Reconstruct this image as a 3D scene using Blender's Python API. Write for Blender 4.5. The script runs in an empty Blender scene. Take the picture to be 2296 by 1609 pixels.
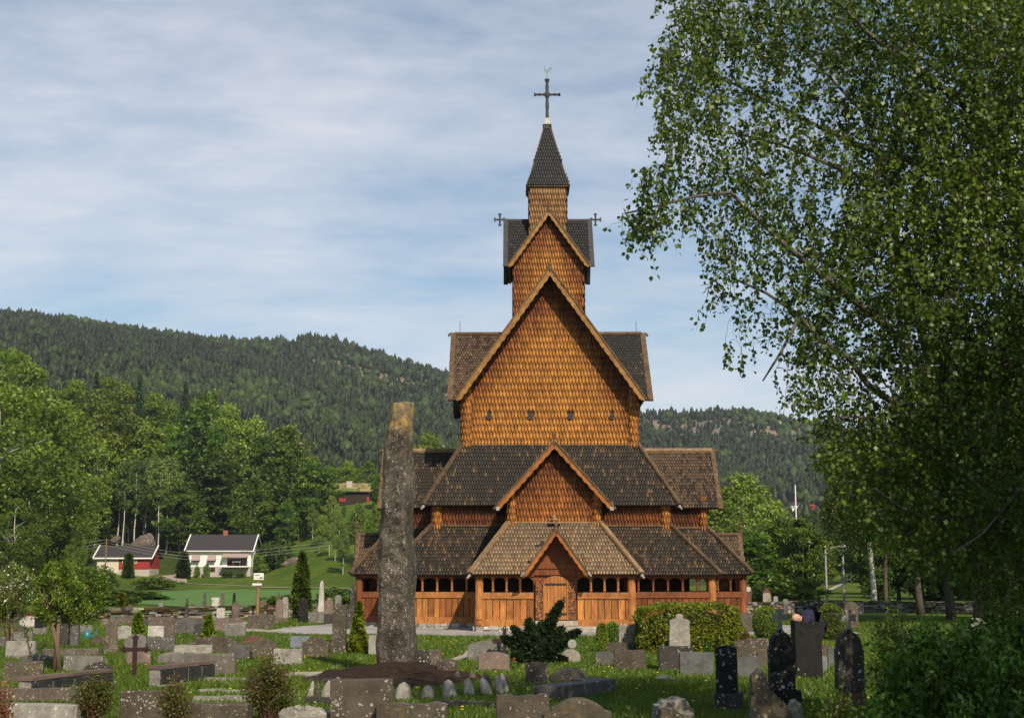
import bpy, bmesh, math, random
import numpy as np
from mathutils import Vector, Matrix
random.seed(7); RNG = np.random.default_rng(11)
scene = bpy.context.scene
COL = bpy.data.collections.new("place"); scene.collection.children.link(COL)
# ------------------------------------------------------------ camera model
F = 3190.0; CU, CV = 1148.0, 804.5; EYE = 1.8
TH = math.atan((1310 - CV) / F)
def ray(u, v):
    cx = (u - CU) / F; cy = -(v - CV) / F
    return Vector((cx, math.cos(TH) - cy * math.sin(TH), math.sin(TH) + cy * math.cos(TH)))
def at(u, v, Y):
    d = ray(u, v); k = Y / d.y
    return Vector((d.x * k, Y, EYE + d.z * k))
def on_ground(u, v, z=0.0):
    d = ray(u, v); k = (z - EYE) / d.z
    return Vector((d.x * k, d.y * k, z))
ZO = {1: (0, 1500, 3.446), 2: (450, 1500, 3.446), 3: (850, 1500, 3.446), 4: (1300, 1550, 3.858), 5: (1650, 1550, 3.858), 6: (2000, 1550, 3.858), 7: (2300, 1400, 2.838), 8: (200, 1380, 3.532)}
K = 1.22256
def zd(z, x, y):
    a, b, s = ZO[z]
    return (a + x / s) / K, (b + y / s) / K
# ------------------------------------------------------------ tagging
def tag(o, label=None, cat=None, group=None, kind=None):
    if label: o['label'] = label
    if cat: o['category'] = cat
    if group: o['group'] = group
    if kind: o['kind'] = kind
    return o
def empty(name, loc=(0, 0, 0), label=None, cat=None, group=None, rz=0):
    o = bpy.data.objects.new(name, None); COL.objects.link(o)
    o.location = loc; o.rotation_euler = (0, 0, rz); o.empty_display_size = .2
    return tag(o, label, cat, group)
def dup(o, parent=None, **kw):
    c = o.copy(); COL.objects.link(c); c.parent = parent
    for ch in o.children: dup(ch, c)
    return c
# ------------------------------------------------------------ mesh builders
def link(me, name, mat, parent=None, loc=None):
    o = bpy.data.objects.new(name, me); COL.objects.link(o)
    if mat is not None:
        for m in (mat if isinstance(mat, (list, tuple)) else [mat]): me.materials.append(m)
    if parent is not None: o.parent = parent
    if loc is not None: o.location = loc
    return o
def np_mesh(name, V, groups, cols=None, smooth=False):
    """V (n,3); groups list of (m,k) index arrays; cols list of (m,3) per-face colours"""
    me = bpy.data.meshes.new(name); V = np.asarray(V, np.float32)
    me.vertices.add(len(V)); me.vertices.foreach_set('co', V.ravel())
    tot = np.concatenate([np.full(len(g), g.shape[1], np.int32) for g in groups])
    loops = np.concatenate([g.ravel() for g in groups]).astype(np.int32)
    me.loops.add(len(loops)); me.loops.foreach_set('vertex_index', loops)
    me.polygons.add(len(tot))
    st = np.concatenate([[0], np.cumsum(tot)[:-1]]).astype(np.int32)
    me.polygons.foreach_set('loop_start', st); me.polygons.foreach_set('loop_total', tot)
    if smooth: me.polygons.foreach_set('use_smooth', np.ones(len(tot), bool))
    if cols is not None:
        c = np.concatenate(cols).astype(np.float32)
        c = np.concatenate([c, np.ones((len(c), 1), np.float32)], 1)
        a = me.color_attributes.new('Col', 'FLOAT_COLOR', 'CORNER')
        a.data.foreach_set('color', np.repeat(c, tot, axis=0).ravel())
    me.update(calc_edges=True); me.validate()
    return me
class MB:
    def __init__(s): s.v = []; s.f = []; s.c = []; s.col = (1, 1, 1)
    def add(s, vs, fs, col=None):
        b = len(s.v); s.v += [tuple(x) for x in vs]; s.f += [tuple(i + b for i in f) for f in fs]
        s.c += [col or s.col] * len(fs); return s
    def box(s, x0, x1, y0, y1, z0, z1, col=None, M=None, jit=0):
        vs = [Vector((x, y, z)) for z in (z0, z1) for y in (y0, y1) for x in (x0, x1)]
        if jit: vs = [p + Vector([random.uniform(-jit, jit) for _ in range(3)]) for p in vs]
        if M is not None: vs = [M @ p for p in vs]
        return s.add(vs, [(0, 2, 3, 1), (4, 5, 7, 6), (0, 1, 5, 4), (2, 6, 7, 3), (0, 4, 6, 2), (1, 3, 7, 5)], col)
    def bar(s, p, q, w, t, up=(0, 0, 1), col=None):
        """rectangular bar from p to q; w along side, t along up"""
        p = Vector(p); q = Vector(q); d = (q - p).normalized(); sd = d.cross(Vector(up)).normalized(); n = sd.cross(d).normalized()
        vs = []
        for c in (p, q):
            for a, b in ((-1, -1), (1, -1), (1, 1), (-1, 1)): vs.append(c + sd * a * w / 2 + n * b * t / 2)
        return s.add(vs, [(0, 1, 2, 3), (7, 6, 5, 4), (0, 4, 5, 1), (1, 5, 6, 2), (2, 6, 7, 3), (3, 7, 4, 0)], col)
    def prism(s, pts, y0, y1, col=None, plane='xz', bev=0):
        """outline pts (a,b) extruded; plane xz extrudes along y, yz along x, xy along z"""
        n = len(pts)
        def P(a, b, c):
            return {'xz': (a, c, b), 'yz': (c, a, b), 'xy': (a, b, c)}[plane]
        if bev:
            cx = sum(p[0] for p in pts) / n; cz = sum(p[1] for p in pts) / n
            mx = max(abs(p[0] - cx) for p in pts); mz = max(abs(p[1] - cz) for p in pts)
            inn = [(cx + (a - cx) * (1 - bev / mx), cz + (b - cz) * (1 - bev / mz)) for a, b in pts]
            sg = 1 if y1 > y0 else -1
            rings = [(inn, y0), (pts, y0 + sg * bev), (pts, y1 - sg * bev), (inn, y1)]
        else: rings = [(pts, y0), (pts, y1)]
        vs = [P(a, b, c) for r, c in rings for a, b in r]
        fs = [tuple(range(n)), tuple(reversed(range((len(rings) - 1) * n, len(rings) * n)))]
        for r in range(len(rings) - 1):
            for i in range(n):
                j = (i + 1) % n; fs.append((r * n + i, (r + 1) * n + i, (r + 1) * n + j, r * n + j))
        return s.add(vs, fs, col)
    def tube(s, pts, rad, n=8, col=None, cap=True):
        pts = [Vector(p) for p in pts]; m = len(pts)
        if not isinstance(rad, (list, tuple)): rad = [rad] * m
        vs = []; prev = None
        for i, p in enumerate(pts):
            d = (pts[min(i + 1, m - 1)] - pts[max(i - 1, 0)]).normalized()
            if prev is None:
                a = Vector((1, 0, 0)) if abs(d.x) < .9 else Vector((0, 1, 0)); prev = d.cross(a).normalized()
            x = (prev - d * prev.dot(d))
            x = x.normalized() if x.length > 1e-6 else d.orthogonal().normalized()
            y = d.cross(x); prev = x
            for k in range(n):
                t = 2 * math.pi * k / n; vs.append(p + (x * math.cos(t) + y * math.sin(t)) * rad[i])
        fs = []
        for i in range(m - 1):
            for k in range(n):
                a = i * n + k; b = i * n + (k + 1) % n; fs.append((a, b, b + n, a + n))
        if cap: fs += [tuple(reversed(range(n))), tuple(range((m - 1) * n, m * n))]
        return s.add(vs, fs, col)
    def lathe(s, prof, c=(0, 0, 0), n=12, col=None):
        c = Vector(c); vs = []
        for r, z in prof:
            for k in range(n):
                t = 2 * math.pi * k / n; vs.append(c + Vector((r * math.cos(t), r * math.sin(t), z)))
        fs = []
        for i in range(len(prof) - 1):
            for k in range(n):
                a = i * n + k; b = i * n + (k + 1) % n; fs.append((a, b, b + n, a + n))
        fs += [tuple(reversed(range(n))), tuple(range((len(prof) - 1) * n, len(prof) * n))]
        return s.add(vs, fs, col)
    def build(s, name, mat, parent=None, smooth=False, loc=None):
        me = bpy.data.meshes.new(name); me.from_pydata(s.v, [], s.f)
        if smooth: me.polygons.foreach_set('use_smooth', [True] * len(s.f))
        a = me.color_attributes.new('Col', 'FLOAT_COLOR', 'CORNER')
        arr = []
        for f, c in zip(s.f, s.c): arr += [c[0], c[1], c[2], 1.0] * len(f)
        a.data.foreach_set('color', arr); me.update()
        return link(me, name, mat, parent, loc)
def noise3(P, seed=0, oct=3, scale=1.0):
    """cheap smooth pseudo noise on (n,3) arrays, about -1..1"""
    P = np.asarray(P) * scale; r = np.random.default_rng(seed); out = np.zeros(len(P)); amp = 1; tot = 0
    for o in range(oct):
        for k in range(4):
            d = r.normal(size=3); d /= np.linalg.norm(d); ph = r.uniform(0, 6.28)
            out += amp * np.sin(P @ d * (2.0 ** o) * r.uniform(.7, 1.4) + ph) / 2.4
        tot += amp; amp *= .5
    return out / tot
# ------------------------------------------------------------ materials
def nd(nt, t, x=0, **kw):
    n = nt.nodes.new(t)
    for k, v in kw.items():
        if hasattr(n, k): setattr(n, k, v)
    return n
def ramp(nt, fac, stops):
    r = nt.nodes.new('ShaderNodeValToRGB'); e = r.color_ramp.elements
    while len(e) < len(stops): e.new(.5)
    for i, (p, c) in enumerate(stops):
        e[i].position = p; e[i].color = (*c, 1) if len(c) == 3 else c
    nt.links.new(fac, r.inputs[0]); return r.outputs[0]
def mix(nt, a, b, f, mode='MIX'):
    m = nt.nodes.new('ShaderNodeMix'); m.data_type = 'RGBA'; m.blend_type = mode
    for s, v in ((m.inputs[0], f), (m.inputs[6], a), (m.inputs[7], b)):
        if isinstance(v, bpy.types.NodeSocket): nt.links.new(v, s)
        elif isinstance(v, (int, float)): s.default_value = v
        else: s.default_value = (*v, 1)
    return m.outputs[2]
def math_n(nt, op, a, b=0.0):
    m = nt.nodes.new('ShaderNodeMath'); m.operation = op
    for s, v in ((m.inputs[0], a), (m.inputs[1], b)):
        if isinstance(v, bpy.types.NodeSocket): nt.links.new(v, s)
        else: s.default_value = v
    return m.outputs[0]
def base_mat(name, rough=.8, spec=.3):
    m = bpy.data.materials.new(name); m.use_nodes = True; nt = m.node_tree
    b = nt.nodes['Principled BSDF']; b.inputs['Roughness'].default_value = rough
    b.inputs['Specular IOR Level'].default_value = spec
    return m, nt, b
def coords(nt, scale=(1, 1, 1), kind='Object', rnd=0):
    t = nt.nodes.new('ShaderNodeTexCoord'); mp = nt.nodes.new('ShaderNodeMapping'); mp.inputs['Scale'].default_value = scale
    if kind == 'World':
        g = nt.nodes.new('ShaderNodeNewGeometry'); nt.links.new(g.outputs['Position'], mp.inputs[0])
    elif rnd:
        oi = nt.nodes.new('ShaderNodeObjectInfo'); va = nt.nodes.new('ShaderNodeVectorMath'); va.operation = 'MULTIPLY_ADD'
        nt.links.new(oi.outputs['Random'], va.inputs[0]); va.inputs[1].default_value = (37, 19, 53); nt.links.new(t.outputs[kind], va.inputs[2])
        nt.links.new(va.outputs[0], mp.inputs[0])
    else: nt.links.new(t.outputs[kind], mp.inputs[0])
    return mp.outputs[0]
def noise(nt, vec, scale, detail=5, rough=.6):
    n = nt.nodes.new('ShaderNodeTexNoise'); n.inputs['Scale'].default_value = scale; n.inputs['Detail'].default_value = detail
    n.inputs['Roughness'].default_value = rough; nt.links.new(vec, n.inputs['Vector']); return n.outputs['Fac']
def voro(nt, vec, scale, feature='F1', out='Distance', rand=1):
    n = nt.nodes.new('ShaderNodeTexVoronoi'); n.inputs['Scale'].default_value = scale; n.feature = feature
    n.inputs['Randomness'].default_value = rand; nt.links.new(vec, n.inputs['Vector']); return n.outputs[out]
def bump(nt, b, h, strength=.4, dist=.02):
    n = nt.nodes.new('ShaderNodeBump'); n.inputs['Strength'].default_value = strength; n.inputs['Distance'].default_value = dist
    nt.links.new(h, n.inputs['Height']); nt.links.new(n.outputs[0], b.inputs['Normal'])
def attr(nt):
    a = nt.nodes.new('ShaderNodeAttribute'); a.attribute_name = 'Col'; return a.outputs['Color']
def m_col(name, rough=.8, nscale=30, var=.35, stretch=(1, 1, .15), bmp=.3, spec=.3):
    """vertex-coloured surface with grain"""
    m, nt, b = base_mat(name, rough, spec); vec = coords(nt, stretch)
    n = noise(nt, vec, nscale, 5, .65)
    g = ramp(nt, n, [(.3, (1 - var,) * 3), (.7, (1 + var * .5,) * 3)])
    nt.links.new(mix(nt, attr(nt), g, 1.0, 'MULTIPLY'), b.inputs['Base Color'])
    bump(nt, b, n, bmp, .01); return m
def m_plain(name, c, rough=.6, nscale=8, var=.2, metal=0, spec=.3, stretch=(1, 1, 1), bmp=.1):
    m, nt, b = base_mat(name, rough, spec); vec = coords(nt, stretch); n = noise(nt, vec, nscale)
    nt.links.new(ramp(nt, n, [(.3, [x * (1 - var) for x in c]), (.7, [x * (1 + var) for x in c])]), b.inputs['Base Color'])
    b.inputs['Metallic'].default_value = metal; bump(nt, b, n, bmp, .01); return m
def m_wood(name, c1, c2, c3=None, stretch=(9, 9, .8), rough=.7):
    m, nt, b = base_mat(name, rough); vec = coords(nt, stretch)
    n = noise(nt, vec, 3.0, 6, .65); n2 = noise(nt, coords(nt, (1, 1, 1)), 1.3, 3)
    c = ramp(nt, n, [(.28, c2), (.5, c1), (.75, c3 or [x * 1.35 for x in c1])])
    c = mix(nt, c, c2, ramp(nt, n2, [(.45, (0, 0, 0)), (.75, (.8, .8, .8))]))
    nt.links.new(mix(nt, c, attr(nt), 1.0, 'MULTIPLY'), b.inputs['Base Color']); bump(nt, b, n, .5, .01); return m
def m_stone(name, c, lichen=.4, spots=9.0, c2=None, lcol=(.55, .53, .48), rough=.85, yellow=0, grain=60, streak=.5):
    m, nt, b = base_mat(name, rough); vec = coords(nt, rnd=1)
    n = noise(nt, vec, 4, 6, .7); n2 = noise(nt, vec, grain, 4, .7)
    c2 = c2 or [x * .5 for x in c]
    col = ramp(nt, n, [(.3, c2), (.55, c), (.8, [min(1, x * 1.35) for x in c])])
    col = mix(nt, col, ramp(nt, n2, [(.3, (.6, .6, .6)), (.7, (1.25, 1.25, 1.25))]), .6, 'MULTIPLY')
    # rain streaks
    sv = coords(nt, (7, 7, .7), rnd=1); sn = noise(nt, sv, 2, 4, .6)
    col = mix(nt, col, c2, ramp(nt, sn, [(.5, (0, 0, 0)), (.75, (streak,) * 3)]))
    if lichen > 0:
        msk = ramp(nt, noise(nt, vec, 2.6, 3, .5), [(.40, (.05,) * 3), (.62, (1.25,) * 3)])
        wv = nt.nodes.new('ShaderNodeVectorMath'); wv.operation = 'MULTIPLY_ADD'
        nn = nt.nodes.new('ShaderNodeTexNoise'); nn.inputs['Scale'].default_value = 12; nt.links.new(vec, nn.inputs['Vector'])
        nt.links.new(nn.outputs['Color'], wv.inputs[0]); wv.inputs[1].default_value = (.06, .06, .06); nt.links.new(vec, wv.inputs[2])
        for sc, th in ((spots, .16), (spots * 2.3, .22)):
            v = nt.nodes.new('ShaderNodeTexVoronoi'); v.inputs['Scale'].default_value = sc; nt.links.new(wv.outputs[0], v.inputs['Vector'])
            sep = nt.nodes.new('ShaderNodeSeparateColor'); nt.links.new(v.outputs['Color'], sep.inputs[0])
            keep = math_n(nt, 'LESS_THAN', sep.outputs[0], math_n(nt, 'MULTIPLY', msk, lichen * 1.3))
            rad = math_n(nt, 'MULTIPLY', sep.outputs[1], th * 2)
            inside = math_n(nt, 'LESS_THAN', v.outputs['Distance'], rad)
            col = mix(nt, col, lcol, math_n(nt, 'MULTIPLY', math_n(nt, 'MULTIPLY', keep, inside), .85))
    if yellow:
        yn = noise(nt, vec, 5, 5, .7); col = mix(nt, col, (.30, .20, .05), ramp(nt, yn, [(.55, (0, 0, 0)), (.7, (yellow,) * 3)]))
    nt.links.new(col, b.inputs['Base Color'])
    hh = math_n(nt, 'ADD', n2, math_n(nt, 'MULTIPLY', n, 2.0)); bump(nt, b, hh, .5, .015); return m
def m_leaf(name, gloss=.12, trans=.35, vary=.25, tint=(1, 1, 1)):
    m = bpy.data.materials.new(name); m.use_nodes = True; nt = m.node_tree; nt.nodes.clear()
    out = nt.nodes.new('ShaderNodeOutputMaterial'); oi = nt.nodes.new('ShaderNodeObjectInfo')
    hs = nt.nodes.new('ShaderNodeHueSaturation')
    hr = nt.nodes.new('ShaderNodeMapRange'); hr.inputs[3].default_value = .5 - vary * .06; hr.inputs[4].default_value = .5 + vary * .06
    vr = nt.nodes.new('ShaderNodeMapRange'); vr.inputs[3].default_value = 1 - vary; vr.inputs[4].default_value = 1 + vary
    nt.links.new(oi.outputs['Random'], hr.inputs[0]); nt.links.new(hr.outputs[0], hs.inputs['Hue'])
    r2 = math_n(nt, 'FRACT', math_n(nt, 'MULTIPLY', oi.outputs['Random'], 7.31)); nt.links.new(r2, vr.inputs[0]); nt.links.new(vr.outputs[0], hs.inputs['Value'])
    nt.links.new(mix(nt, attr(nt), tint, 1.0, 'MULTIPLY'), hs.inputs['Color'])
    c = hs.outputs[0]
    d = nt.nodes.new('ShaderNodeBsdfDiffuse'); t = nt.nodes.new('ShaderNodeBsdfTranslucent'); g = nt.nodes.new('ShaderNodeBsdfGlossy'); g.inputs['Roughness'].default_value = .45
    nt.links.new(c, d.inputs[0]); nt.links.new(mix(nt, c, (1.3, 1.25, .6), 1.0, 'MULTIPLY'), t.inputs[0]); g.inputs[0].default_value = (.6, .6, .55, 1)
    m1 = nt.nodes.new('ShaderNodeMixShader'); m1.inputs[0].default_value = trans; nt.links.new(d.outputs[0], m1.inputs[1]); nt.links.new(t.outputs[0], m1.inputs[2])
    m2 = nt.nodes.new('ShaderNodeMixShader'); m2.inputs[0].default_value = gloss * .4; nt.links.new(m1.outputs[0], m2.inputs[1]); nt.links.new(g.outputs[0], m2.inputs[2])
    nt.links.new(m2.outputs[0], out.inputs[0]); return m
M = {}
M['shingle'] = m_col('tarred_shingle', .6, 14, .45, (3, 3, .5), .3, .35)
M['colored'] = m_col('coloured_surface', .8, 12, .25, (1, 1, 1), .2)
M['wood_gold'] = m_wood('tarred_gold_wood', (.40, .155, .038), (.16, .05, .014), (.55, .25, .07))
M['wood_red'] = m_wood('tarred_red_wood', (.20, .06, .018), (.07, .02, .008), (.30, .10, .03))
M['wood_dark'] = m_wood('dark_tarred_wood', (.035, .02, .012), (.012, .008, .006), (.07, .04, .022))
M['wood_tan'] = m_wood('weathered_tan_wood', (.27, .17, .085), (.13, .08, .04), (.38, .26, .14), (2, 2, 2))
M['wood_brown'] = m_wood('weathered_brown_wood', (.12, .075, .04), (.05, .03, .018), (.2, .13, .07), (2, 2, 2))
M['iron'] = m_plain('wrought_iron', (.035, .033, .032), .55, 20, .3, .4)
M['metal_lead'] = m_plain('lead_flashing', (.33, .30, .27), .5, 10, .3, .2)
M['patina'] = m_plain('dark_patina_wood', (.055, .05, .052), .6, 10, .3)
M['glass_dark'] = m_plain('dark_window_glass', (.02, .022, .024), .12, 3, .2, 0, .6)
M['white_paint'] = m_plain('white_paint', (.78, .76, .72), .6, 5, .05)
M['leaf'] = m_leaf('leaf')
M['leaf_shared'] = m_leaf('leaf_crown', .1, .3, .3)
M['needle'] = m_leaf('needle', .05, .1, .2)
M['bark'] = m_plain('bark', (.09, .07, .055), .9, 6, .4, stretch=(3, 3, 1), bmp=.6)
def m_birch():
    m, nt, b = base_mat('birch_bark', .7); vec = coords(nt, (1, 1, 5)); n = noise(nt, vec, 2.2, 5, .7)
    n2 = noise(nt, coords(nt, (1, 1, 1)), 1.0, 3)
    c = ramp(nt, n, [(.36, (.03, .028, .025)), (.46, (.50, .47, .41)), (.8, (.68, .65, .58))])
    nt.links.new(c, b.inputs['Base Color']); bump(nt, b, n, .4, .02); return m
M['birch'] = m_birch()
# ============================================================ CHURCH
CH = empty('stave_church', (1.70, 66, 0), 'tall tarred timber stave church with stepped shingled roofs, gables and a spire', 'church')
def U(a): return np.asarray(a, float)
def inside(poly, P):
    poly = np.asarray(poly); x, y = P[:, 0], P[:, 1]; r = np.zeros(len(P), bool); n = len(poly)
    for i in range(n):
        x1, y1 = poly[i]; x2, y2 = poly[(i + 1) % n]
        c = ((y1 > y) != (y2 > y)) & (x < (x2 - x1) * (y - y1) / (y2 - y1 + 1e-12) + x1); r ^= c
    return r
def shingle_grid(poly, w, row, holes=()):
    poly = np.asarray(poly); u0, v0 = poly.min(0); u1, v1 = poly.max(0)
    rows = np.arange(v0 - row * .15, v1, row); out = []
    for i, v in enumerate(rows):
        uu = np.arange(u0 - w, u1 + w, w) + (w / 2 if i % 2 else 0)
        out.append(np.stack([uu, np.full(len(uu), v), np.full(len(uu), i)], 1))
    G = np.concatenate(out); c = G[:, :2] + [0, row * .62]
    k = inside(poly, c)
    for hx, hy, hr in holes: k &= np.hypot(c[:, 0] - hx, c[:, 1] - hy) > hr
    return G[k]
TP = {'point': [(-.47, 1.6), (.47, 1.6), (.46, .72), (.30, .30), (0, 0), (-.30, .30), (-.46, .72)],
      'round': [(-.47, 1.5), (.47, 1.5), (.47, .5), (.3, .1), (0, 0), (-.3, .1), (-.47, .38)]}
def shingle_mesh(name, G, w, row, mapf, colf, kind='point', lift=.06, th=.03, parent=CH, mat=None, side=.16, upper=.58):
    T = np.array(TP[kind]); n = len(T); N = len(G)
    if N == 0: return None
    rnd = RNG.random((N, 4))
    a = T[:, 0][None] * w * (.93 + .1 * rnd[:, :1]); b = T[:, 1][None] * row + (rnd[:, 1:2] - .5) * row * .08
    tl = (1 - b / (1.5 * row)); nf = lift * tl + (rnd[:, 2:3] - .5) * .012 + .008
    rot = (rnd[:, 3:4] - .5) * .08
    uu = G[:, :1] + a + rot * b; vv = G[:, 1:2] + b
    top = mapf(uu.ravel(), vv.ravel(), nf.ravel()); bot = mapf(uu.ravel(), vv.ravel(), (nf - th).ravel())
    V = np.concatenate([top, bot]); base = (np.arange(N) * n)[:, None]
    Ff = base + np.array([6, 5, 4, 3, 2])[None]; Fu = base + np.array([0, 6, 2, 1])[None]   # weathered tip, upper part darkened to draw the shadow gaps between tips
    S = []
    for i in range(1, n):
        j = (i + 1) % n
        if i == n - 1: j = 0
        S.append(np.concatenate([base + i, base + j, base + j + N * n, base + i + N * n], 1))
    S = np.concatenate(S)
    c = colf(G, rnd)
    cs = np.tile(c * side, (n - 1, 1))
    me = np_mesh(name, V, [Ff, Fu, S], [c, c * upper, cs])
    return link(me, name, mat or M['shingle'], parent)
def plane_map(O, Uv, Vv):
    O, Uv, Vv = U(O), U(Uv), U(Vv); Uv = Uv / np.linalg.norm(Uv); Vv = Vv / np.linalg.norm(Vv); N = np.cross(Uv, Vv)
    return lambda a, b, c: O + a[:, None] * Uv + b[:, None] * Vv + c[:, None] * N
def lerp(a, b, t): return a + (b - a) * t
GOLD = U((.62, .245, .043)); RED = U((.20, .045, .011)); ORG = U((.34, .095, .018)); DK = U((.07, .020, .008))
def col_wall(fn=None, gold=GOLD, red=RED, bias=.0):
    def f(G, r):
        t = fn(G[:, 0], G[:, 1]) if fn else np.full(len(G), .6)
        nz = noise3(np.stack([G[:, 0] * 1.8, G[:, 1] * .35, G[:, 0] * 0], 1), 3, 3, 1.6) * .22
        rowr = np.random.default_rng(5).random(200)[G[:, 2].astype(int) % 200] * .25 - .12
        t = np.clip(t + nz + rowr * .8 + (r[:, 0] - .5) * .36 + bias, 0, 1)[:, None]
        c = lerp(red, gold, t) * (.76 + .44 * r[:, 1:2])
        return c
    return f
def col_roof(dark=(.042, .034, .025), mid=(.082, .056, .035), light=(.19, .11, .052), p_l=.05, p_m=.3, seed=1, fn=None):
    dark, mid, light = U(dark), U(mid), U(light)
    def f(G, r):
        nz = noise3(np.stack([G[:, 0], G[:, 1], G[:, 0] * 0], 1), seed, 3, 1.1) * .5 + .5
        ex = fn(G[:, 0], G[:, 1]) if fn else 0
        q = np.random.default_rng(seed).random(len(G))
        c = np.where((q < p_m * 2 * nz + ex)[:, None], mid, dark)
        c = np.where((np.random.default_rng(seed + 9).random(len(G)) < p_l * (nz * 1.8) + ex * .18)[:, None], light, c)
        return c * (.84 + .32 * r[:, 1:2])
    return f
def slab(name, pts3, th, mat, up=None, parent=CH):
    """thin solid from planar 3D polygon, thickened downwards"""
    P = [Vector(p) for p in pts3]; n = (P[1] - P[0]).cross(P[2] - P[0]).normalized()
    if up is not None and n.dot(Vector(up)) < 0: n = -n; P.reverse()
    k = len(P); b = MB(); vs = P + [p - n * th for p in P]
    fs = [tuple(range(k)), tuple(reversed(range(k, 2 * k)))] + [(i, i + k, (i + 1) % k + k, (i + 1) % k) for i in range(k)]
    b.add(vs, fs); return b.build(name, mat, parent)
def roof_face(P0, P1, P2, P3, w, row, colf, extra=None, name='shingle_roof', kind='round', lift=.045, th=.09, poly=None, sag=.02):
    """P0,P1 eave left/right; P2,P3 top right/left (viewed from outside)"""
    P0, P1, P2, P3 = map(U, (P0, P1, P2, P3)); Uv = (P1 - P0) / np.linalg.norm(P1 - P0)
    d = (P3 - P0); Vv = d - Uv * d.dot(Uv); Vv = Vv / np.linalg.norm(Vv)
    q = lambda P: ((P - P0).dot(Uv), (P - P0).dot(Vv))
    pl = poly or [q(P0), q(P1), q(P2), q(P3)]
    pts = [P0 + Uv * a + Vv * b for a, b in pl]
    N = np.cross(Uv, Vv)
    o = slab(name, pts, th, M['wood_dark'], up=N)
    G = shingle_grid(pl, w, row)
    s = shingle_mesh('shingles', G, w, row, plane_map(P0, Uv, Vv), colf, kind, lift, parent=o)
    return o
def wall_face(O, Uv, Vv, poly, w, row, colf, name='shingle_wall', kind='point', holes=(), back=.12):
    mp = plane_map(O, Uv, Vv); P = np.array(poly); pts = mp(P[:, 0], P[:, 1], np.zeros(len(P)))
    o = slab(name, pts, back, M['wood_dark'], up=np.cross(U(Uv), U(Vv)))
    G = shingle_grid(poly, w, row, holes)
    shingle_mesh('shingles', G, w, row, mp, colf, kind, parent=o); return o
def corner_col(x, y, r, z0, z1, colf, w=.13, row=.3, name='shingled_corner_post'):
    n = max(8, int(2 * math.pi * r / w)); ww = 2 * math.pi * r / n
    b = MB(); b.lathe([(r * .55, z0 - .04), (r, z0 + .06), (r, z1)], (x, y, 0), 14); o = b.build(name, M['wood_red'], CH)
    rows = np.arange(z0 - .08, z1, row); G = np.array([(k * ww + (ww / 2 if i % 2 else 0), z, i) for i, z in enumerate(rows) for k in range(n)])
    def mp(a, bz, c):
        t = a / r; rr = r + c; return np.stack([x + rr * np.cos(t), y + rr * np.sin(t), bz], 1)
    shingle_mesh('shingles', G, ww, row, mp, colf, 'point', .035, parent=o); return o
# ---- shingled walls
SLM = (15.7 - 9.9) / 4.17
def weather(apex, eave, half):
    sl = (apex - eave) / half
    def f(u, v):
        d = (apex - abs(u) * sl - v) / math.hypot(1, sl)      # distance below the verge
        t = np.clip((d - .25) / 1.3, 0, 1)
        side = np.clip((half - abs(u)) / 1.1, .35, 1)
        return .0 + .98 * t * side
    return f
wx = [-2.71, -.88, .91, 2.76]
hol = [(x, 9.19, .17) for x in wx]
wf = weather(15.5, 9.9, 4.1)
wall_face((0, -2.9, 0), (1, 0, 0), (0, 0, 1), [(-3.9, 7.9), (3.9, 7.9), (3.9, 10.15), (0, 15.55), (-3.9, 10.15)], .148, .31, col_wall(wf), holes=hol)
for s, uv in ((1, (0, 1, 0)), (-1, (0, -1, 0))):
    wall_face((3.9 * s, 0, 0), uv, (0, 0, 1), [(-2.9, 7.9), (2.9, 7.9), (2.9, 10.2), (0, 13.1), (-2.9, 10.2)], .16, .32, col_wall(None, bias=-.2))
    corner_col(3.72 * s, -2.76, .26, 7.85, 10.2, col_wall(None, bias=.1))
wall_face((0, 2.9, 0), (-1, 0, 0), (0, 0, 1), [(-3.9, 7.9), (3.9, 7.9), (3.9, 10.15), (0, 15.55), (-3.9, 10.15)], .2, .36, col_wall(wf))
for x in wx:
    b = MB(); b.tube([(x, -3.0, 9.19), (x, -2.86, 9.19)], .135, 14); o = b.build('round_window', M['wood_brown'], CH)
    b = MB(); b.tube([(x, -3.015, 9.19), (x, -2.9, 9.19)], .105, 14); b.build('pane', M['glass_dark'], o)
# mid tier
for s, uv in ((1, (0, 1, 0)), (-1, (0, -1, 0))):
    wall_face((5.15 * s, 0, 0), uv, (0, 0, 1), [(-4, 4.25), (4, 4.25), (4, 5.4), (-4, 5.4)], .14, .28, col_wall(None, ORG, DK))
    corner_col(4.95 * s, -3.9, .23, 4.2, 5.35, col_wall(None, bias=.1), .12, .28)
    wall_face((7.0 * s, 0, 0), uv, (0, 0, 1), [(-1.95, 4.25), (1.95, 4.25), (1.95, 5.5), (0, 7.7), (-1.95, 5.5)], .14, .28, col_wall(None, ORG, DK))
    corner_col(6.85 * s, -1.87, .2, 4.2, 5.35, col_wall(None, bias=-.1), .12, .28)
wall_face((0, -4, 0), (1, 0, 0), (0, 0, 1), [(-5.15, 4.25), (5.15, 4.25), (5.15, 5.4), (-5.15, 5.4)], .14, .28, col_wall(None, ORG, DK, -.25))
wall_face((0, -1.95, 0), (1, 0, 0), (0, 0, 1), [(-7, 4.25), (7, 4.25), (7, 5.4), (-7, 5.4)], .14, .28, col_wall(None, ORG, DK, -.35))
wall_face((0, 4, 0), (-1, 0, 0), (0, 0, 1), [(-5.15, 4.25), (5.15, 4.25), (5.15, 5.4), (-5.15, 5.4)], .2, .3, col_wall(None, ORG, DK, -.25))
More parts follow.
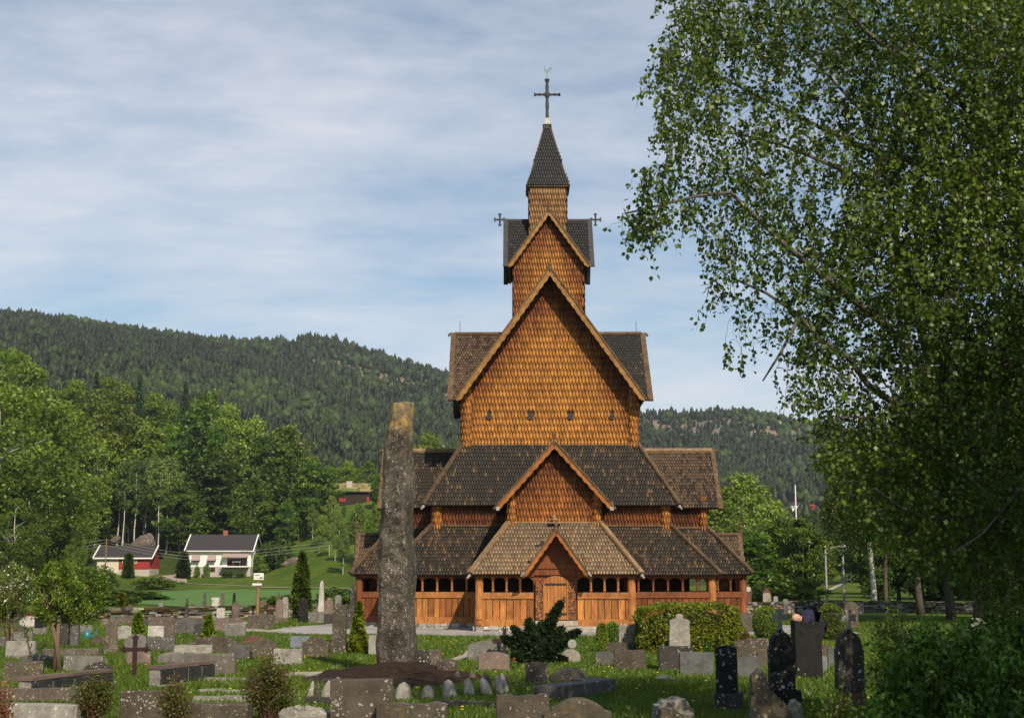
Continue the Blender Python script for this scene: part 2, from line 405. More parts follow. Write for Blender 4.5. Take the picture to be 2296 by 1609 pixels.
# mid gable block (chancel-like projection)
wf2 = weather(7.25, 4.84, 2.3)
wall_face((0, -8.5, 0), (1, 0, 0), (0, 0, 1), [(-1.8, 4.25), (1.8, 4.25), (1.8, 5.2), (0, 7.1), (-1.8, 5.2)], .133, .275,
          col_wall(lambda u, v: .1 + .75 * np.clip((6.4 - v - abs(u) * .5) / 1.7, 0, 1) * np.where(abs(u) > 1.5, .6, 1), U((.48, .16, .03)), U((.12, .03, .01))))
for s, uv in ((1, (0, 1, 0)), (-1, (0, -1, 0))):
    wall_face((1.8 * s, 0, 0), uv, (0, 0, 1), [(-8.5 if s > 0 else 4, 4.25), (-4 if s > 0 else 8.5, 4.25), (-4 if s > 0 else 8.5, 5.3), (-8.5 if s > 0 else 4, 5.3)], .14, .28, col_wall(None, ORG, DK))
    corner_col(1.72 * s, -8.45, .17, 4.12, 5.3, col_wall(None, bias=.1), .11, .27)
# tower + belfry
wf3 = weather(18.7, 16.3, 1.85)
for O, uv, fn, bi in (((0, -1.62, 0), (1, 0, 0), wf3, .1), ((1.62, 0, 0), (0, 1, 0), None, 0), ((-1.62, 0, 0), (0, -1, 0), None, -.2), ((0, 1.62, 0), (-1, 0, 0), None, 0)):
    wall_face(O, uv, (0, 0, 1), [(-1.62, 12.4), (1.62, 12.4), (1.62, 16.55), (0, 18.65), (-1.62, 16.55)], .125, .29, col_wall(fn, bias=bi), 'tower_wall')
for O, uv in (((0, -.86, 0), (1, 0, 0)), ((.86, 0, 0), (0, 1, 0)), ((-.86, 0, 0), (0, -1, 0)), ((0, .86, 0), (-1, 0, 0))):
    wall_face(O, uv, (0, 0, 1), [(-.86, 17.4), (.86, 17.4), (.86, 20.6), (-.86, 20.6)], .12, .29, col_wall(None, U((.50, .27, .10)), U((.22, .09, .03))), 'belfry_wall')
# ---- roofs
w_, r_ = .118, .2
c_bay = col_roof((.25, .165, .095), (.34, .23, .135), (.40, .24, .12), .1, .5, 2)
hy = lambda z: (z - 2.2) / 2.05
sl = math.hypot(1.5, 2.05); hp = sl * (3.75 - 2.2) / 2.05
for sgn in (-1, 1):                                     # bay roof in two halves beside the portal gable
    pl = [(0, 0), (2.12, 0), (3.32, hp), (3.32, sl), (1.52, sl)] if sgn < 0 else [(1.20, 0), (3.32, 0), (1.8, sl), (0, sl), (0, hp)]
    O = (-3.32, -10, 2.2) if sgn < 0 else (0, -10, 2.2)
    roof_face(O, (O[0] + 1, -10, 2.2), (O[0] + 1, -8.5, 4.25), (O[0], -8.5, 4.25), w_, r_, c_bay, poly=pl)
lx = lambda u, v: .25 * (u < 2.6) + .1 * (v > 2.2)
c_sec = col_roof(p_l=.05, p_m=.3, seed=4, fn=lambda u, v: .32 * (np.abs(u - 3.2) < 1.6) * (v < 2.2) * (u < 4) + .35 * (v > 2.3) + .30 * (u > 9.5))
c_mid = col_roof(p_l=.08, p_m=.2, seed=6, fn=lambda u, v: .45 * np.clip((v - 1.9) / 1.2, 0, 1) + .15 * (u < 2.2))
c_mix = col_roof((.045, .035, .026), (.11, .073, .044), (.19, .12, .065), .12, .5, 8)
c_lt = col_roof((.08, .05, .034), (.16, .10, .062), (.24, .15, .085), .12, .6, 12)
c_dk = col_roof((.040, .040, .042), (.052, .05, .05), (.09, .08, .07), .02, .4, 14)
roof_face((-7.03, -5.9, 2.2), (7.03, -5.9, 2.2), (5.15, -4, 4.3), (-5.15, -4, 4.3), w_, r_, c_sec)
roof_face((-8.7, -3.7, 2.25), (8.7, -3.7, 2.25), (7.0, -1.95, 4.3), (-7.0, -1.95, 4.3), w_, r_, c_mix)
roof_face((-5.5, -4.4, 5.18), (5.5, -4.4, 5.18), (3.9, -2.9, 7.9), (-3.9, -2.9, 7.9), w_, r_ * 1.05, c_mid)
roof_face((5.5, 4.4, 5.18), (-5.5, 4.4, 5.18), (-3.9, 2.9, 7.9), (3.9, 2.9, 7.9), .2, .3, c_mid)
roof_face((7.03, 5.9, 2.2), (-7.03, 5.9, 2.2), (-5.15, 4, 4.3), (5.15, 4, 4.3), .2, .3, c_sec)
roof_face((8.7, 3.7, 2.25), (-8.7, 3.7, 2.25), (-7.0, 1.95, 4.3), (7.0, 1.95, 4.3), .2, .3, c_mix)
def side_roofs(xe, xt, ye0, ye1, yt0, yt1, ze, zt, cf, w=w_, r=r_):
    roof_face((xe, ye0, ze), (xe, ye1, ze), (xt, yt1, zt), (xt, yt0, zt), w, r, cf)
    roof_face((-xe, ye1, ze), (-xe, ye0, ze), (-xt, yt0, zt), (-xt, yt1, zt), w, r, cf)
side_roofs(3.32, 1.8, -10, -5.0, -8.5, -4.0, 2.2, 4.25, c_bay)
side_roofs(7.03, 5.15, -5.9, 5.9, -4, 4, 2.2, 4.3, c_sec)
side_roofs(8.7, 7.0, -3.7, 3.7, -1.95, 1.95, 2.25, 4.3, c_mix)
side_roofs(5.5, 3.9, -4.4, 4.4, -2.9, 2.9, 5.18, 7.9, c_mid)
# third-tier transverse gabled roof
for s in (-1, 1):
    roof_face((-7.55 * 1, 2.3 * s, 5.18) if s < 0 else (7.55, 2.3, 5.18), (7.55, -2.3, 5.18) if s < 0 else (-7.55, 2.3, 5.18),
              (7.55, 0, 7.9) if s < 0 else (-7.55, 0, 7.9), (-7.55, 0, 7.9) if s < 0 else (7.55, 0, 7.9), w_, r_,
              col_roof((.055, .042, .03), (.145, .092, .055), (.20, .13, .075), .12, .6, 21, fn=lambda u, v: -.45 * (u < 6)))
def gable_y(half, ze, za, y0, y1, cf, w=w_, r=r_):
    """roof with ridge along y"""
    roof_face((half, y0, ze), (half, y1, ze), (0, y1, za), (0, y0, za), w, r, cf)
    roof_face((-half, y1, ze), (-half, y0, ze), (0, y0, za), (0, y1, za), w, r, cf)
gable_y(2.35, 4.84, 7.38, -9.0, -3.2, c_mid)
gable_y(4.17, 9.9, 15.7, -3.7, 3.5, c_mid, .16, .25)
gable_y(1.85, 16.3, 18.9, -1.95, 1.95, c_dk)
gable_y(1.27, 2.15, 3.85, -10.5, -8.75, c_bay)
def cross_x(half_y, ze, za, xin_r, xin_e, xo, cf):
    L = math.hypot(half_y, za - ze)
    for s in (-1, 1):
        for q in (-1, 1):                              # q: -1 front slope, 1 back slope
            O = (xin_r * s, q * half_y, ze)
            d = -q                                     # along-U direction seen from outside
            Uv = (1, 0, 0) if q < 0 else (-1, 0, 0)
            a = lambda x: (x - xin_r * s) * Uv[0]
            pl = [(a(xin_e * s), 0), (a(xo * s), 0), (a(xo * s), L), (a(xin_r * s), L)]
            roof_face(O, (O[0] + Uv[0], O[1], ze), (O[0] + Uv[0], 0, za), (O[0], 0, za), w_, r_, cf[0] if s < 0 else cf[1], poly=pl)
cross_x(3.4, 9.9, 13.4, 1.66, 4.17, 4.4, (c_lt, col_roof((.05, .048, .04), (.08, .065, .05), (.17, .12, .08), .08, .4, 17)))
cross_x(1.95, 16.3, 18.95, .02, 1.9, 1.95, (c_dk, c_dk))
# side porches at the gallery ends
for s in (-1, 1):
    for q in (-1, 1):
        Uv = 1 if q < 0 else -1
        x0, x1 = (7.1 * s, 8.85 * s) if s * Uv > 0 else (8.85 * s, 7.1 * s)
        roof_face((x0, 1.2 * q, 2.35), (x1, 1.2 * q, 2.35), (x1, 0, 4.05), (x0, 0, 4.05), w_, r_, c_lt, name='side_porch_roof')
    b = MB(); b.bar((8.75 * s, -1.25, 2.25), (8.75 * s, 0, 4.15), .05, .16, (1, 0, 0)); b.bar((8.75 * s, 1.25, 2.25), (8.75 * s, 0, 4.15), .05, .16, (1, 0, 0))
    b.box(8.85 * s - .06, 8.85 * s + .06, -.07, .07, 3.2, 4.35); b.lathe([(.05, 4.35), (.09, 4.42), (.04, 4.5), (.07, 4.58), (.01, 4.72)], (8.85 * s, 0, 0), 8)
    b.prism([(-1.15, .3), (1.15, .3), (1.15, 2.3), (0, 3.9), (-1.15, 2.3)], 8.4 * s, 8.5 * s, plane='yz')
    b.build('side_porch_gable', M['wood_brown'], CH)
# ---- spire
b = MB(); prof = [(1.0, 20.42), (.80, 21.0), (.14, 23.6)]
for i in range(2):
    pass
for i, (O1, O2) in enumerate([(0, 1), (1, 2), (2, 3), (3, 0)]):
    cs = [(-1, -1), (1, -1), (1, 1), (-1, 1)]
    a, c = cs[O1], cs[O2]
    for (h0, z0), (h1, z1) in zip(prof[:-1], prof[1:]):
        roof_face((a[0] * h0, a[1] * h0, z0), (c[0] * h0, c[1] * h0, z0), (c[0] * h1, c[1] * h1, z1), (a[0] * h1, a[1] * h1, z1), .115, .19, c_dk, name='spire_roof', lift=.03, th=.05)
b = MB()
for a in ((-1, -1), (1, -1), (1, 1), (-1, 1)):
    b.tube([(a[0] * 1.0, a[1] * 1.0, 20.42), (a[0] * .81, a[1] * .81, 21.0), (a[0] * .15, a[1] * .15, 23.55)], .035, 5)
b.box(-.98, .98, -.98, .98, 20.34, 20.41)
b.build('spire_edge', M['wood_brown'], CH)
b = MB(); b.add([(-.2, -.2, 23.35), (.2, -.2, 23.35), (.2, .2, 23.35), (-.2, .2, 23.35), (-.09, -.09, 24.0), (.09, -.09, 24.0), (.09, .09, 24.0), (-.09, .09, 24.0)],
                [(0, 1, 5, 4), (1, 2, 6, 5), (2, 3, 7, 6), (3, 0, 4, 7), (4, 5, 6, 7), (3, 2, 1, 0)])
b.build('spire_cap', M['metal_lead'], CH)
# cross: v-profile measured
b = MB()
b.box(-.2, .2, -.2, .2, 23.62, 23.66)
b.lathe([(.10, 23.66), (.08, 24.1), (.07, 24.4), (.09, 24.62), (.075, 24.85), (.07, 25.0), (.12, 25.12), (.12, 25.28), (.07, 25.38), (.085, 25.55), (.09, 25.62), (.07, 25.66), (.075, 25.8), (.12, 25.93), (.12, 25.97)], n=10)
for s in (-1, 1):
    b.add([], [])
    pr = [(.11, .06), (.06, .16), (.055, .33), (.095, .36), (.06, .39), (.055, .5), (.095, .62), (.10, .64)]
    b.tube([(s * x, 0, 25.2) for r, x in pr], [r for r, x in pr], 8)
cr = b.build('spire_cross', M['patina'], CH)
b = MB(); b.tube([(0, 0, 25.97), (0, 0, 26.35)], .015, 6)
ck = [(-.14, .30), (-.13, .38), (-.16, .40), (-.12, .45), (-.09, .42), (-.09, .36), (-.05, .27), (.01, .22), (.07, .26), (.10, .36), (.2, .38), (.235, .37), (.215, .31), (.235, .24), (.15, .25), (.12, .18), (.06, .12), (.015, .09), (0, .0), (-.02, .09), (-.07, .13), (-.11, .2)]
b.prism([(x, 26.2 + z) for x, z in ck], -.012, .012); b.build('weathervane_cock', m_plain('weathered_copper', (.16, .22, .22), .5, 10, .2, .3), CH)
# ridge crosses on tower, ridge logs, dragon heads
for s in (-1, 1):
    b = MB(); x = 2.02 * s
    b.tube([(1.85 * s, 0, 18.98), (2.5 * s, 0, 18.98)], .045, 8); b.tube([(2.28 * s, 0, 18.7), (2.28 * s, 0, 19.27)], .045, 8)
    for dx, dz in ((0, .27), (0, -.27), (.24, 0), (-.2, 0)): b.box(2.28 * s + dx * s - .075 + abs(dx) * .15, 2.28 * s + dx * s + .075 - abs(dx) * .15, -.05, .05, 18.98 + dz - (.03 if dz else .09), 18.98 + dz + (.03 if dz else .09))
    b.build('ridge_cross', M['patina'], CH)
def dragon(x, y, z, s, sc=1.0, mat='wood_brown'):
    b = MB(); P = [(0, 0), (.14, .02), (.26, .03), (.33, -.03), (.36, -.14)]; R = [.09, .085, .075, .07, .03]
    b.tube([(x + s * a * sc, y, z + c * sc) for a, c in P], [r * sc for r in R], 8)
    b.add([(x + s * .22 * sc, y, z + .06 * sc), (x + s * .25 * sc, y - .02, z + .14 * sc), (x + s * .3 * sc, y + .02, z + .04 * sc)], [(0, 1, 2)])
    b.tube([(x + s * .30 * sc, y, z - .02), (x + s * .26 * sc, y, z - .13 * sc)], [.03 * sc, .01], 6)
    return b.build('dragon_head', M[mat], CH)
for z, hx, r, hd in ((13.43, 4.4, .11, 1), (7.93, 7.6, .12, 1)):
    b = MB(); b.tube([(-hx, 0, z), (hx, 0, z + .02)], r, 8); b.build('ridge_log', M['wood_brown' if z > 10 else 'wood_tan'], CH)
    for s in (-1, 1): dragon(hx * s, 0, z, s, .8)
for s in (-1, 1):
    b = MB(); b.tube([(4.15 * s, 0, 13.4), (4.15 * s, 0, 14.05)], .012, 5); b.build('lightning_rod', M['iron'], CH)
    b = MB(); b.tube([(7.0 * s, 0, 4.08), (8.9 * s, 0, 4.08)], .08, 8); b.build('ridge_log', M['wood_brown'], CH)
b = MB(); b.box(-1.95, 1.95, -.05, .05, 18.9, 19.0); b.build('ridge_board', M['patina'], CH)
# ---- bargeboards with scalloped lower edge
def barge(half, ze, za, y, wd, mat, n, finial=True, wave=.035, capmat='wood_brown', y2=.06):
    L = math.hypot(half, za - ze); ca, sa = half / L, (za - ze) / L
    for s in (-1, 1):
        out = []; inn = []
        N = n * 8
        for i in range(N + 1):
            t = i / N * L
            px, pz = half - t * ca, ze + t * sa
            ww = wd + wave * abs(math.sin(math.pi * i / 8)) - wave * .4
            if i < 4: ww *= .6 + .1 * i
            out.append((px, pz)); inn.append((max(0, px - ww * sa), pz - ww * ca - (0 if px - ww * sa > 0 else 0)))
        b = MB()
        for i in range(N):
            a0, a1, c0, c1 = out[i], out[i + 1], inn[i], inn[i + 1]
            v = [(s * a0[0], y, a0[1]), (s * a1[0], y, a1[1]), (s * c1[0], y, c1[1]), (s * c0[0], y, c0[1])]
            v += [(p[0], y + y2, p[2]) for p in v]
            b.add(v, [(0, 1, 2, 3), (7, 6, 5, 4), (3, 2, 6, 7), (0, 4, 5, 1)])
        b.build('bargeboard', M[mat], CH)
        b = MB(); b.bar((s * (half + .06), y + .06, ze - .02), (s * .0, y + .06, za + .05), .2, .06, (sa * s, 0, ca), ); b.build('verge_board', M[capmat], CH)
    if finial:
        b = MB(); b.lathe([(.02, za - .2), (.07, za), (.05, za + .1), (.08, za + .17), (.035, za + .24), (.05, za + .3), (.0, za + .36)], (0, y, 0), 8); b.build('finial', M['wood_brown'], CH)
M['wood_barge'] = m_wood('ochre_bargeboard', (.30, .145, .04), (.15, .06, .018), (.38, .21, .07), (2, 2, 2))
M['wood_barge2'] = m_wood('orange_bargeboard', (.32, .11, .024), (.15, .045, .012), (.38, .15, .04), (2, 2, 2))
barge(4.2, 9.86, 15.78, -3.78, .20, 'wood_barge', 20)
barge(1.88, 16.26, 18.95, -2.03, .15, 'wood_barge', 10)
barge(2.38, 4.8, 7.45, -9.08, .16, 'wood_barge2', 10)
barge(1.30, 2.12, 3.92, -10.58, .13, 'wood_barge2', 7)
for s in (-1, 1):                                      # verge boards on the cross gables and third-tier ends
    for q in (-1, 1):
        b = MB(); b.bar((4.45 * s, q * 3.45, 9.85), (4.45 * s, 0, 13.45), .08, .24, (s, 0, 0)); b.build('verge_board', M['wood_brown'], CH)
        b = MB(); b.bar((2.0 * s, q * 2.0, 16.25), (2.0 * s, 0, 19.0), .06, .22, (s, 0, 0)); b.build('verge_board', M['patina'], CH)
        b = MB(); b.bar((7.6 * s, q * 2.35, 5.1), (7.6 * s, 0, 7.95), .14, .2, (s, 0, 0)); b.build('verge_board', M['wood_brown'], CH)
    b = MB(); b.box(2.27 * s - .06, 2.27 * s + .08, -9.1, -8.95, 4.72, 4.86, jit=.01); b.build('metal_tip', M['metal_lead'], CH)
    b = MB(); b.tube([(1.36 * s, -10.62, 2.12), (1.22 * s, -10.62, 2.26)], [.03, .07], 6); b.build('metal_tip', M['metal_lead'], CH)
# hip boards
def hip(p, q, mat, w=.2, parent=CH):
    for s in (-1, 1):
        a = Vector((p[0] * s, p[1], p[2] + .06)); c = Vector((q[0] * s, q[1], q[2] + .08)); b = MB()
        b.bar(a, c, w, .09, (s, -1, .8)); b.build('hip_board', M[mat], CH)
hip((3.36, -10.04, 2.2), (1.82, -8.52, 4.25), 'wood_tan', .24)
hip((7.07, -5.94, 2.2), (5.17, -4.02, 4.3), 'wood_brown')
hip((8.74, -3.74, 2.25), (7.02, -1.97, 4.3), 'wood_brown')
hip((5.54, -4.44, 5.18), (3.92, -2.92, 7.9), 'wood_brown')
for s in (-1, 1):
    b = MB(); b.tube([(5.62 * s, -4.5, 5.0), (5.5 * s, -4.42, 5.15)], [.03, .07], 6); b.tube([(3.45 * s, -10.1, 2.04), (3.34 * s, -10.02, 2.17)], [.03, .07], 6); b.build('metal_tip', M['metal_lead'], CH)
# flat top flashing boards where roofs meet walls
for y, h, z in ((-2.96, 3.9, 7.93), (-4.06, 5.15, 4.33), (-2.01, 7.0, 4.33), (-8.56, 1.8, 4.28)):
    b = MB(); b.box(-h, h, y - .06, y + .05, z - .05, z + .02); b.build('flashing_board', M['wood_tan' if y < -8 else 'wood_brown'], CH)
# small wooden cross above the portal
b = MB(); b.box(-.05, .05, -8.72, -8.66, 4.25, 4.58); b.box(-.15, .15, -8.75, -8.64, 4.36, 4.40); b.box(-.24, .24, -8.82, -8.6, 4.22, 4.27); b.build('roof_cross', M['wood_tan'], CH)
b = MB(); b.tube([(-.52, -10.35, 3.35), (-.75, -10.4, 3.3)], .03, 6); b.box(-.8, -.66, -10.46, -10.34, 3.24, 3.34); b.box(-.58, -.46, -10.42, -10.3, 3.32, 3.48); b.build('bracket_lamp', M['iron'], CH)
# ---- galleries
def gallery(p, q, out, rows=True, mat='wood_gold', dens=.6, z0=.2, openings=True):
    """timber gallery wall from p to q (x,y), out = outward normal sign vector"""
    p = Vector((*p, 0)); q = Vector((*q, 0)); L = (q - p).length; d = (q - p).normalized(); n = Vector((*out, 0))
    R = Matrix(((d.x, -n.x, 0, p.x), (d.y, -n.y, 0, p.y), (0, 0, 1, 0), (0, 0, 0, 1)))   # local x along, local y inward
    root = bpy.data.objects.new('gallery_wall', None); COL.objects.link(root); root.parent = CH
    b = MB(); b.box(0, L, -.10, .1, z0, z0 + .27, M=R); b.build('sill_beam', M[mat], root)
    b = MB(); npk = max(2, int(L / .24)); pw = L / npk
    for i in range(npk):
        dz = random.uniform(-.006, .006)
        c = random.uniform(.62, 1.35); b.box(i * pw + .014, (i + 1) * pw - .014, -.035 + dz, .03, z0 + .27, 1.26, (c, c * random.uniform(.88, 1.05), c * .9), R)
        b.box(i * pw - .018, i * pw + .018, .0, .034, z0 + .27, 1.26, (.12, .1, .1), R)
    b.build('plank_panel', M[mat], root)
    b = MB(); b.box(0, L, -.085, .085, 1.255, 1.5, M=R); b.build('rail', M[mat], root)
    b = MB(); b.box(0, L, -.1, .1, 2.12, 2.34, M=R); b.build('head_beam', M['wood_red'], root)
    k = max(1, int(round(L / dens))); st = L / k; ar = MB()
    for i in range(k + 1):
        x = i * st
        if 0 < i < k or k == 1:
            prof = [(.055, 1.5), (.06, 1.6), (.045, 1.63), (.05, 1.66), (.042, 1.85), (.055, 1.9), (.045, 1.93), (.065, 2.0), (.065, 2.13)]
            ps = MB(); ps.lathe(prof, R @ Vector((x, 0, 0)), 8); ps.build('turned_post', M[mat], root, True)
        if i < k:                                      # arch board
            pts = [(x, 2.13)]
            for a in range(9):
                t = math.pi * a / 8; pts.append((x + st / 2 - (st / 2 - .045) * math.cos(t), 1.93 + .15 * math.sin(t)))
            pts += [(x + st, 2.13)]
            m = len(pts); vs = [R @ Vector((a, yy, c)) for yy in (-.03, .03) for a, c in pts]
            fs = [tuple(range(m)), tuple(reversed(range(m, 2 * m)))] + [(j, j + m, j + 1 + m, j + 1) for j in range(m - 1)]
            ar.add(vs, fs)
    ar.build('arch_board', M['wood_red'], root)
    return root
def pillar(x, y, r=.17, z0=.18, z1=2.3, mat='wood_gold'):
    b = MB(); b.lathe([(r * 1.05, z0), (r * 1.08, z0 + .2), (r * 1.0, z0 + .27), (r * 1.16, z0 + .28), (r * 1.16, z0 + .31), (r * .98, z0 + .33), (r * .95, 1.2), (r * .9, z1)], (x, y, 0), 16)
    b.build('round_pillar', M[mat], CH, True)
g = 'wood_gold'
gallery((-2.98, -9.65), (-.85, -9.65), (0, -1)); gallery((.85, -9.65), (2.98, -9.65), (0, -1))
gallery((-6.7, -5.55), (-2.98, -5.55), (0, -1)); gallery((2.98, -5.55), (6.7, -5.55), (0, -1), mat='wood_red')
gallery((-8.35, -3.35), (-6.7, -3.35), (0, -1), mat='wood_red', dens=.8); gallery((6.7, -3.35), (8.35, -3.35), (0, -1), mat='wood_red', dens=.55)
for s in (-1, 1):
    f = lambda a, b_, x: ((x * s, a), (x * s, b_)) if s > 0 else ((x * s, b_), (x * s, a))
    for a, b_, x in ((-9.65, -5.55, 2.98), (-5.55, -3.35, 6.7), (-3.35, 3.35, 8.35), (3.35, 5.55, 6.7)):
        gallery(*f(a, b_, x), (s, 0), mat='wood_red', dens=.7)
    gallery((8.35 if s > 0 else -6.7, 3.35), (6.7 if s > 0 else -8.35, 3.35), (0, 1), mat='wood_red')
    for x, y in ((2.98, -9.6), (6.7, -5.5), (8.35, -3.3), (6.7, 5.55), (8.35, 3.35)): pillar(x * s, y, mat='wood_gold' if y < -4 else 'wood_red')
gallery((6.7, 5.55), (-6.7, 5.55), (0, 1), mat='wood_red')
# inner church wall behind the galleries
b = MB(); b.box(-1.8, 1.8, -8.5, -3.5, 0, 4.3); b.build('inner_wall', M['wood_dark'], CH)
b = MB(); b.box(-5.13, 5.13, -3.98, 3.98, 0, 4.25); b.build('inner_wall', M['wood_dark'], CH)
b = MB(); b.box(-6.2, 6.2, -1.9, 1.9, 0, 4.2); b.build('inner_wall', M['wood_dark'], CH)
# floors of the galleries + stone foundation
def found(x0, x1, y0, y1):
    b = MB(); random.seed(int(x0 * 10))
    def stonerow(fx, L, N):
        z = -.04
        for h in (.12, .13):
            t = 0
            while t < L:
                w = random.uniform(.14, .45); g_ = random.choice([(.36, .33, .29), (.5, .46, .40), (.22, .20, .17), (.42, .36, .28)])
                kk = random.uniform(.7, 1.2); c = [v * kk for v in g_]; fx(t + .01, min(L, t + w) - .01, z, z + h - .008, tuple(c)); t += w
            z += h
    stonerow(lambda a, c, z0, z1, co: b.box(x0 + a, x0 + c, y0 - .16 - random.random() * .05, y0 + .12, z0, z1, co, jit=.012), x1 - x0, 0)
    for sx, xx in ((-1, x0), (1, x1)):
        stonerow(lambda a, c, z0, z1, co: b.box(xx - .12, xx + .12, y0 + a, y0 + c, z0, z1, co, jit=.012), y1 - y0, 0)
    b.box(x0 + .05, x1 - .05, y0 + .05, y1 - .05, -.2, .185, (.06, .035, .02))
    o = b.build('stone_foundation', M['colored'], CH)
found(-3.1, 3.1, -9.6, -5.6); found(-6.85, 6.85, -5.5, 5.5); found(-8.5, 8.5, -3.3, 3.3)
# portal
b = MB(); b.box(-.86, .86, -9.62, -9.5, .2, 2.75)
b.prism([(-.95, 2.55), (.95, 2.55), (.9, 2.6), (0, 3.7), (-.9, 2.6)], -9.74, -9.6); b.build('portal_wall', M['wood_red'], CH)
b = MB(); b.box(-1.0, 1.0, -9.78, -9.6, 2.42, 2.62); b.box(-.95, .95, -9.73, -9.62, 2.17, 2.415); b.build('lintel_beam', M['wood_red'], CH)
jm, nt, bb = base_mat('carved_wood', .7); vec = coords(nt, (1, 1, 1)); vv = voro(nt, vec, 16, 'SMOOTH_F1'); nn = noise(nt, vec, 30)
nt.links.new(ramp(nt, vv, [(.12, (.38, .16, .045)), (.3, (.26, .10, .03)), (.5, (.07, .025, .01))]), bb.inputs['Base Color']); bump(nt, bb, vv, -1, .04)
for s in (-1, 1):
    b = MB(); b.box(min(.47 * s, .78 * s), max(.47 * s, .78 * s), -9.8, -9.62, .45, 1.93); b.build('carved_jamb', jm, CH)
    b = MB(); b.box(min(.44 * s, .47 * s) - .01, max(.44 * s, .47 * s) + .01, -9.83, -9.62, .45, 2.0); b.build('door_frame', M['wood_gold'], CH)
pts = [(-.43, .46), (.43, .46), (.43, 1.9)] + [(.43 * math.cos(math.pi * i / 10), 1.9 + .24 * math.sin(math.pi * i / 10)) for i in range(1, 10)] + [(-.43, 1.9)]
b = MB()
xs = [-.43, -.33, -.22, -.06, .09, .2, .33, .43]
for a, c in zip(xs[:-1], xs[1:]):
    zt = lambda x: 1.9 + .24 * math.sqrt(max(0, 1 - (x / .43) ** 2))
    b.prism([(a + .006, .46), (c - .006, .46), (c - .006, zt(c - .006)), ((a + c) / 2, zt((a + c) / 2)), (a + .006, zt(a + .006))], -9.79 - random.random() * .008, -9.7)
door = b.build('door', M['wood_gold'], CH)
for z in (1.82, .68):
    b = MB(); b.box(-.44, .42, -9.825, -9.79, z - .035, z + .035); b.build('strap_hinge', M['iron'], door)
b = MB(); b.box(.31, .36, -9.82, -9.79, 1.18, 1.36); b.tube([(.335, -9.83, 1.22), (.30, -9.86, 1.18), (.335, -9.86, 1.14), (.37, -9.86, 1.18), (.335, -9.83, 1.22)], .008, 6); b.build('lock_plate', M['iron'], door)
stm = m_stone('step_stone', (.42, .37, .30), 0, c2=(.24, .2, .16))
b = MB()
b.prism([(-.8, .2), (.85, .22), (.85, .42), (-.8, .42)], -10.05, -9.78, bev=.02); b.prism([(-.55, .1), (1.0, .08), (1.02, .21), (-.5, .22)], -10.5, -10.0, bev=.02); b.prism([(-.9, -.03), (1.75, -.02), (1.8, .09), (-.9, .1)], -10.9, -10.35, bev=.02)
b.build('doorstep', stm, CH)
# ============================================================ TERRAIN
TU = np.array([-700, 0, 150, 300, 450, 600, 750, 850, 1150, 1500, 1700, 1900, 2300, 3200.])
TD = np.array([0, 100, 150, 200, 220, 240, 260, 300, 340, 400, 500, 700, 900, 1200, 1500, 1900.])
def zv(v, D): return EYE + D * math.tan(TH - math.atan((v - CV) / F))
RU = np.array([-700, 0, 75, 150, 225, 300, 380, 470, 560, 640, 690, 740, 800, 860, 920, 980, 1035, 1120, 1250, 1430, 1500, 1560, 1600, 1650, 1700, 1760, 1830, 1900, 2050, 2300, 3200.])
RV = np.array([640, 713, 718, 728, 740, 751, 760, 772, 775, 776, 769, 771, 791, 806, 825, 842, 862, 885, 915, 935, 938, 936, 932, 930, 934, 944, 958, 975, 1000, 1040, 1100.])
TZ = np.array([
 [0, 0, .5, 1.5, 3, 6, 10, 24, 38, 58, 66, 95, 150, 230],
 [0, 0, .3, 1.0, 2, 4, 8, 20, 33, 52, 62, 90, 140, 220],
 [0, 0, .2, .9, 1.6, 3, 5, 14, 27, 44, 54, 84, 132, 210],
 [0, 0, .2, .8, 1.2, 2.2, 3.9, 11, 22, 38, 46, 78, 125, 200],
 [0, 0, .2, .7, 1.2, 1.9, 3.2, 10, 20, 32, 42, 70, 115, 190],
 [0, 0, .2, .7, 1.1, 1.9, 3.4, 9, 15, 25, 36, 62, 105, 180],
 [0, 0, .3, .9, 1.6, 3.5, 8, 18, 20, 23, 33, 56, 97, 165],
 [0, 0, .3, 1.0, 1.8, 4, 9, 19.5, 21, 24, 32, 53, 90, 152],
 [0, 0, .3, .8, 1.2, 2.5, 5, 10, 13, 17, 27, 48, 80, 132],
 [0, 0, .1, .4, .6, 1, 1.6, 3, 5, 8, 14, 30, 55, 105],
 [0, 0, .1, .3, .5, .9, 1.5, 3, 5, 8, 14, 29, 50, 98],
 [0, 0, .1, .4, .9, 2, 3.6, 6, 8, 10, 15, 28, 48, 92],
 [0, 0, .1, .4, .9, 2, 3.6, 6, 8, 10, 15, 28, 48, 92],
 [0, 0, .1, .4, .9, 2, 3.6, 6, 8, 10, 15, 28, 48, 92.]])
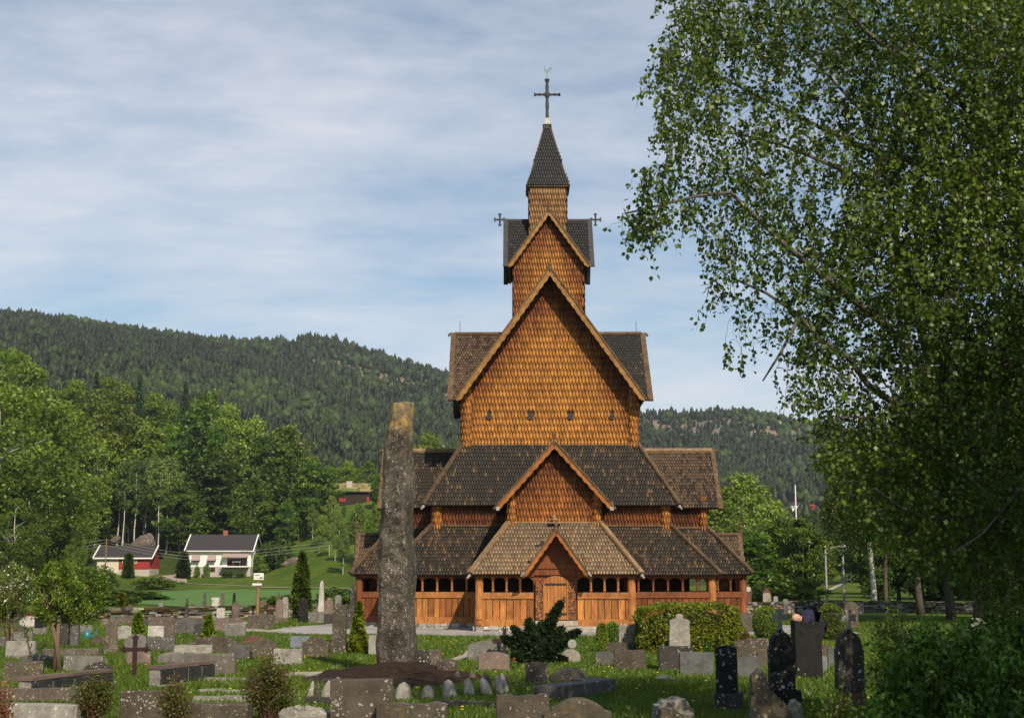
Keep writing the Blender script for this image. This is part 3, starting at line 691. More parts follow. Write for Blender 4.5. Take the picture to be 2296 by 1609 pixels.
def H(x, y):
    x = np.atleast_1d(np.asarray(x, float)); y = np.atleast_1d(np.asarray(y, float))
    D = np.maximum(y, np.hypot(x, y) * .7071); yy = np.where(y > 1, y, 1.0)
    u = np.where(y > 1, CU + F * x / yy, np.where(x > 0, 3200, -700)); u = np.clip(u, -700, 3200)
    rv = np.interp(u, RU, RV); D = np.minimum(D, 1899)
    z15 = EYE + 1500 * np.tan(TH - np.arctan((rv - CV) / F))
    # bilinear on table
    iu = np.clip(np.searchsorted(TU, u) - 1, 0, len(TU) - 2); fu = (u - TU[iu]) / (TU[iu + 1] - TU[iu])
    full = np.zeros((len(x), len(TD)))
    tab = TZ[iu] * (1 - fu)[:, None] + TZ[iu + 1] * fu[:, None]
    full[:, :14] = tab; full[:, 14] = z15; full[:, 15] = z15 * .9
    idx = np.clip(np.searchsorted(TD, D) - 1, 0, len(TD) - 2); fd = (D - TD[idx]) / (TD[idx + 1] - TD[idx])
    a = full[np.arange(len(x)), idx]; b = full[np.arange(len(x)), idx + 1]
    z = a * (1 - fd) + b * fd
    amp = np.clip((D - 230) / 500, 0, 1) * np.clip((1900 - D) / 400, .2, 1)
    z = z + amp * 3.0 * noise3(np.stack([x, y, x * 0], 1), 5, 3, .015) * np.clip(1.6 - abs(D - 1500) / 1, .35, 1)
    z = np.where(y < 0, z * np.clip(1 + y / 300, 0, 1), z)
    return z
def h1(x, y): return float(H(x, y)[0])
ang = np.concatenate([np.linspace(-180, -45, 28)[:-1], np.linspace(-45, 45, 301), np.linspace(45, 180, 28)[1:-1]])
ang = np.radians(ang); rad = np.concatenate([[0.5, 5, 10, 20, 35, 50, 65, 80, 95], np.arange(105, 420, 6), np.arange(430, 1500, 22), [1500, 1530, 1580, 1700, 1900]])
A, Rr = np.meshgrid(ang, rad); X = (Rr * np.sin(A)).ravel(); Yv = (Rr * np.cos(A)).ravel(); Z = H(X, Yv)
nA, nR = len(ang), len(rad); ii = np.arange(nR - 1)[:, None] * nA; jj = np.arange(nA)[None]; j2 = (jj + 1) % nA
Fq = np.stack([ii + jj, ii + j2, ii + nA + j2, ii + nA + jj], -1).reshape(-1, 4)
cx = X[Fq].mean(1); cy = Yv[Fq].mean(1); cD = np.maximum(cy, np.hypot(cx, cy) * .7071); cu = CU + F * cx / np.maximum(cy, 1)
grass = U((.082, .128, .016)); meadow = U((.10, .15, .022)); forest = U((.04, .062, .016)); rock = U((.19, .16, .13)); dirt = U((.09, .06, .035))
pn = noise3(np.stack([cx, cy, cx * 0], 1), 9, 3, .03)
cf = np.where((cD < 262)[:, None], grass, forest)
hl = (cD > 262) & (cD < 300) & (cu > 540) & (cu < 720); cf = np.where(hl[:, None], U((.06, .10, .018)), cf)
md = (cD >= 262) & (cD < 330) & (cu > 640) & (cu < 880); cf = np.where(md[:, None], U((.085, .14, .024)), cf)
rkn = noise3(np.stack([cx * .6, cy * 1.5, cx * 0], 1), 77, 3, .016); rk = (cD > 850) & (cD < 1480) & (rkn > .5); cf = np.where(rk[:, None], rock, cf)
cf = cf * (1 + .15 * pn)[:, None]
me = np_mesh('ground', np.stack([X, Yv, Z], 1), [Fq[:, ::-1]], [cf], True)
def m_ground():
    m, nt, b = base_mat('grass_ground', .95, .1); vec = coords(nt, (1, 1, 1), 'World')
    n = noise(nt, vec, .5, 6, .7); n2 = noise(nt, vec, 9, 4, .7)
    n3 = noise(nt, coords(nt, (1, .45, 1), 'World'), .07, 6, .65)
    c = mix(nt, attr(nt), ramp(nt, n, [(.3, (.6, .72, .6)), (.5, (1, 1, 1)), (.72, (1.45, 1.25, 1.0))]), 1, 'MULTIPLY')
    c = mix(nt, c, ramp(nt, n3, [(.32, (.62, .78, .7)), (.5, (1, 1, 1)), (.66, (1.75, 1.35, 1.1))]), 1, 'MULTIPLY')
    c = mix(nt, c, ramp(nt, n2, [(.3, (.55, .6, .5)), (.7, (1.25, 1.2, 1.1))]), .8, 'MULTIPLY')
    nt.links.new(c, b.inputs['Base Color']); bump(nt, b, n2, .8, .06); return m
M['ground'] = m_ground()
g_ = link(me, 'ground', M['ground']); tag(g_, 'green churchyard lawn rising to meadows and wooded hills', 'ground', kind='structure')
def sheet(name, pts, z, mat, label, cat, kind='structure', sub=6, follow=True):
    """flat patch from ground outline; optional terrain following"""
    bm = bmesh.new(); vs = [bm.verts.new((x, y, 0)) for x, y in pts]; bm.faces.new(vs)
    bmesh.ops.triangulate(bm, faces=bm.faces[:])
    for _ in range(sub):
        es = [e for e in bm.edges if e.calc_length() > 4]
        if not es: break
        bmesh.ops.subdivide_edges(bm, edges=es, cuts=1); bmesh.ops.triangulate(bm, faces=[f for f in bm.faces if len(f.verts) > 3])
    for v in bm.verts: v.co.z = (h1(v.co.x, v.co.y) if follow else 0) + z
    bmesh.ops.recalc_face_normals(bm, faces=bm.faces[:])
    if bm.faces[:][0].normal.z < 0: bmesh.ops.reverse_faces(bm, faces=bm.faces[:])
    me = bpy.data.meshes.new(name); bm.to_mesh(me); bm.free(); o = link(me, name, mat); return tag(o, label, cat, kind=kind)
def gp(u, v, D):   # ground outline helper from picture column + distance
    d = ray(u, 1250); return (d.x / d.y * D, D)
M['field'] = m_plain('crop_field', (.10, .185, .05), .95, .35, .2, 0, .1)
M['gravel'] = m_plain('gravel', (.36, .31, .25), .95, 25, .25, 0, .1, bmp=.5)
gpx = lambda u, D: ((u - CU) / F * D * .995, D)
sheet('crop_field', [gpx(300, 128), gpx(285, 160), gpx(330, 196), gpx(450, 214), gpx(560, 216), gpx(700, 205), gpx(900, 190), gpx(1100, 180), gpx(1100, 112), gpx(600, 108), gpx(420, 112)], .06, M['field'], 'blue-green crop field behind the churchyard wall', 'field')
sheet('gravel_drive', [gpx(335, 247), gpx(365, 256), gpx(420, 264), gpx(424, 250), gpx(424, 241), gpx(380, 244)], .10, M['gravel'], 'pale gravel drive between the red barn and the white house', 'drive')
sheet('farm_track', [gpx(424, 240), gpx(520, 234), gpx(640, 222), gpx(800, 206), gpx(1000, 192), gpx(1000, 190.5), gpx(800, 204.6), gpx(640, 220.6), gpx(520, 232.6), gpx(424, 238.5)], .10, M['gravel'], 'narrow pale track along the upper edge of the crop field', 'track')
sheet('hill_road', [gpx(1845, 222), gpx(1870, 236), gpx(1905, 250), gpx(1935, 258), gpx(1925, 252), gpx(1890, 242), gpx(1868, 226), gpx(1850, 216)], .10, M['gravel'], 'pale road curving up the slope behind the lamp posts', 'road')
def m_paving():
    m, nt, b = base_mat('slate_paving', .8); vec = coords(nt, (.55, 2.2, 1), 'World')
    e = voro(nt, vec, 1.1, 'DISTANCE_TO_EDGE'); cc = voro(nt, vec, 1.1, 'F1', 'Color'); n = noise(nt, coords(nt, (1, 1, 1), 'World'), 6)
    sep = nt.nodes.new('ShaderNodeSeparateColor'); nt.links.new(cc, sep.inputs[0])
    c = ramp(nt, sep.outputs[0], [(.1, (.30, .29, .30)), (.5, (.42, .39, .37)), (.9, (.50, .44, .40))])
    c = mix(nt, c, ramp(nt, n, [(.3, (.75, .75, .75)), (.7, (1.15, 1.12, 1.1))]), 1, 'MULTIPLY')
    c = mix(nt, (.09, .10, .05), c, ramp(nt, e, [(.015, (0, 0, 0)), (.04, (1, 1, 1))]))
    nt.links.new(c, b.inputs['Base Color']); bump(nt, b, e, .3, .02); return m
M['paving'] = m_paving()
sheet('paved_area', [(-9.5, 62), (-9.8, 55.5), (-7, 52.6), (-3.6, 51.2), (.5, 49.8), (3, 49.8), (5.5, 51.2), (8.5, 52), (13, 53.5), (13.5, 60), (11, 70), (-7.5, 70)], .012, M['paving'], 'grey flagstone paving in front of the church', 'paving', follow=False)
sheet('gravel_path', [(-12.5, 70), (-11.8, 62), (-9, 56.5), (-9.0, 55.2), (-12.2, 56.5), (-14.2, 62), (-15.5, 72)], .018, M['gravel'], 'pale gravel path at the left of the church', 'path', follow=False)
sheet('garden_path', [gpx(1048, 40), gpx(1040, 37.5), gpx(985, 33.5), gpx(930, 31.5), gpx(800, 30.6), gpx(640, 30), gpx(640, 28.4), gpx(800, 29.3), gpx(940, 30.2), gpx(1010, 33.2), gpx(1060, 37)], .018, M['gravel'], 'beige gravel path winding past the standing stone', 'path', follow=False)
sheet('gravel_path', [gpx(1048, 40), gpx(1062, 37), gpx(1120, 44), gpx(1140, 50), gpx(1100, 50), gpx(1085, 44)], .022, M['gravel'], 'gravel path leading from the lawn to the church paving', 'path', follow=False)
sheet('gravel_path', [gpx(1890, 62), gpx(2100, 61), gpx(2400, 60), gpx(2400, 58.6), gpx(2100, 59.6), gpx(1880, 60.5)], .012, M['gravel'], 'grey path across the lawn under the birches', 'path', follow=False)
# soil mound of the standing stone
M['soil'] = m_plain('dark_brown_soil', (.034, .020, .013), .95, 11, .6, 0, .1, bmp=1)
MC = (-2.30, 28.5)
gx, gy = np.meshgrid(np.linspace(-1, 1, 49), np.linspace(-1, 1, 49)); rr = np.hypot(gx, gy); k = np.where(rr > 1, 1 / np.maximum(rr, 1e-6), 1); gx = gx * k; gy = gy * k; rr = np.hypot(gx, gy)
mz = .27 * np.cos(np.clip(rr, 0, 1) * math.pi / 2) ** 1.5 + .012
P3 = np.stack([gx.ravel() * 1.72, gy.ravel() * 2.95, mz.ravel()], 1); P3[:, 2] += .02 * noise3(P3, 14, 3, 9) * (rr.ravel() < .97) + .05 * noise3(P3, 4, 3, 3) * (rr.ravel() < .95)
n = 49; q = np.array([(i * n + j, i * n + j + 1, (i + 1) * n + j + 1, (i + 1) * n + j) for i in range(n - 1) for j in range(n - 1)])
o = link(np_mesh('soil_mound', P3, [q], None, True), 'soil_mound', M['soil'], loc=(*MC, 0)); tag(o, 'brown bark mulch mound around the foot of the standing stone', 'mound', kind='structure')
def mound_z(x, y):
    r = math.hypot((x - MC[0]) / 1.72, (y - MC[1]) / 2.95); return .42 * math.cos(min(r, 1) * math.pi / 2) ** 1.5 if r < 1 else 0
# ============================================================ STONES
S = {
 'brown': m_stone('brown_lichened_stone', (.105, .085, .062), .35, 13, yellow=.35, lcol=(.36, .33, .27)),
 'brownspot': m_stone('brown_spotted_stone', (.095, .075, .055), .55, 12, lcol=(.38, .35, .31)),
 'dark': m_stone('dark_stone', (.06, .052, .045), .3, 12, streak=.3),
 'black': m_stone('black_stone', (.017, .016, .014), .12, 9, lcol=(.3, .29, .27), streak=.2),
 'blackspot': m_stone('black_spotted_stone', (.022, .022, .02), .75, 8.5, lcol=(.30, .28, .26), streak=.2),
 'grey': m_stone('grey_stone', (.20, .185, .165), .25, 12),
 'greydark': m_stone('dark_grey_granite', (.115, .105, .098), .12, 12, streak=.25),
 'smooth': m_stone('smooth_grey_granite', (.13, .13, .125), 0, 12, streak=.2),
 'light': m_stone('light_grey_stone', (.34, .31, .27), .25, 12, c2=(.19, .165, .14)),
 'white': m_stone('whitish_marble', (.52, .48, .43), .1, 12, c2=(.27, .24, .21)),
 'pink': m_stone('pinkish_granite', (.21, .150, .122), .15, 12, c2=(.13, .095, .08)),
 'granular': m_stone('granular_granite', (.155, .13, .11), .08, 12, c2=(.11, .09, .075), grain=90),
 'bluish': m_stone('bluish_slate', (.19, .21, .235), 0, 12, c2=(.15, .16, .18), streak=.2),
 'lich': m_stone('heavily_lichened_stone', (.13, .10, .08), .75, 16, lcol=(.42, .38, .34), yellow=.3),
 'panel': m_stone('black_slate_panel', (.035, .034, .036), .08, 12, lcol=(.4, .38, .33), streak=.5, c2=(.018, .017, .017)),
 'redst': m_stone('red_brown_stone', (.16, .075, .06), .1, 10),
 'rough': m_stone('rough_light_stone', (.30, .27, .23), .35, 10, c2=(.13, .115, .10), yellow=.25, lcol=(.5, .47, .4)),
}
def arc(x0, x1, z0, h, n=10, power=1.0):
    return [(x0 + (x1 - x0) * i / n, z0 + h * math.sin(math.pi * i / n) ** power) for i in range(n + 1)][::-1]
def outline(kind, w, h):
    a = w / 2; r = random.uniform
    if kind == 'slab': return [(-a, -.1), (a, -.1), (a, h - r(0, .015)), (-a, h - r(0, .015))]
    if kind == 'arch': return [(-a, -.1), (a, -.1)] + arc(-a, a, h - w * .12, w * .12)
    if kind == 'round': return [(-a, -.1), (a, -.1), (a, h - a)] + [(a * math.cos(t), h - a + a * math.sin(t)) for t in [math.pi * i / 10 for i in range(1, 10)]] + [(-a, h - a)]
    if kind == 'semi': return [(-a, -.1), (a, -.1)] + [(a * math.cos(t), (h - a * .75) + a * .75 * math.sin(t)) for t in [math.pi * i / 10 for i in range(0, 11)]]
    if kind == 'shoulder':
        s = min(.18 * w, .3 * h); return [(-a, -.1), (a, -.1), (a, h - s * 1.1), (a - s * .7, h - s)] + arc(-a + s, a - s, h - s * .55, s * .55)[0:] + [(-a + s * .7, h - s), (-a, h - s * 1.1)]
    if kind == 'point': return [(-a, -.1), (a, -.1), (a, h * .78), (0, h), (-a, h * .78)]
    if kind == 'gable': return [(-a, -.1), (a, -.1), (a, h - w * .45), (a * .55, h - w * .28), (a * .45, h - w * .06), (.0, h), (-a * .45, h - w * .06), (-a * .55, h - w * .28), (-a, h - w * .45)]
    if kind == 'steps': return [(-a, -.1), (a, -.1), (a, h * .82), (a * .7, h * .84), (a * .6, h * .95), (a * .25, h * .97), (0, h), (-a * .3, h * .96), (-a * .65, h * .95), (-a * .75, h * .85), (-a, h * .82)]
    if kind == 'scallop': return [(-a, -.1), (a, -.1), (a, h * .86), (a * .85, h * .9), (a * .72, h * .9), (a * .65, h), (-a * .35, h), (-a * .42, h * .92), (-a * .8, h * .9), (-a, h * .8)]
    if kind == 'rough': 
        n = 9; top = [(a - 2 * a * i / n, h * (1 - .12 * r(0, 1) - .25 * (abs(i / n - .5) * 2) ** 3)) for i in range(n + 1)]; return [(-a * 1.02, -.1), (a * 1.02, -.1), (a * r(.95, 1.05), h * .4)] + top + [(-a * r(.95, 1.05), h * .4)]
    if kind == 'rtop':
        n = 12; return [(-a, -.1), (a, -.1)] + [(a - 2 * a * i / n, h * (1 - .08 * r(0, 1))) for i in range(n + 1)]
    if kind == 'cap': return [(-a * .85, -.1), (a * .85, -.1), (a * .85, h * .8), (a, h * .82), (a, h * .9), (a * .6, h), (-a * .6, h), (-a, h * .9), (-a, h * .82), (-a * .85, h * .8)]
    if kind == 'diag': return [(-a, -.1), (a, -.1), (a, h * .28), (a * .45, h * .55), (-a * .1, h * .72), (-a * .35, h * .95), (-a * .6, h), (-a * .9, h * .9), (-a, h * .5)]
    if kind == 'neck': return [(-a, -.1), (a, -.1), (a, h * .33), (a * .96, h * .37), (a * .96, h * .78), (a * .6, h * .84), (a * .35, h * .86), (a * .33, h * .97), (0, h), (-a * .33, h * .97), (-a * .35, h * .86), (-a * .6, h * .84), (-a * .96, h * .78), (-a * .96, h * .37), (-a, h * .33)]
    if kind == 'tomb': return [(-a, -.1), (a, -.1), (a, h * .55), (a * .8, h * .62)] + arc(-a * .75, a * .75, h * .7, h * .3) + [(-a * .8, h * .62), (-a, h * .55)]
    raise KeyError(kind)
def solid(pts, t, mat, name, parent=None, loc=None, rz=0, lean=0, rough=0.0, bev=.012):
    b = MB(); b.prism(pts, -t / 2, t / 2, bev=bev); o = b.build(name, mat, parent, loc=loc); o.rotation_euler = (lean, random.uniform(-.012, .012), rz)
    if rough or True:
        md = o.modifiers.new('sub', 'SUBSURF'); md.subdivision_type = 'SIMPLE'; md.levels = md.render_levels = 3
        tx = bpy.data.textures.get('stone_rough') or bpy.data.textures.new('stone_rough', 'CLOUDS'); tx.noise_scale = .12; tx.noise_depth = 3
        dm = o.modifiers.new('rough', 'DISPLACE'); dm.texture = tx; dm.strength = rough or .016; dm.mid_level = .5; dm.texture_coords = 'OBJECT' if False else 'LOCAL'
    return o
GG = 'gravestones and monuments in the churchyard'
def stone(z, x0, x1, yt, yb, kind, mat, label, cat='gravestone', name=None, rz=None, base=None, t=None, rough=0, group=GG, dz=0, t_bev=.012):
    u0, vt = zd(z, x0, yt); u1, vb = zd(z, x1, yb); um = (u0 + u1) / 2
    g = on_ground(um, vb); Y = g.y
    if Y < 0 or Y > 130: Y = 60
    w = (u1 - u0) / F * Y * 1.0; top = at(um, vt, Y).z; X = at(um, (vt + vb) / 2, Y).x
    h = max(.12, top); t = t or min(.22, max(.09, w * .22))
    rz = random.uniform(-.1, .1) if rz is None else rz
    nm = name or cat.replace(' ', '_')
    if base:                                   # plinth: (x0,x1,ytop) in the same zoom
        bu0, bt = zd(z, base[0], base[2]); bu1, _ = zd(z, base[1], base[2]); zt = max(.08, at(um, bt, Y).z); bw = (bu1 - bu0) / F * Y
        r = empty(nm, (X, Y, 0), label, cat, group, rz)
        pts = [(p[0], max(p[1], 0)) for p in outline(kind, w, h - zt)]
        o = solid(pts, t, S[mat], 'headstone', r, (0, 0, zt), 0, 0, rough, t_bev)
        bm_ = S[base[3]] if len(base) > 3 else S[mat]
        solid([(-bw / 2, -.1), (bw / 2, -.1), (bw / 2, zt), (-bw / 2, zt)], t * 1.7, bm_, 'plinth', r, (((bu0 + bu1) / 2 - um) / F * Y, 0, 0), 0, 0, 0)
        return r
    o = solid(outline(kind, w, h), t, S[mat], nm, None, (X, Y, 0), rz, random.uniform(-.03, .03), rough, t_bev)
    return tag(o, label, cat, group)
def obelisk(z, x0, x1, yt, yb, mat, label, base=None, name='obelisk', fin=False):
    u0, vt = zd(z, x0, yt); u1, vb = zd(z, x1, yb); um = (u0 + u1) / 2; g = on_ground(um, vb); Y = g.y
    w = (u1 - u0) / F * Y; h = at(um, vt, Y).z; X = at(um, vb, Y).x; a = w / 2; c = a * .55
    z0 = 0; r = None
    if base:
        r = empty(name, (X, Y, 0), label, 'obelisk', GG, random.uniform(-.08, .08))
        bu0, bt = zd(z, base[0], base[2]); bu1, _ = zd(z, base[1], base[2]); z0 = at(um, bt, Y).z; bw = (bu1 - bu0) / F * Y / 2; bd = min(bw, w)
        b = MB(); b.box(-bw, bw, -bd, bd, -.1, z0, jit=.01); b.build('plinth', S[base[3] if len(base) > 3 else mat], r, loc=(((bu0 + bu1) / 2 - um) / F * Y, 0, 0))
    b = MB(); tip = min(.12, h * .1)
    vs = [(sx * q, sy * q, zz) for q, zz in ((a, z0 - (.1 if not base else 0)), (c, h - tip), (c * .12, h)) for sx, sy in ((-1, -1), (1, -1), (1, 1), (-1, 1))]
    fs = [(3, 2, 1, 0), (8, 9, 10, 11)] + [(i + k, (i + 1) % 4 + k, (i + 1) % 4 + k + 4, i + k + 4) for k in (0, 4) for i in range(4)]
    b.add(vs, fs)
    if fin: b.lathe([(.03, h - .02), (.05, h + .04), (.0, h + .1)], n=6)
    o = b.build('shaft' if base else name, S[mat], r, loc=(0, 0, 0) if base else (X, Y, 0))
    if not base: o.rotation_euler[2] = random.uniform(-.1, .1); tag(o, label, 'obelisk', GG)
    return r or o
st = stone
# --- zoom 1 (left)
st(1, 60, 305, 795, 900, 'slab', 'grey', 'low grey slab gravestone at the far left below the blossoming shrub')
st(1, 0, 265, 725, 830, 'arch', 'brown', 'dark brown low arched gravestone at the left picture edge behind a grey slab')
st(1, 60, 330, 880, 1065, 'slab', 'light', 'light grey square lichened slab left of the small tree trunk')
st(1, 330, 440, 530, 830, 'gable', 'black', 'tall black gabled monument under the left small tree', base=(320, 450, 760, 'grey'))
st(1, 205, 495, 1000, 1110, 'arch', 'smooth', 'bluish grey low curved gravestone behind the small tree trunk')
st(1, 45, 400, 1070, 1285, 'slab', 'brown', 'wide brown-grey slab with tree shadow falling across its face', rz=.12)
st(1, 610, 980, 1020, 1165, 'slab', 'grey', 'wide grey streaked slab just right of the small tree trunk')
st(1, 410, 935, 950, 1035, 'slab', 'lich', 'long low brown slab with white lichen blotches behind the wide grey streaked slab')
st(1, 800, 1060, 1080, 1175, 'tomb', 'dark', 'dark carved low headstone with curved crest behind the left grave enclosure')
st(1, 1150, 1570, 1345, 1690, 'slab', 'brownspot', 'brown foreground slab peppered with white lichen dots, left of the mossy shoots')
st(1, 50, 760, 1468, 1720, 'slab', 'light', 'broad pale grey foreground slab in the bottom left corner', t=.28)
st(1, 1000, 1108, 660, 1000, 'round', 'lich', 'tall narrow pillar stone encrusted with lichen on a block base', base=(988, 1118, 905))
st(1, 1110, 1240, 735, 868, 'arch', 'light', 'pale leaning gravestone right of the tall lichened pillar stone')
st(1, 1180, 1400, 815, 970, 'shoulder', 'grey', 'grey shouldered gravestone directly behind the rusty iron cross')
st(1, 1200, 1420, 965, 1110, 'arch', 'pink', 'small pinkish gravestone behind the foot of the rusty iron cross')
st(1, 1400, 1552, 738, 850, 'slab', 'white', 'small clean whitish slab between a thuja and a lichened pillar')
st(1, 1552, 1648, 645, 900, 'round', 'lich', 'lichen-blotched round-topped pillar right of the whitish slab')
st(1, 1385, 1650, 850, 985, 'slab', 'greydark', 'dark grey streaked slab right behind the rusty iron cross arm')
st(1, 1398, 1555, 655, 745, 'slab', 'lich', 'small brown lichened slab standing above the whitish slab')
obelisk(1, 1485, 1552, 515, 665, 'grey', 'short grey pointed obelisk with finial in front of the stone wall', fin=True)
st(1, 1188, 1250, 530, 690, 'point', 'brown', 'brown pointed stone against the far wall near two thin thujas')
st(1, 1090, 1150, 560, 690, 'round', 'lich', 'slim brown arched stone against the far wall left of the thuja')
st(1, 862, 1000, 835, 920, 'semi', 'brown', 'low rounded brown stone beside the teal watering can', rough=.03)
st(1, 740, 872, 730, 806, 'slab', 'grey', 'low grey slab behind the teal watering can')
st(1, 570, 655, 640, 945, 'slab', 'dark', 'tall dark stone behind the small tree, left of its twin', t=.2)
st(1, 668, 755, 650, 945, 'cap', 'greydark', 'tall grey ribbed stone behind the small tree, right of its twin', t=.2)
st(1, 960, 1020, 670, 745, 'slab', 'pink', 'small pink slab left of the tall lichened pillar')
st(1, 1105, 1255, 640, 735, 'rtop', 'lich', 'rugged lichened stone base in front of the far wall')
st(1, 1322, 1385, 660, 745, 'round', 'brown', 'small brown round-topped stone right of the bright thuja')
st(1, 190, 330, 660, 775, 'arch', 'white', 'whitish stone half hidden beside the black gabled monument')
st(1, 0, 60, 840, 960, 'slab', 'greydark', 'dark sliver of slab at the very left edge')
# --- zoom 2
st(2, 100, 395, 655, 808, 'arch', 'greydark', 'wide dark grey gravestone with gently arched top in front of the wall')
obelisk(2, 190, 228, 475, 690, 'dark', 'short dark obelisk left of an arched stone by the wall')
st(2, 232, 298, 530, 660, 'round', 'brown', 'brown arched stone on a lichened block by the far wall', base=(170, 300, 612, 'lich'))
obelisk(2, 355, 395, 415, 645, 'greydark', 'tall slender dark obelisk rising above the wall, first of three')
st(2, 445, 527, 470, 665, 'cap', 'white', 'ornate whitish column monument with moulded cap by the wall', base=(432, 500, 560, 'light'))
st(2, 497, 572, 565, 668, 'rtop', 'white', 'bright weathered white stone leaning on the column monument')
obelisk(2, 528, 566, 415, 655, 'lich', 'lichened grey obelisk behind the whitish column monument')
obelisk(2, 638, 676, 420, 640, 'black', 'nearly black obelisk left of a lichened round pillar')
st(2, 645, 710, 510, 718, 'round', 'lich', 'brown lichened round-topped pillar on a rough block', base=(620, 742, 662, 'lich'))
st(2, 465, 612, 660, 795, 'slab', 'pink', 'pink granite slab with grey weathered upper edge')
st(2, 578, 770, 718, 845, 'slab', 'grey', 'plain mid-grey granite slab right of the pink slab')
st(2, 285, 387, 715, 850, 'steps', 'dark', 'small dark lichened stone left of the second bright thuja')
st(2, 243, 292, 715, 808, 'slab', 'grey', 'narrow light slab partly hidden by the small dark stone')
st(2, 245, 708, 838, 1000, 'shoulder', 'brownspot', 'long dark brown low slab with stepped left corner')
st(2, 740, 950, 835, 908, 'arch', 'redst', 'low reddish brown slab behind the arched dark stone')
st(2, 810, 1068, 858, 1040, 'shoulder', 'brown', 'dark brown arched gravestone with white flowers at its left foot')
st(2, 605, 808, 908, 1062, 'arch', 'greydark', 'smooth grey gravestone beside the small grave lantern')
st(2, 103, 448, 915, 1010, 'rtop', 'light', 'long light stone with jagged rough-hewn top')
st(2, 205, 672, 998, 1205, 'slab', 'granular', 'broad grey-brown granular granite slab behind the black-panelled enclosure', t=.2)
st(2, -55, 207, 985, 1100, 'arch', 'grey', 'grey granular gravestone left of the broad granite slab')
st(2, 1038, 1300, 948, 1112, 'rtop', 'light', 'light grey rectangular gravestone alone on the lawn')
st(2, 1195, 1372, 835, 950, 'slab', 'bluish', 'bluish slate slab half behind a brown shouldered stone')
st(2, 1308, 1552, 840, 1035, 'shoulder', 'brown', 'brown shouldered gravestone right of the bluish slab')
st(2, 795, 1032, 635, 770, 'slab', 'brown', 'brown lichened block slab in front of the wall below the sign post')
st(2, 910, 966, 490, 650, 'round', 'lich', 'lichened round pillar right of the sign post')
st(2, 863, 915, 565, 650, 'slab', 'brown', 'square brown block at the foot of the sign post')
st(2, 1054, 1122, 485, 718, 'round', 'pink', 'pinkish arched twin monument, the left one of the pair', base=(1038, 1120, 668, 'lich'))
st(2, 1117, 1172, 465, 708, 'round', 'light', 'light grey arched twin monument, the right one of the pair', base=(1112, 1172, 665, 'lich'))
obelisk(2, 1062, 1086, 405, 680, 'brown', 'thin brown obelisk tip behind the pink arched stone')
st(2, 1272, 1354, 465, 715, 'point', 'black', 'black pointed monument with draped right shoulder beside the tall thuja', base=(1264, 1362, 668, 'black'))
obelisk(2, 1455, 1511, 310, 708, 'white', 'tall cream-white obelisk on a broad grey block', base=(1370, 1517, 606, 'grey'))
st(2, 1516, 1597, 470, 722, 'gable', 'pink', 'pink gabled stone on a dark block right of the white obelisk', base=(1520, 1640, 630, 'dark'))
obelisk(2, 1504, 1521, 410, 640, 'black', 'thin black obelisk hidden behind the white obelisk')
st(2, 130, 806, 1462, 1720, 'slab', 'brown', 'broad rusty brown foreground slab with a bluish top edge', t=.3)
st(2, 1105, 1545, 1490, 1720, 'rough', 'light', 'rough light boulder gravestone at the bottom edge beside the reddish bush', rough=.05, t=.3)
# --- zoom 3
st(3, 217, 340, 520, 1000, 'rtop', 'brownspot', 'tall brown stone speckled with white lichen on a square base', base=(203, 352, 893), t=.26)
st(3, 228, 290, 445, 900, 'semi', 'grey', 'grey rounded stone peeking over the tall speckled stone')
obelisk(3, 372, 416, 318, 770, 'dark', 'tall dark speckled obelisk beside the bright thuja near the church', base=(340, 418, 578, 'dark'))
st(3, 553, 642, 825, 1015, 'slab', 'light', 'narrow light grey slab half hidden behind the standing stone', rz=.0)
st(3, 205, 776, 1230, 1730, 'slab', 'brownspot', 'large dark brown foreground slab densely dotted with lichen, left of centre', t=.24)
st(3, 640, 1280, 1455, 1745, 'rtop', 'brown', 'long brown foreground slab with chipped lichened top right', t=.25)
st(3, 1200, 1394, 1045, 1222, 'arch', 'brownspot', 'dark brown arched stone just right of the standing stone mound')
st(3, 1010, 1122, 960, 1175, 'slab', 'dark', 'dark half of a split slab directly right of the standing stone')
st(3, 1124, 1237, 960, 1168, 'slab', 'lich', 'brown lichened half of the split slab right of the standing stone')
# --- zoom 4
st(4, -65, 350, 788, 1000, 'arch', 'grey', 'weathered grey arched stone behind the pinkish granite stone')
st(4, 45, 370, 906, 1105, 'arch', 'pink', 'pinkish brown granite gravestone with curved top left of the dark juniper')
st(4, 548, 768, 1012, 1248, 'arch', 'dark', 'dark arched stone standing in front of the dark juniper')
st(4, 925, 1117, 880, 1025, 'semi', 'light', 'light round-topped stone right of the dark juniper')
st(4, 1283, 1480, 903, 1045, 'arch', 'greydark', 'low bluish grey stone left of the spotted stone cluster')
st(4, 240, 782, 1350, 1720, 'rtop', 'brownspot', 'brown lichened foreground slab with ragged top, left of the disc-marked stone', t=.26)
st(4, 742, 1440, 1395, 1740, 'tomb', 'brown', 'broad foreground stone with curved crest and a round pale lichen disc', t=.3)
st(4, 520, 600, 795, 905, 'slab', 'greydark', 'small grey stone just visible through the juniper')
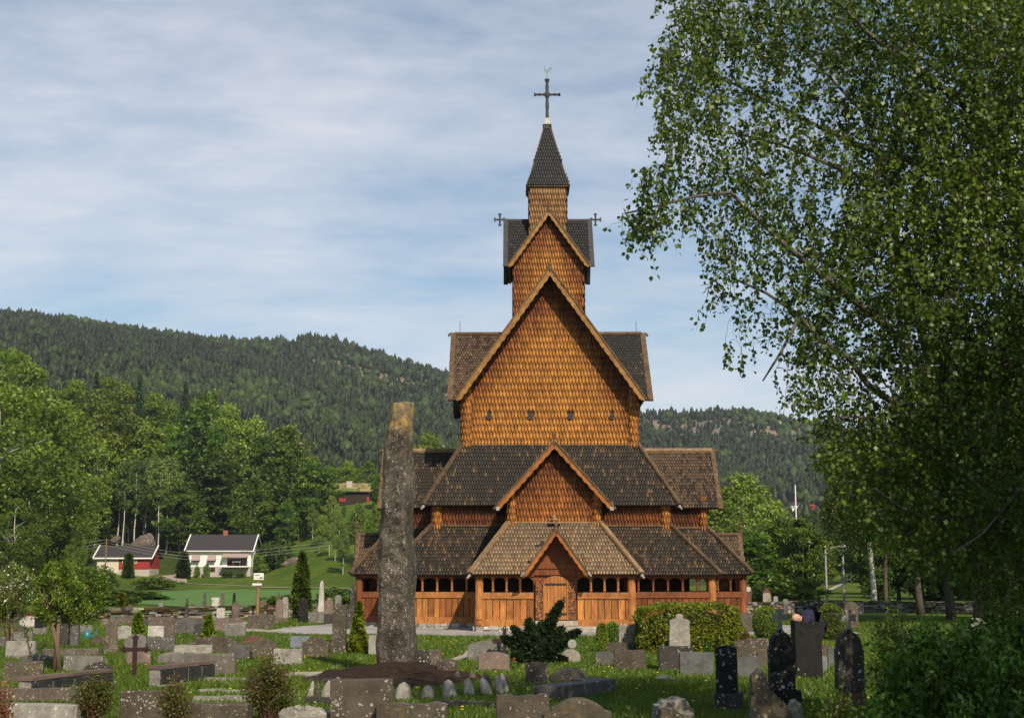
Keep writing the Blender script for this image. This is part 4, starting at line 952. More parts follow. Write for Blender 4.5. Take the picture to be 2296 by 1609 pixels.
# --- zoom 5
st(5, 178, 355, 605, 910, 'rtop', 'rough', 'tall light irregular stone leaning at the left end of the hedge', rough=.03)
st(5, 43, 330, 806, 915, 'slab', 'brownspot', 'brown slab behind the spotted stone left of the hedge')
st(5, 130, 455, 880, 1090, 'rtop', 'brownspot', 'dark spotted stone in front at the left end of the hedge', t=.22)
r = st(5, 712, 928, 505, 1100, 'neck', 'light', 'pale necked monument with shaped top on a dark block before the hedge', base=(598, 948, 848, 'dark'), t=.24)
st(5, 820, 1172, 905, 1160, 'slab', 'smooth', 'polished grey rectangular stone in front of the pale necked monument', rz=.03)
st(5, 1213, 1430, 840, 1522, 'arch', 'blackspot', 'black upright stone covered in large pale lichen discs on a block', base=(1200, 1478, 1333, 'dark'), t=.26, rz=-.2)
st(5, 1395, 1812, 765, 1010, 'scallop', 'brownspot', 'wide brown stone with scalloped top and lichen discs right of the hedge')
st(5, 1430, 1672, 950, 1205, 'arch', 'smooth', 'dark bluish arched stone behind the diagonal broken stone')
st(5, 1640, 1782, 872, 1085, 'slab', 'brown', 'plain brown slab between the bluish arched stone and the cross-topped monument')
st(5, 555, 942, 1385, 1720, 'rough', 'rough', 'weathered light broken stone at the bottom edge, the rear of two', rough=.06, t=.5)
st(5, 595, 1120, 1492, 1760, 'diag', 'brown', 'yellowish brown broken stone at the bottom edge, the front of two', rough=.03, t=.3)
st(5, 1475, 1652, 490, 700, 'slab', 'brown', 'brown block slab at the right end of the hedge')
st(5, 1507, 1585, 240, 500, 'cap', 'redst', 'red-brown pillar monument at the right corner of the church')
st(5, 1695, 1786, 232, 470, 'point', 'redst', 'red gothic pointed monument with a pale panel', t=.3)
# --- zoom 6
st(6, 455, 522, 355, 500, 'round', 'black', 'small black arched stone with a light panel near the wall')
st(6, 565, 622, 350, 510, 'cap', 'grey', 'grey upright stone behind the pale cross arm')
st(6, 676, 958, 575, 1215, 'rtop', 'black', 'tall rough black stone behind which a person bends over', t=.3, rough=.03)
st(6, 215, 700, 1080, 1900, 'diag', 'brown', 'large dark diagonal broken stone in the right foreground', t=.3, rough=.03)
st(6, 405, 765, 1415, 1820, 'diag', 'rough', 'light rugged stone at the bottom edge right of the diagonal stone', t=.35, rough=.06, rz=3.0)
st(6, 1212, 1357, 375, 665, 'round', 'brown', 'tall light brown round-topped stone behind the metal cross')
st(6, 1355, 1417, 400, 505, 'slab', 'light', 'small light slab against the wall right of the round-topped stone')
st(6, 955, 1042, 830, 1080, 'arch', 'brown', 'brown slab right of the tall rough black stone')
st(6, 1035, 1147, 860, 1080, 'slab', 'smooth', 'blue-grey granular slab left of the dark tapering monument')
st(6, 955, 1022, 950, 1140, 'arch', 'bluish', 'small blue-grey arched stone at the foot of the tall black stone')
# --- zoom 7
st(7, 985, 1100, 830, 945, 'slab', 'grey', 'dim grey slab in the shade under the far right birches')
st(7, 1105, 1205, 825, 995, 'rtop', 'lich', 'lichened slab in the shade under the far right birches')
st(7, 1112, 1218, 1015, 1075, 'rtop', 'rough', 'low pale stone on the sunlit strip at the far right')
st(7, 445, 640, 935, 1190, 'slab', 'brown', 'brown slab half buried in the leafy shrub at the right')
# --- plaques with writing near the right wall
def plaque(z, x0, x1, yt, yb, kind, mat, label, rows, ink=(.7, .66, .6)):
    r = stone(z, x0, x1, yt, yb, kind, mat, label, rz=0)
    me = r.data; xs = [v.co.x for v in me.vertices]; zs = [v.co.z for v in me.vertices]; w = max(xs) - min(xs); h = max(zs)
    b = MB(); random.seed(len(label))
    for (a, c, q) in rows:
        x = a
        while x < c - .02:
            L = random.uniform(.02, .05); b.box(w * (x - .5), w * (min(x + L, c) - .5), -max(v.co.y for v in me.vertices) - .012, -max(v.co.y for v in me.vertices) - .002, h * q, h * (q + .055), ink); x += L + .012
    b.build('inscription', M['colored'], r); return r
plaque(6, 690, 802, 395, 540, 'slab', 'dark', 'dark slab with four lines of white lettering beside the wall', [(.1, .85, .72), (.35, .85, .56), (.12, .85, .45), (.25, .85, .34)])
plaque(6, 780, 920, 430, 545, 'slab', 'black', 'polished black slab with faint lettering beside the clipped shrub', [(.5, .9, .6), (.5, .9, .45), (.5, .9, .33)], (.06, .07, .08))
r = plaque(6, 945, 1120, 385, 520, 'arch', 'black', 'black arched stone with a white half-round emblem above the clipped shrub', [])
me_ = r.data; yy = -max(v.co.y for v in me_.vertices); hh = max(v.co.z for v in me_.vertices)
b = MB(); b.prism([(.12 * math.cos(math.pi * i / 10), hh - .26 + .15 * math.sin(math.pi * i / 10)) for i in range(11)], yy - .014, yy - .002, (.6, .58, .55)); b.build('emblem', M['colored'], r)
# panels / discs on existing ones
def decal(obj_label, pts_fn):
    for o in COL.objects:
        if o.get('label') == obj_label: pts_fn(o)
def panel_on(o, x0, x1, z0, z1, c, name='inset_panel', disc=False):
    t = max(v.co.y for v in o.data.vertices); b = MB()
    if disc: b.tube([((x0 + x1) / 2, -t - .02, (z0 + z1) / 2), ((x0 + x1) / 2, -t, (z0 + z1) / 2)], (x1 - x0) / 2, 14, c)
    else: b.prism([(x0, z0), (x1, z0), (x1, z1 * .93), ((x0 + x1) / 2, z1), (x0, z1 * .93)], -t - .015, -t - .001, c)
    b.build(name, M['colored'], o)
decal('red-brown pillar monument at the right corner of the church', lambda o: panel_on(o, -.17, .17, 1.35, 1.69, (.5, .46, .4), 'round_medallion', True))
decal('red gothic pointed monument with a pale panel', lambda o: panel_on(o, -.3, .3, .2, 1.25, (.36, .3, .24)))
decal('small black arched stone with a light panel near the wall', lambda o: panel_on(o, -.14, .14, .5, 1.1, (.3, .29, .28)))
decal('broad foreground stone with curved crest and a round pale lichen disc', lambda o: panel_on(o, -.11, .0, o.data.vertices and 1.02, 1.13, (.34, .33, .28), 'lichen_disc', True))
# drapery on black pointed monument, crosses on tall monuments
def cross_mesh(b, x, z0, h, w, t=.05, r=.06, flare=.02):
    c = r; zc = z0 + h * .62
    pts = [(x - r, z0), (x + r, z0), (x + r * .8, zc - r), (x + w / 2, zc - r - flare), (x + w / 2, zc + r + flare), (x + r * .8, zc + r), (x + r + flare, z0 + h), (x - r - flare, z0 + h), (x - r * .8, zc + r), (x - w / 2, zc + r + flare), (x - w / 2, zc - r - flare), (x - r * .8, zc - r)]
    b.prism(pts, -t, t)
def cross_monument(z, x0, x1, yt, yb, mat, label, cx0, cx1, cyt, bx0, bx1, byt, cmat, bmat):
    u0, vt = zd(z, x0, yt); u1, vb = zd(z, x1, yb); um = (u0 + u1) / 2; Y = on_ground(um, vb).y; X = at(um, vb, Y).x; w = (u1 - u0) / F * Y; h = at(um, vt, Y).z
    r = empty('cross_monument', (X, Y, 0), label, 'monument', GG); _, bt = zd(z, 0, byt); bz = at(um, bt, Y).z; bu0, _ = zd(z, bx0, 0); bu1, _ = zd(z, bx1, 0); bw = (bu1 - bu0) / F * Y
    a = w / 2; hh = h - bz
    pts = [(-a, 0), (a, 0), (a * .97, hh * .62), (a * 1.0, hh * .66), (a * .88, hh * .7), (a * .8, hh * .84), (a * .5, hh * .93), (a * .18, hh * .97), (a * .15, hh), (-a * .15, hh), (-a * .18, hh * .97), (-a * .5, hh * .93), (-a * .8, hh * .84), (-a * .88, hh * .7), (-a, hh * .66), (-a * .97, hh * .62)]
    solid(pts, .24, S[mat], 'headstone', r, (0, 0, bz))
    solid([(-bw / 2, -.1), (bw / 2, -.1), (bw / 2, bz), (-bw / 2, bz)], .42, S[bmat], 'plinth', r, (((bu0 + bu1) / 2 - um) / F * Y, 0, 0))
    _, ct = zd(z, 0, cyt); cu0, _ = zd(z, cx0, 0); cu1, _ = zd(z, cx1, 0); ch = at(um, ct, Y).z - h; b = MB(); cross_mesh(b, ((cu0 + cu1) / 2 - um) / F * Y, h - .02, ch, (cu1 - cu0) / F * Y, .035, .035, .02)
    b.build('cross', cmat, r)
cross_monument(6, 432, 690, 670, 1500, 'blackspot', 'black lichen-spotted monument crowned by a pale stone cross', 483, 628, 440, 425, 735, 1310, S['light'], 'black')
cross_monument(6, 1142, 1420, 670, 1500, 'dark', 'dark tapering monument crowned by a grey metal cross', 1212, 1362, 452, 1160, 1420, 1332, S['light'], 'redst')
# iron crosses
M['rust'] = m_plain('dark_rusted_iron', (.045, .022, .018), .7, 20, .4, .3)
def cross_at(z, x0, x1, yt, yb, label, ornate=False, cyc=None):
    u0, vt = zd(z, x0, yt); u1, vb = zd(z, x1, yb); um = (u0 + u1) / 2; Y = on_ground(um, vb).y; X = at(um, vb, Y).x; w = (u1 - u0) / F * Y / 2; h = at(um, vt, Y).z
    _, vc = zd(z, 0, cyc); zc = at(um, vc, Y).z; r = w * .15; b = MB()
    b.box(-r, r, -.025, .025, -.1, h - r); b.box(-w + r, w - r, -.022, .022, zc - r, zc + r)
    for x, zz in ((0, h - r), (-w + r, zc), (w - r, zc)):
        for dx, dz in ((0, r * .9), (0, -r * .9), (r * .9, 0), (-r * .9, 0)):
            if ornate: b.tube([(x + dx + r * .8 * math.cos(t), 0, zz + dz + r * .8 * math.sin(t)) for t in [i * math.pi / 4 for i in range(9)]], .012, 5)
            else: b.tube([(x + dx, -.03, zz + dz), (x + dx, .03, zz + dz)], r * .75, 10)
    if ornate:
        for s in (-1, 1): b.tube([(s * w * .5 * math.cos(t), 0, zc + w * .5 * math.sin(t)) for t in [i * math.pi / 16 for i in range(1, 8)]], .012, 5)
    o = b.build('iron_cross', M['rust'], loc=(X, Y, 0)); return tag(o, label, 'cross', 'iron grave crosses')
cross_at(1, 1140, 1388, 832, 1222, 'dark rusty iron cross with trefoil ends on the left lawn', cyc=962)
cross_at(4, 200, 442, 655, 1010, 'ornate rusty iron cross with openwork rings near the paving', True, 790)
# ring stones at the mound
ring = [(2, 1340, 1420, 1255, 1422, .25), (2, 1412, 1480, 1265, 1415, .1), (2, 1465, 1590, 1250, 1425, .3), (3, 215, 310, 1213, 1300, 0), (3, 788, 965, 1265, 1432, .1), (3, 1030, 1186, 1295, 1424, .1), (3, 1232, 1395, 1240, 1415, -.12), (3, 1440, 1566, 1225, 1402, -.18), (3, 1588, 1722, 1220, 1388, -.3), (3, 1343, 1442, 1170, 1255, -.1), (3, 1490, 1572, 1165, 1232, 0), (3, 1160, 1247, 1155, 1210, 0), (4, 40, 205, 1175, 1365, -.3), (4, 75, 215, 1120, 1330, -.25), (4, 205, 330, 1150, 1355, -.3), (4, 270, 375, 1128, 1340, -.3), (4, 330, 385, 1140, 1300, -.1)]
desc = ['slender stone standing at the far left of the mound', 'short rounded stone second from the left of the mound', 'broad tilted stone behind the lichen-dotted foreground slab', 'low round stone peeping above the lichen-dotted foreground slab', 'large pale rounded stone in front of the mound', 'squat pale cracked stone in front of the mound', 'pale flat-topped stone leaning left before the mound', 'pale pointed oval stone leaning before the mound', 'slim grey speckled stone leaning right of the mound', 'small dark rounded stone behind the pale pointed one', 'small dark rounded stone near the right of the mound', 'small buried stone beside the dark arched gravestone', 'speckled slim stone at the right end of the ring', 'dark broad stone behind the speckled slim stone', 'grey upright slim stone in the right cluster of the ring', 'grey-white slanting stone in the right cluster of the ring', 'last small dark stone at the right end of the ring']
for i, ((z, x0, x1, yt, yb, sk), d_) in enumerate(zip(ring, desc)):
    u0, vt = zd(z, x0, yt); u1, vb = zd(z, x1, yb); um = (u0 + u1) / 2; g = on_ground(um, vb); zz = 0
    w = (u1 - u0) / F * g.y; h = at(um, vt, g.y).z - zz; a = w / 2 * (1 - abs(sk) * .8); n = 14; V = []; 
    b = MB(); rows = 9; t = a * .75
    for k in range(rows + 1):
        f = k / rows; rr_ = (1 - f ** 2.6) ** .5 * .93 + .02
        for j in range(n):
            th_ = 2 * math.pi * j / n; V.append((a * rr_ * math.cos(th_) + sk * h * (f - .4) * .9, t * rr_ * math.sin(th_), -.08 + (h + .08) * f))
    V = np.array(V); V += noise3(V, i, 3, 7)[:, None] * V * [.10, .10, 0]
    fs = [tuple(reversed(range(n))), tuple(range(rows * n, rows * n + n))] + [(k * n + j, k * n + (j + 1) % n, (k + 1) * n + (j + 1) % n, (k + 1) * n + j) for k in range(rows) for j in range(n)]
    b.add(V, fs); o = b.build('ring_stone', S['light' if i in (4, 5, 6, 7, 0, 2, 8, 12, 14, 15) else 'brownspot'], smooth=True, loc=(g.x, g.y, zz)); tag(o, d_, 'boulder', 'small stones ringing the mound of the standing stone')
# boulders
def boulder(z, x0, x1, yt, yb, label, mat='brownspot', seed=1):
    u0, vt = zd(z, x0, yt); u1, vb = zd(z, x1, yb); um = (u0 + u1) / 2; g = on_ground(um, vb); w = (u1 - u0) / F * g.y / 2; h = at(um, vt, g.y).z
    bm = bmesh.new(); bmesh.ops.create_icosphere(bm, subdivisions=4, radius=1); P = np.array([v.co for v in bm.verts]); nn = noise3(P, seed, 4, 1.6) * .16
    for v, k in zip(bm.verts, nn): v.co = v.co * (1 + k)
    for v in bm.verts: v.co = Vector((v.co.x * w, v.co.y * w * .6, v.co.z * h * .95))
    me = bpy.data.meshes.new('boulder'); bm.to_mesh(me); bm.free(); me.polygons.foreach_set('use_smooth', [True] * len(me.polygons)); o = link(me, 'boulder', S[mat], loc=(g.x, g.y, 0)); return tag(o, label, 'boulder')
boulder(4, 765, 1240, 1055, 1235, 'large mossy brown boulder in the grass right of the dark arched stone', 'brown', 3)
boulder(5, 540, 778, 1148, 1215, 'small flat light boulder on the lawn', 'rough', 5)
# grave enclosures
def enclosure(z, pts_cap, hpx, label, panels, n, mat='panel', th=.22, capz=None):
    """wall with a flat cap and slab panels between two picture points (x,ytop)->(x,ytop)"""
    (xa, ya, yba), (xb, yb_, ybb) = pts_cap
    ua, vta = zd(z, xa, ya); _, vba = zd(z, xa, yba); ub, vtb = zd(z, xb, yb_); _, vbb = zd(z, xb, ybb)
    A = on_ground(ua, vba); B = on_ground(ub, vbb); h = (at(ua, vta, A.y).z + at(ub, vtb, B.y).z) / 2; A.z = B.z = 0
    L = (B - A).length; d = (B - A).normalized(); r = empty('grave_enclosure', A, label, 'grave enclosure', None, math.atan2(d.y, d.x))
    b = MB(); k = max(2, int(L / .6))
    for i in range(k): b.box(L * i / k, L * (i + 1) / k + .004, -.03, th + .04, h - .05 - random.random() * .01, h, (.15, .10, .085), jit=.008)
    b.build('cap_slab', M['colored'], r)
    b = MB(); b.box(.02, L - .02, .0, th, -.1, h - .055, jit=.004); b.build('wall_core', S['rough'], r)
    for i in range(n):
        b = MB(); a, c = L * i / n + .03, L * (i + 1) / n - .03; b.prism([(a, .06), (c, .06), (c, h - .075), (a, h - .075)], -.035, .0, bev=.008); b.build('stone_panel', S[mat], r)
    b = MB(); b.box(-.05, L + .05, -.07, -.04, -.05, .045, jit=.01); b.build('base_course', S['rough'], r); return r
enclosure(1, ((280, 1210, 1385), (1060, 1158, 1290)), 0, 'dark slab-sided grave enclosure wall with reddish cap at the lower left', 0, 4)
enclosure(2, ((-52, 1112, 1325), (470, 1072, 1262)), 0, 'grave enclosure wall of black panels with white joints right of the iron cross', 0, 4)
def kerb(z, x0, y0, x1, y1, h, w, label, mat='dark', k=None):
    A = on_ground(*zd(z, x0, y0)); B = on_ground(*zd(z, x1, y1)); d = (B - A); L = d.length; n = max(2, int(L / .8)) if k is None else k; b = MB()
    for i in range(n): b.box(L * i / n, L * (i + 1) / n - .01, -w / 2, w / 2, -.08, h + random.uniform(-.01, .01), jit=.012)
    b.box(0, L, -w / 2 + .03, w / 2 - .03, -.08, h - .03)
    o = b.build('grave_kerb', S[mat], loc=A); o.rotation_euler[2] = math.atan2(d.y, d.x); return tag(o, label, 'kerb', 'low stone kerbs around graves')
kerb(1, 0, 1470, 760, 1462, .22, .3, 'brown lichened kerb wall at the bottom left above the pale slab', 'lich')
kerb(2, 395, 1280, 1000, 1290, .10, .18, 'thin reddish kerb line running behind the reddish bush', 'rough')
kerb(2, 1300, 1275, 1600, 1280, .10, .16, 'short kerb behind the slender ring stones', 'dark')
kerb(2, 330, 1362, 800, 1370, .05, .14, 'flat kerb stones in the grass left of the reddish bush', 'rough')
kerb(2, 300, 1448, 800, 1455, .08, .22, 'kerb of light stones just above the rusty brown slab', 'rough')
kerb(2, 1330, 1478, 1590, 1478, .10, .16, 'short dark kerb left of the big dotted slab', 'dark')
kerb(3, 1180, 1510, 1723, 1530, .10, .22, 'dark flat kerb right of the long brown foreground slab', 'dark')
kerb(4, 385, 1278, 1330, 1290, .07, .14, 'long thin dark kerb on the shaded lawn', 'dark')
kerb(4, 770, 1420, 1350, 1330, .22, .5, 'broad slanting dark slab closing the kerbed grave on the shaded lawn', 'greydark', 3)
kerb(7, 1080, 1075, 1160, 1090, .1, .3, 'short pale kerb at the far right lawn', 'rough')
# ============================================================ STANDING STONE
lv = [(1530, 843, 935), (1497, 845, 934), (1450, 846, 934), (1400, 847, 934), (1300, 848, 932), (1200, 852, 930), (1130, 856, 929), (1060, 857, 928), (1000, 864, 928), (960, 869, 927), (945, 875, 926), (920, 877, 926), (903, 878, 925)]
MY = 29.6; V = []; n = 28; prof = []
for v, a, c in lv: prof.append((at(a, v, MY).x, at(c, v, MY).x, at(900, v, MY).z))
zs = np.linspace(prof[0][2], prof[-1][2], 200); pz = [p[2] for p in prof]; xl = np.interp(zs, pz, [p[0] for p in prof]); xr = np.interp(zs, pz, [p[1] for p in prof])
poly = [(-1, .25), (-1, -.55), (-.8, -.9), (-.2, -1.0), (.42, -1.0), (.52, -.9), (.97, .55), (.95, .9), (0, 1), (-.8, .9)]
pp = []
for i in range(len(poly)):
    a, c = poly[i], poly[(i + 1) % len(poly)]
    for k in range(8): pp.append((a[0] + (c[0] - a[0]) * k / 8, a[1] + (c[1] - a[1]) * k / 8))
n = len(pp)
for i, z in enumerate(zs):
    w = (xr[i] - xl[i]) / 2; c = (xr[i] + xl[i]) / 2
    for px, py in pp: V.append((c + px * w, py * .30 * (.75 + .35 * (1 - i / 200)), z))
V = np.array(V); nn = noise3(V, 8, 4, 3.2); nn2 = noise3(V, 12, 3, 11); cen = np.repeat((xl + xr) / 2, n)
nn3 = noise3(V * [1, 1, .45], 21, 4, 6.5); V[:, 0] += (nn * .035 + nn3 * .028 + nn2 * .012) * np.sign(V[:, 0] - cen); nn4 = noise3(V * [1, 1, .7], 33, 4, 2.6); V[:, 1] += nn * .07 + np.abs(nn3) * .09 + np.abs(nn4) * .10 + nn2 * .03 + noise3(V, 40, 3, 28) * .012
top = V[-n:]; top[:, 2] += (top[:, 0] - top[:, 0].min()) * .13 - .03; 
Fc = np.array([(k * n + j, k * n + (j + 1) % n, (k + 1) * n + (j + 1) % n, (k + 1) * n + j) for k in range(len(zs) - 1) for j in range(n)])
cap = np.array([list(range(len(V) - n, len(V)))])
xc, yc = float(cen[0]), MY; V[:, 0] -= xc
def m_menhir():
    m, nt, b = base_mat('standing_stone_rock', .9, .2); vec = coords(nt, (1, 1, 1)); n1 = noise(nt, vec, 2.2, 6, .7); n2 = noise(nt, vec, 28, 5, .7)
    geo = nt.nodes.new('ShaderNodeSeparateXYZ'); nt.links.new(coords(nt), geo.inputs[0])
    c = ramp(nt, n1, [(.32, (.034, .029, .025)), (.5, (.08, .064, .05)), (.70, (.165, .14, .115))])
    c = mix(nt, c, ramp(nt, n2, [(.3, (.55, .55, .55)), (.7, (1.3, 1.3, 1.3))]), .7, 'MULTIPLY')
    st_ = noise(nt, coords(nt, (9, 9, 2.2)), 1.6, 5, .7); c = mix(nt, c, (.36, .33, .29), ramp(nt, math_n(nt, 'ADD', st_, math_n(nt, 'MULTIPLY', n2, .35)), [(.76, (0, 0, 0)), (.83, (.7, .7, .7))]))
    pm = ramp(nt, noise(nt, vec, 1.7, 3, .5), [(.38, (.25, .25, .25)), (.56, (1.3, 1.3, 1.3))])
    for sc, kp, th in ((7, .3, .24), (16, .45, .34), (34, .5, .4), (60, .5, .42)):
        v = nt.nodes.new('ShaderNodeTexVoronoi'); v.inputs['Scale'].default_value = sc; nt.links.new(vec, v.inputs['Vector'])
        sep = nt.nodes.new('ShaderNodeSeparateColor'); nt.links.new(v.outputs['Color'], sep.inputs[0])
        ins = math_n(nt, 'LESS_THAN', math_n(nt, 'ADD', v.outputs['Distance'], math_n(nt, 'MULTIPLY', n2, .15)), math_n(nt, 'MULTIPLY', sep.outputs[1], th))
        f = math_n(nt, 'MULTIPLY', math_n(nt, 'MULTIPLY', math_n(nt, 'LESS_THAN', sep.outputs[0], math_n(nt, 'MULTIPLY', pm, kp)), ins), .9)
        c = mix(nt, c, (.50, .45, .38), f)
    yz = ramp(nt, math_n(nt, 'ADD', math_n(nt, 'MULTIPLY', geo.outputs[2], .178), math_n(nt, 'MULTIPLY', n1, .10)), [(.915, (0, 0, 0)), (.975, (1, 1, 1))])
    yl = noise(nt, vec, 5, 5, .7); c = mix(nt, c, (.42, .25, .035), math_n(nt, 'MULTIPLY', yz, ramp(nt, yl, [(.42, (0, 0, 0)), (.58, (1, 1, 1))])))
    c = mix(nt, c, (.26, .20, .12), math_n(nt, 'MULTIPLY', yz, .4))
    nt.links.new(c, b.inputs['Base Color']); bump(nt, b, math_n(nt, 'ADD', n2, math_n(nt, 'MULTIPLY', n1, 2)), .7, .04); return m
o = link(np_mesh('standing_stone', V, [Fc, cap], None, False), 'standing_stone', m_menhir(), loc=(xc, yc, 0)); tag(o, 'tall narrow standing stone with yellow lichen top on a brown mound', 'standing stone')
# ============================================================ VEGETATION
def rnd_dirs(n, rng):
    v = rng.normal(size=(n, 3)); return v / np.linalg.norm(v, axis=1, keepdims=True)
def leaf_quads(C, size, rng, aspect=.62, down=0.0, col=None, cvar=.3, fold=True):
    """rhombic leaves at centres C; returns V, F, colours"""
    n = len(C); a = rnd_dirs(n, rng); a[:, 2] -= down; a /= np.linalg.norm(a, axis=1, keepdims=True)
    b = np.cross(a, rnd_dirs(n, rng)); b /= np.linalg.norm(b, axis=1, keepdims=True) + 1e-9
    s = (size * rng.uniform(.7, 1.25, n))[:, None] if np.isscalar(size) else (size * rng.uniform(.7, 1.25, n))[:, None]
    p0 = C; p2 = C + a * s; mid = C + a * s * .42; p1 = mid + b * s * aspect * .5; p3 = mid - b * s * aspect * .5
    V = np.stack([p0, p1, p2, p3], 1).reshape(-1, 3); Fc = np.arange(n * 4).reshape(n, 4)
    c = np.asarray(col) if col is not None else np.array([.05, .09, .015])
    if c.ndim == 1: c = np.tile(c, (n, 1))
    return V, Fc, c * (1 + cvar * rng.uniform(-1, 1, n))[:, None]
G1 = U((.118, .18, .019)); G2 = U((.075, .125, .015)); G3 = U((.028, .055, .010)); YG = U((.13, .16, .015))
def merged(name, parts, mat, parent=None, loc=None, smooth=False):
    Vs = []; Fs = {}; Cs = {}; off = 0; order = []
    for V, Fc, c in parts:
        Vs.append(V); k = Fc.shape[1]; Fs.setdefault(k, []).append(Fc + off); Cs.setdefault(k, []).append(c); off += len(V)
    gs = [np.concatenate(Fs[k]) for k in Fs]; cs = [np.concatenate(Cs[k]) for k in Fs]
    return np_mesh(name, np.concatenate(Vs), gs, cs, smooth)
def crown(rng, H0, H1, R, ncl, nl, size, base, clr=1.0, top=.5, squash=1, down=.3, shell=.55, light=None, flat=.7, lean=(0, 0)):
    """foliage made of leaf clumps inside an uneven ellipsoid"""
    d = rnd_dirs(ncl, rng); rr = rng.uniform(shell, 1.0, ncl) ** .8
    lump = 1 + .22 * noise3(d, int(rng.integers(99)), 2, 2.2)
    zc = (H0 + H1) / 2; hz = (H1 - H0) / 2
    C = d * rr[:, None] * lump[:, None]
    z = C[:, 2]; taper = np.where(z > 0, 1 - top * z ** 2 * .6, 1 - .25 * z ** 2)
    C = np.stack([C[:, 0] * R * taper + lean[0] * z, C[:, 1] * R * squash * taper + lean[1] * z, zc + z * hz], 1)
    cols = base * rng.uniform(.65, 1.35, ncl)[:, None]
    if light is not None: m = rng.random(ncl) < .35; cols[m] = light * rng.uniform(.8, 1.25, m.sum())[:, None]
    cr = clr * rng.uniform(.7, 1.3, ncl)
    idx = np.repeat(np.arange(ncl), nl); q = rnd_dirs(len(idx), rng) * (rng.uniform(.25, 1, len(idx)) ** .6)[:, None]; q[:, 2] *= flat
    P = C[idx] + q * cr[idx][:, None]
    return C, leaf_quads(P, size, rng, down=down, col=cols[idx])
def limbs(rng, H, C, r0, zs=.25, n=14, mat=None):
    b = MB(); wob = lambda z: (.12 * math.sin(z * .7 + rng.uniform(0, .1)), .1 * math.cos(z * .6), z)
    zt = np.linspace(-.3, H * .92, 9); b.tube([wob(z) for z in zt], [max(.02, r0 * (1 - .93 * max(0, z) / H) * (1.25 if z < .3 else 1)) for z in zt], 8)
    for i in rng.choice(len(C), min(n, len(C)), replace=False):
        c = C[i]; z0 = max(H * zs, c[2] - math.hypot(c[0], c[1]) * rng.uniform(.5, 1.0)); s = Vector(wob(z0)); e = Vector(c)
        m = (s + e) / 2 + Vector((0, 0, .1 * (e - s).length)); rr = r0 * .35 * (1 - z0 / H * .6)
        b.tube([s, m, e], [rr, rr * .6, rr * .2], 5)
    return b
def tree(proto_fn, name): pass
def set_tree(root, parts): pass
PRO = {}
def proto(kind, seed):
    rng = np.random.default_rng(seed)
    if kind == 'broad':
        C, L = crown(rng, 2.5, 15, 4.0, 110, 75, .48, G1, 1.25, light=U((.165, .23, .023))); b = limbs(rng, 15, C, .26, n=22); bm = M['bark']
    elif kind == 'broadfine':
        C, L = crown(rng, 1.5, 15, 4.2, 150, 130, .27, G1 * .85, 1.15, light=U((.15, .21, .022))); b = limbs(rng, 15, C, .22, n=26); bm = M['birch']
    elif kind == 'maple':
        C, L = crown(rng, 1.2, 15, 4.6, 130, 75, .52, U((.050, .095, .011)), 1.3, light=U((.09, .15, .015)), flat=.4); b = limbs(rng, 15, C, .3, n=20); bm = M['bark']
    elif kind == 'birch':
        C, L = crown(rng, 3.5, 15, 2.7, 90, 75, .36, U((.14, .20, .032)), 1.05, top=.9, down=.9, light=U((.18, .24, .04))); b = limbs(rng, 15, C, .17, n=20); bm = M['birch']
    elif kind == 'slim':
        C, L = crown(rng, 6, 15, 1.7, 50, 60, .36, U((.14, .20, .04)), .9, top=.6, down=.6); b = limbs(rng, 15, C, .13, n=12); bm = M['birch']
    elif kind == 'spruce':
        P = []; cols = []
        for t in range(34):
            z = 1.2 + 13.6 * t / 34; R = (15.2 - z) / 15 * 3.0; k = int(6 + R * 5)
            for j in range(k):
                a = rng.uniform(0, 6.283); m = int(10 + R * 9); s = np.linspace(.15, 1, m) * R * rng.uniform(.75, 1.1)
                q = np.stack([s * math.cos(a), s * math.sin(a), z - s * .35 + .08 * s * s], 1) + rng.normal(size=(m, 3)) * .12; P.append(q); cols.append(np.tile(U((.028, .052, .014)) * rng.uniform(.6, 1.6), (m, 1)))
        P = np.concatenate(P); C = P[::200]; L = leaf_quads(P, .42, rng, .4, .5, np.concatenate(cols)); b = MB(); b.tube([(0, 0, -.3), (0, 0, 14.5)], [.22, .03], 7); bm = M['bark']
    elif kind == 'shrub':
        C, L = crown(rng, 0, 3, 2.0, 60, 70, .26, G2, .6, light=U((.11, .18, .024)), shell=.3); b = limbs(rng, 2.6, C, .07, .05, 14); bm = M['bark']
    lm = merged(kind + '_crown', [L], M['leaf_shared']); return lm, b, bm
def get_proto(kind, k):
    key = (kind, k)
    if key not in PRO:
        lm, b, bm = proto(kind, 100 * len(PRO) + 7 + k)
        lo = link(lm, 'crown', M['leaf_shared']); to = b.build('trunk', bm, None, True); PRO[key] = (lo.data, to.data)
        bpy.data.objects.remove(lo); bpy.data.objects.remove(to)
    return PRO[key]
def plant(kind, k, x, y, h, label, cat='tree', name=None, group=None, wide=1.0, z=None):
    lm, tm = get_proto(kind, k); z = h1(x, y) if z is None else z; hh = 3.0 if kind == 'shrub' else 15.0
    r = empty(name or {'broad': 'deciduous_tree', 'broadfine': 'deciduous_tree', 'maple': 'maple_tree', 'birch': 'birch_tree', 'slim': 'birch_tree', 'spruce': 'spruce_tree', 'shrub': 'shrub'}[kind], (x, y, z - .1), label, cat, group, random.uniform(0, 6.28))
    s = h / hh; r.scale = (s * wide, s * wide, s)
    for nm, me in (('crown', lm), ('trunk', tm)):
        o = bpy.data.objects.new(nm, me); COL.objects.link(o); o.parent = r
    return r
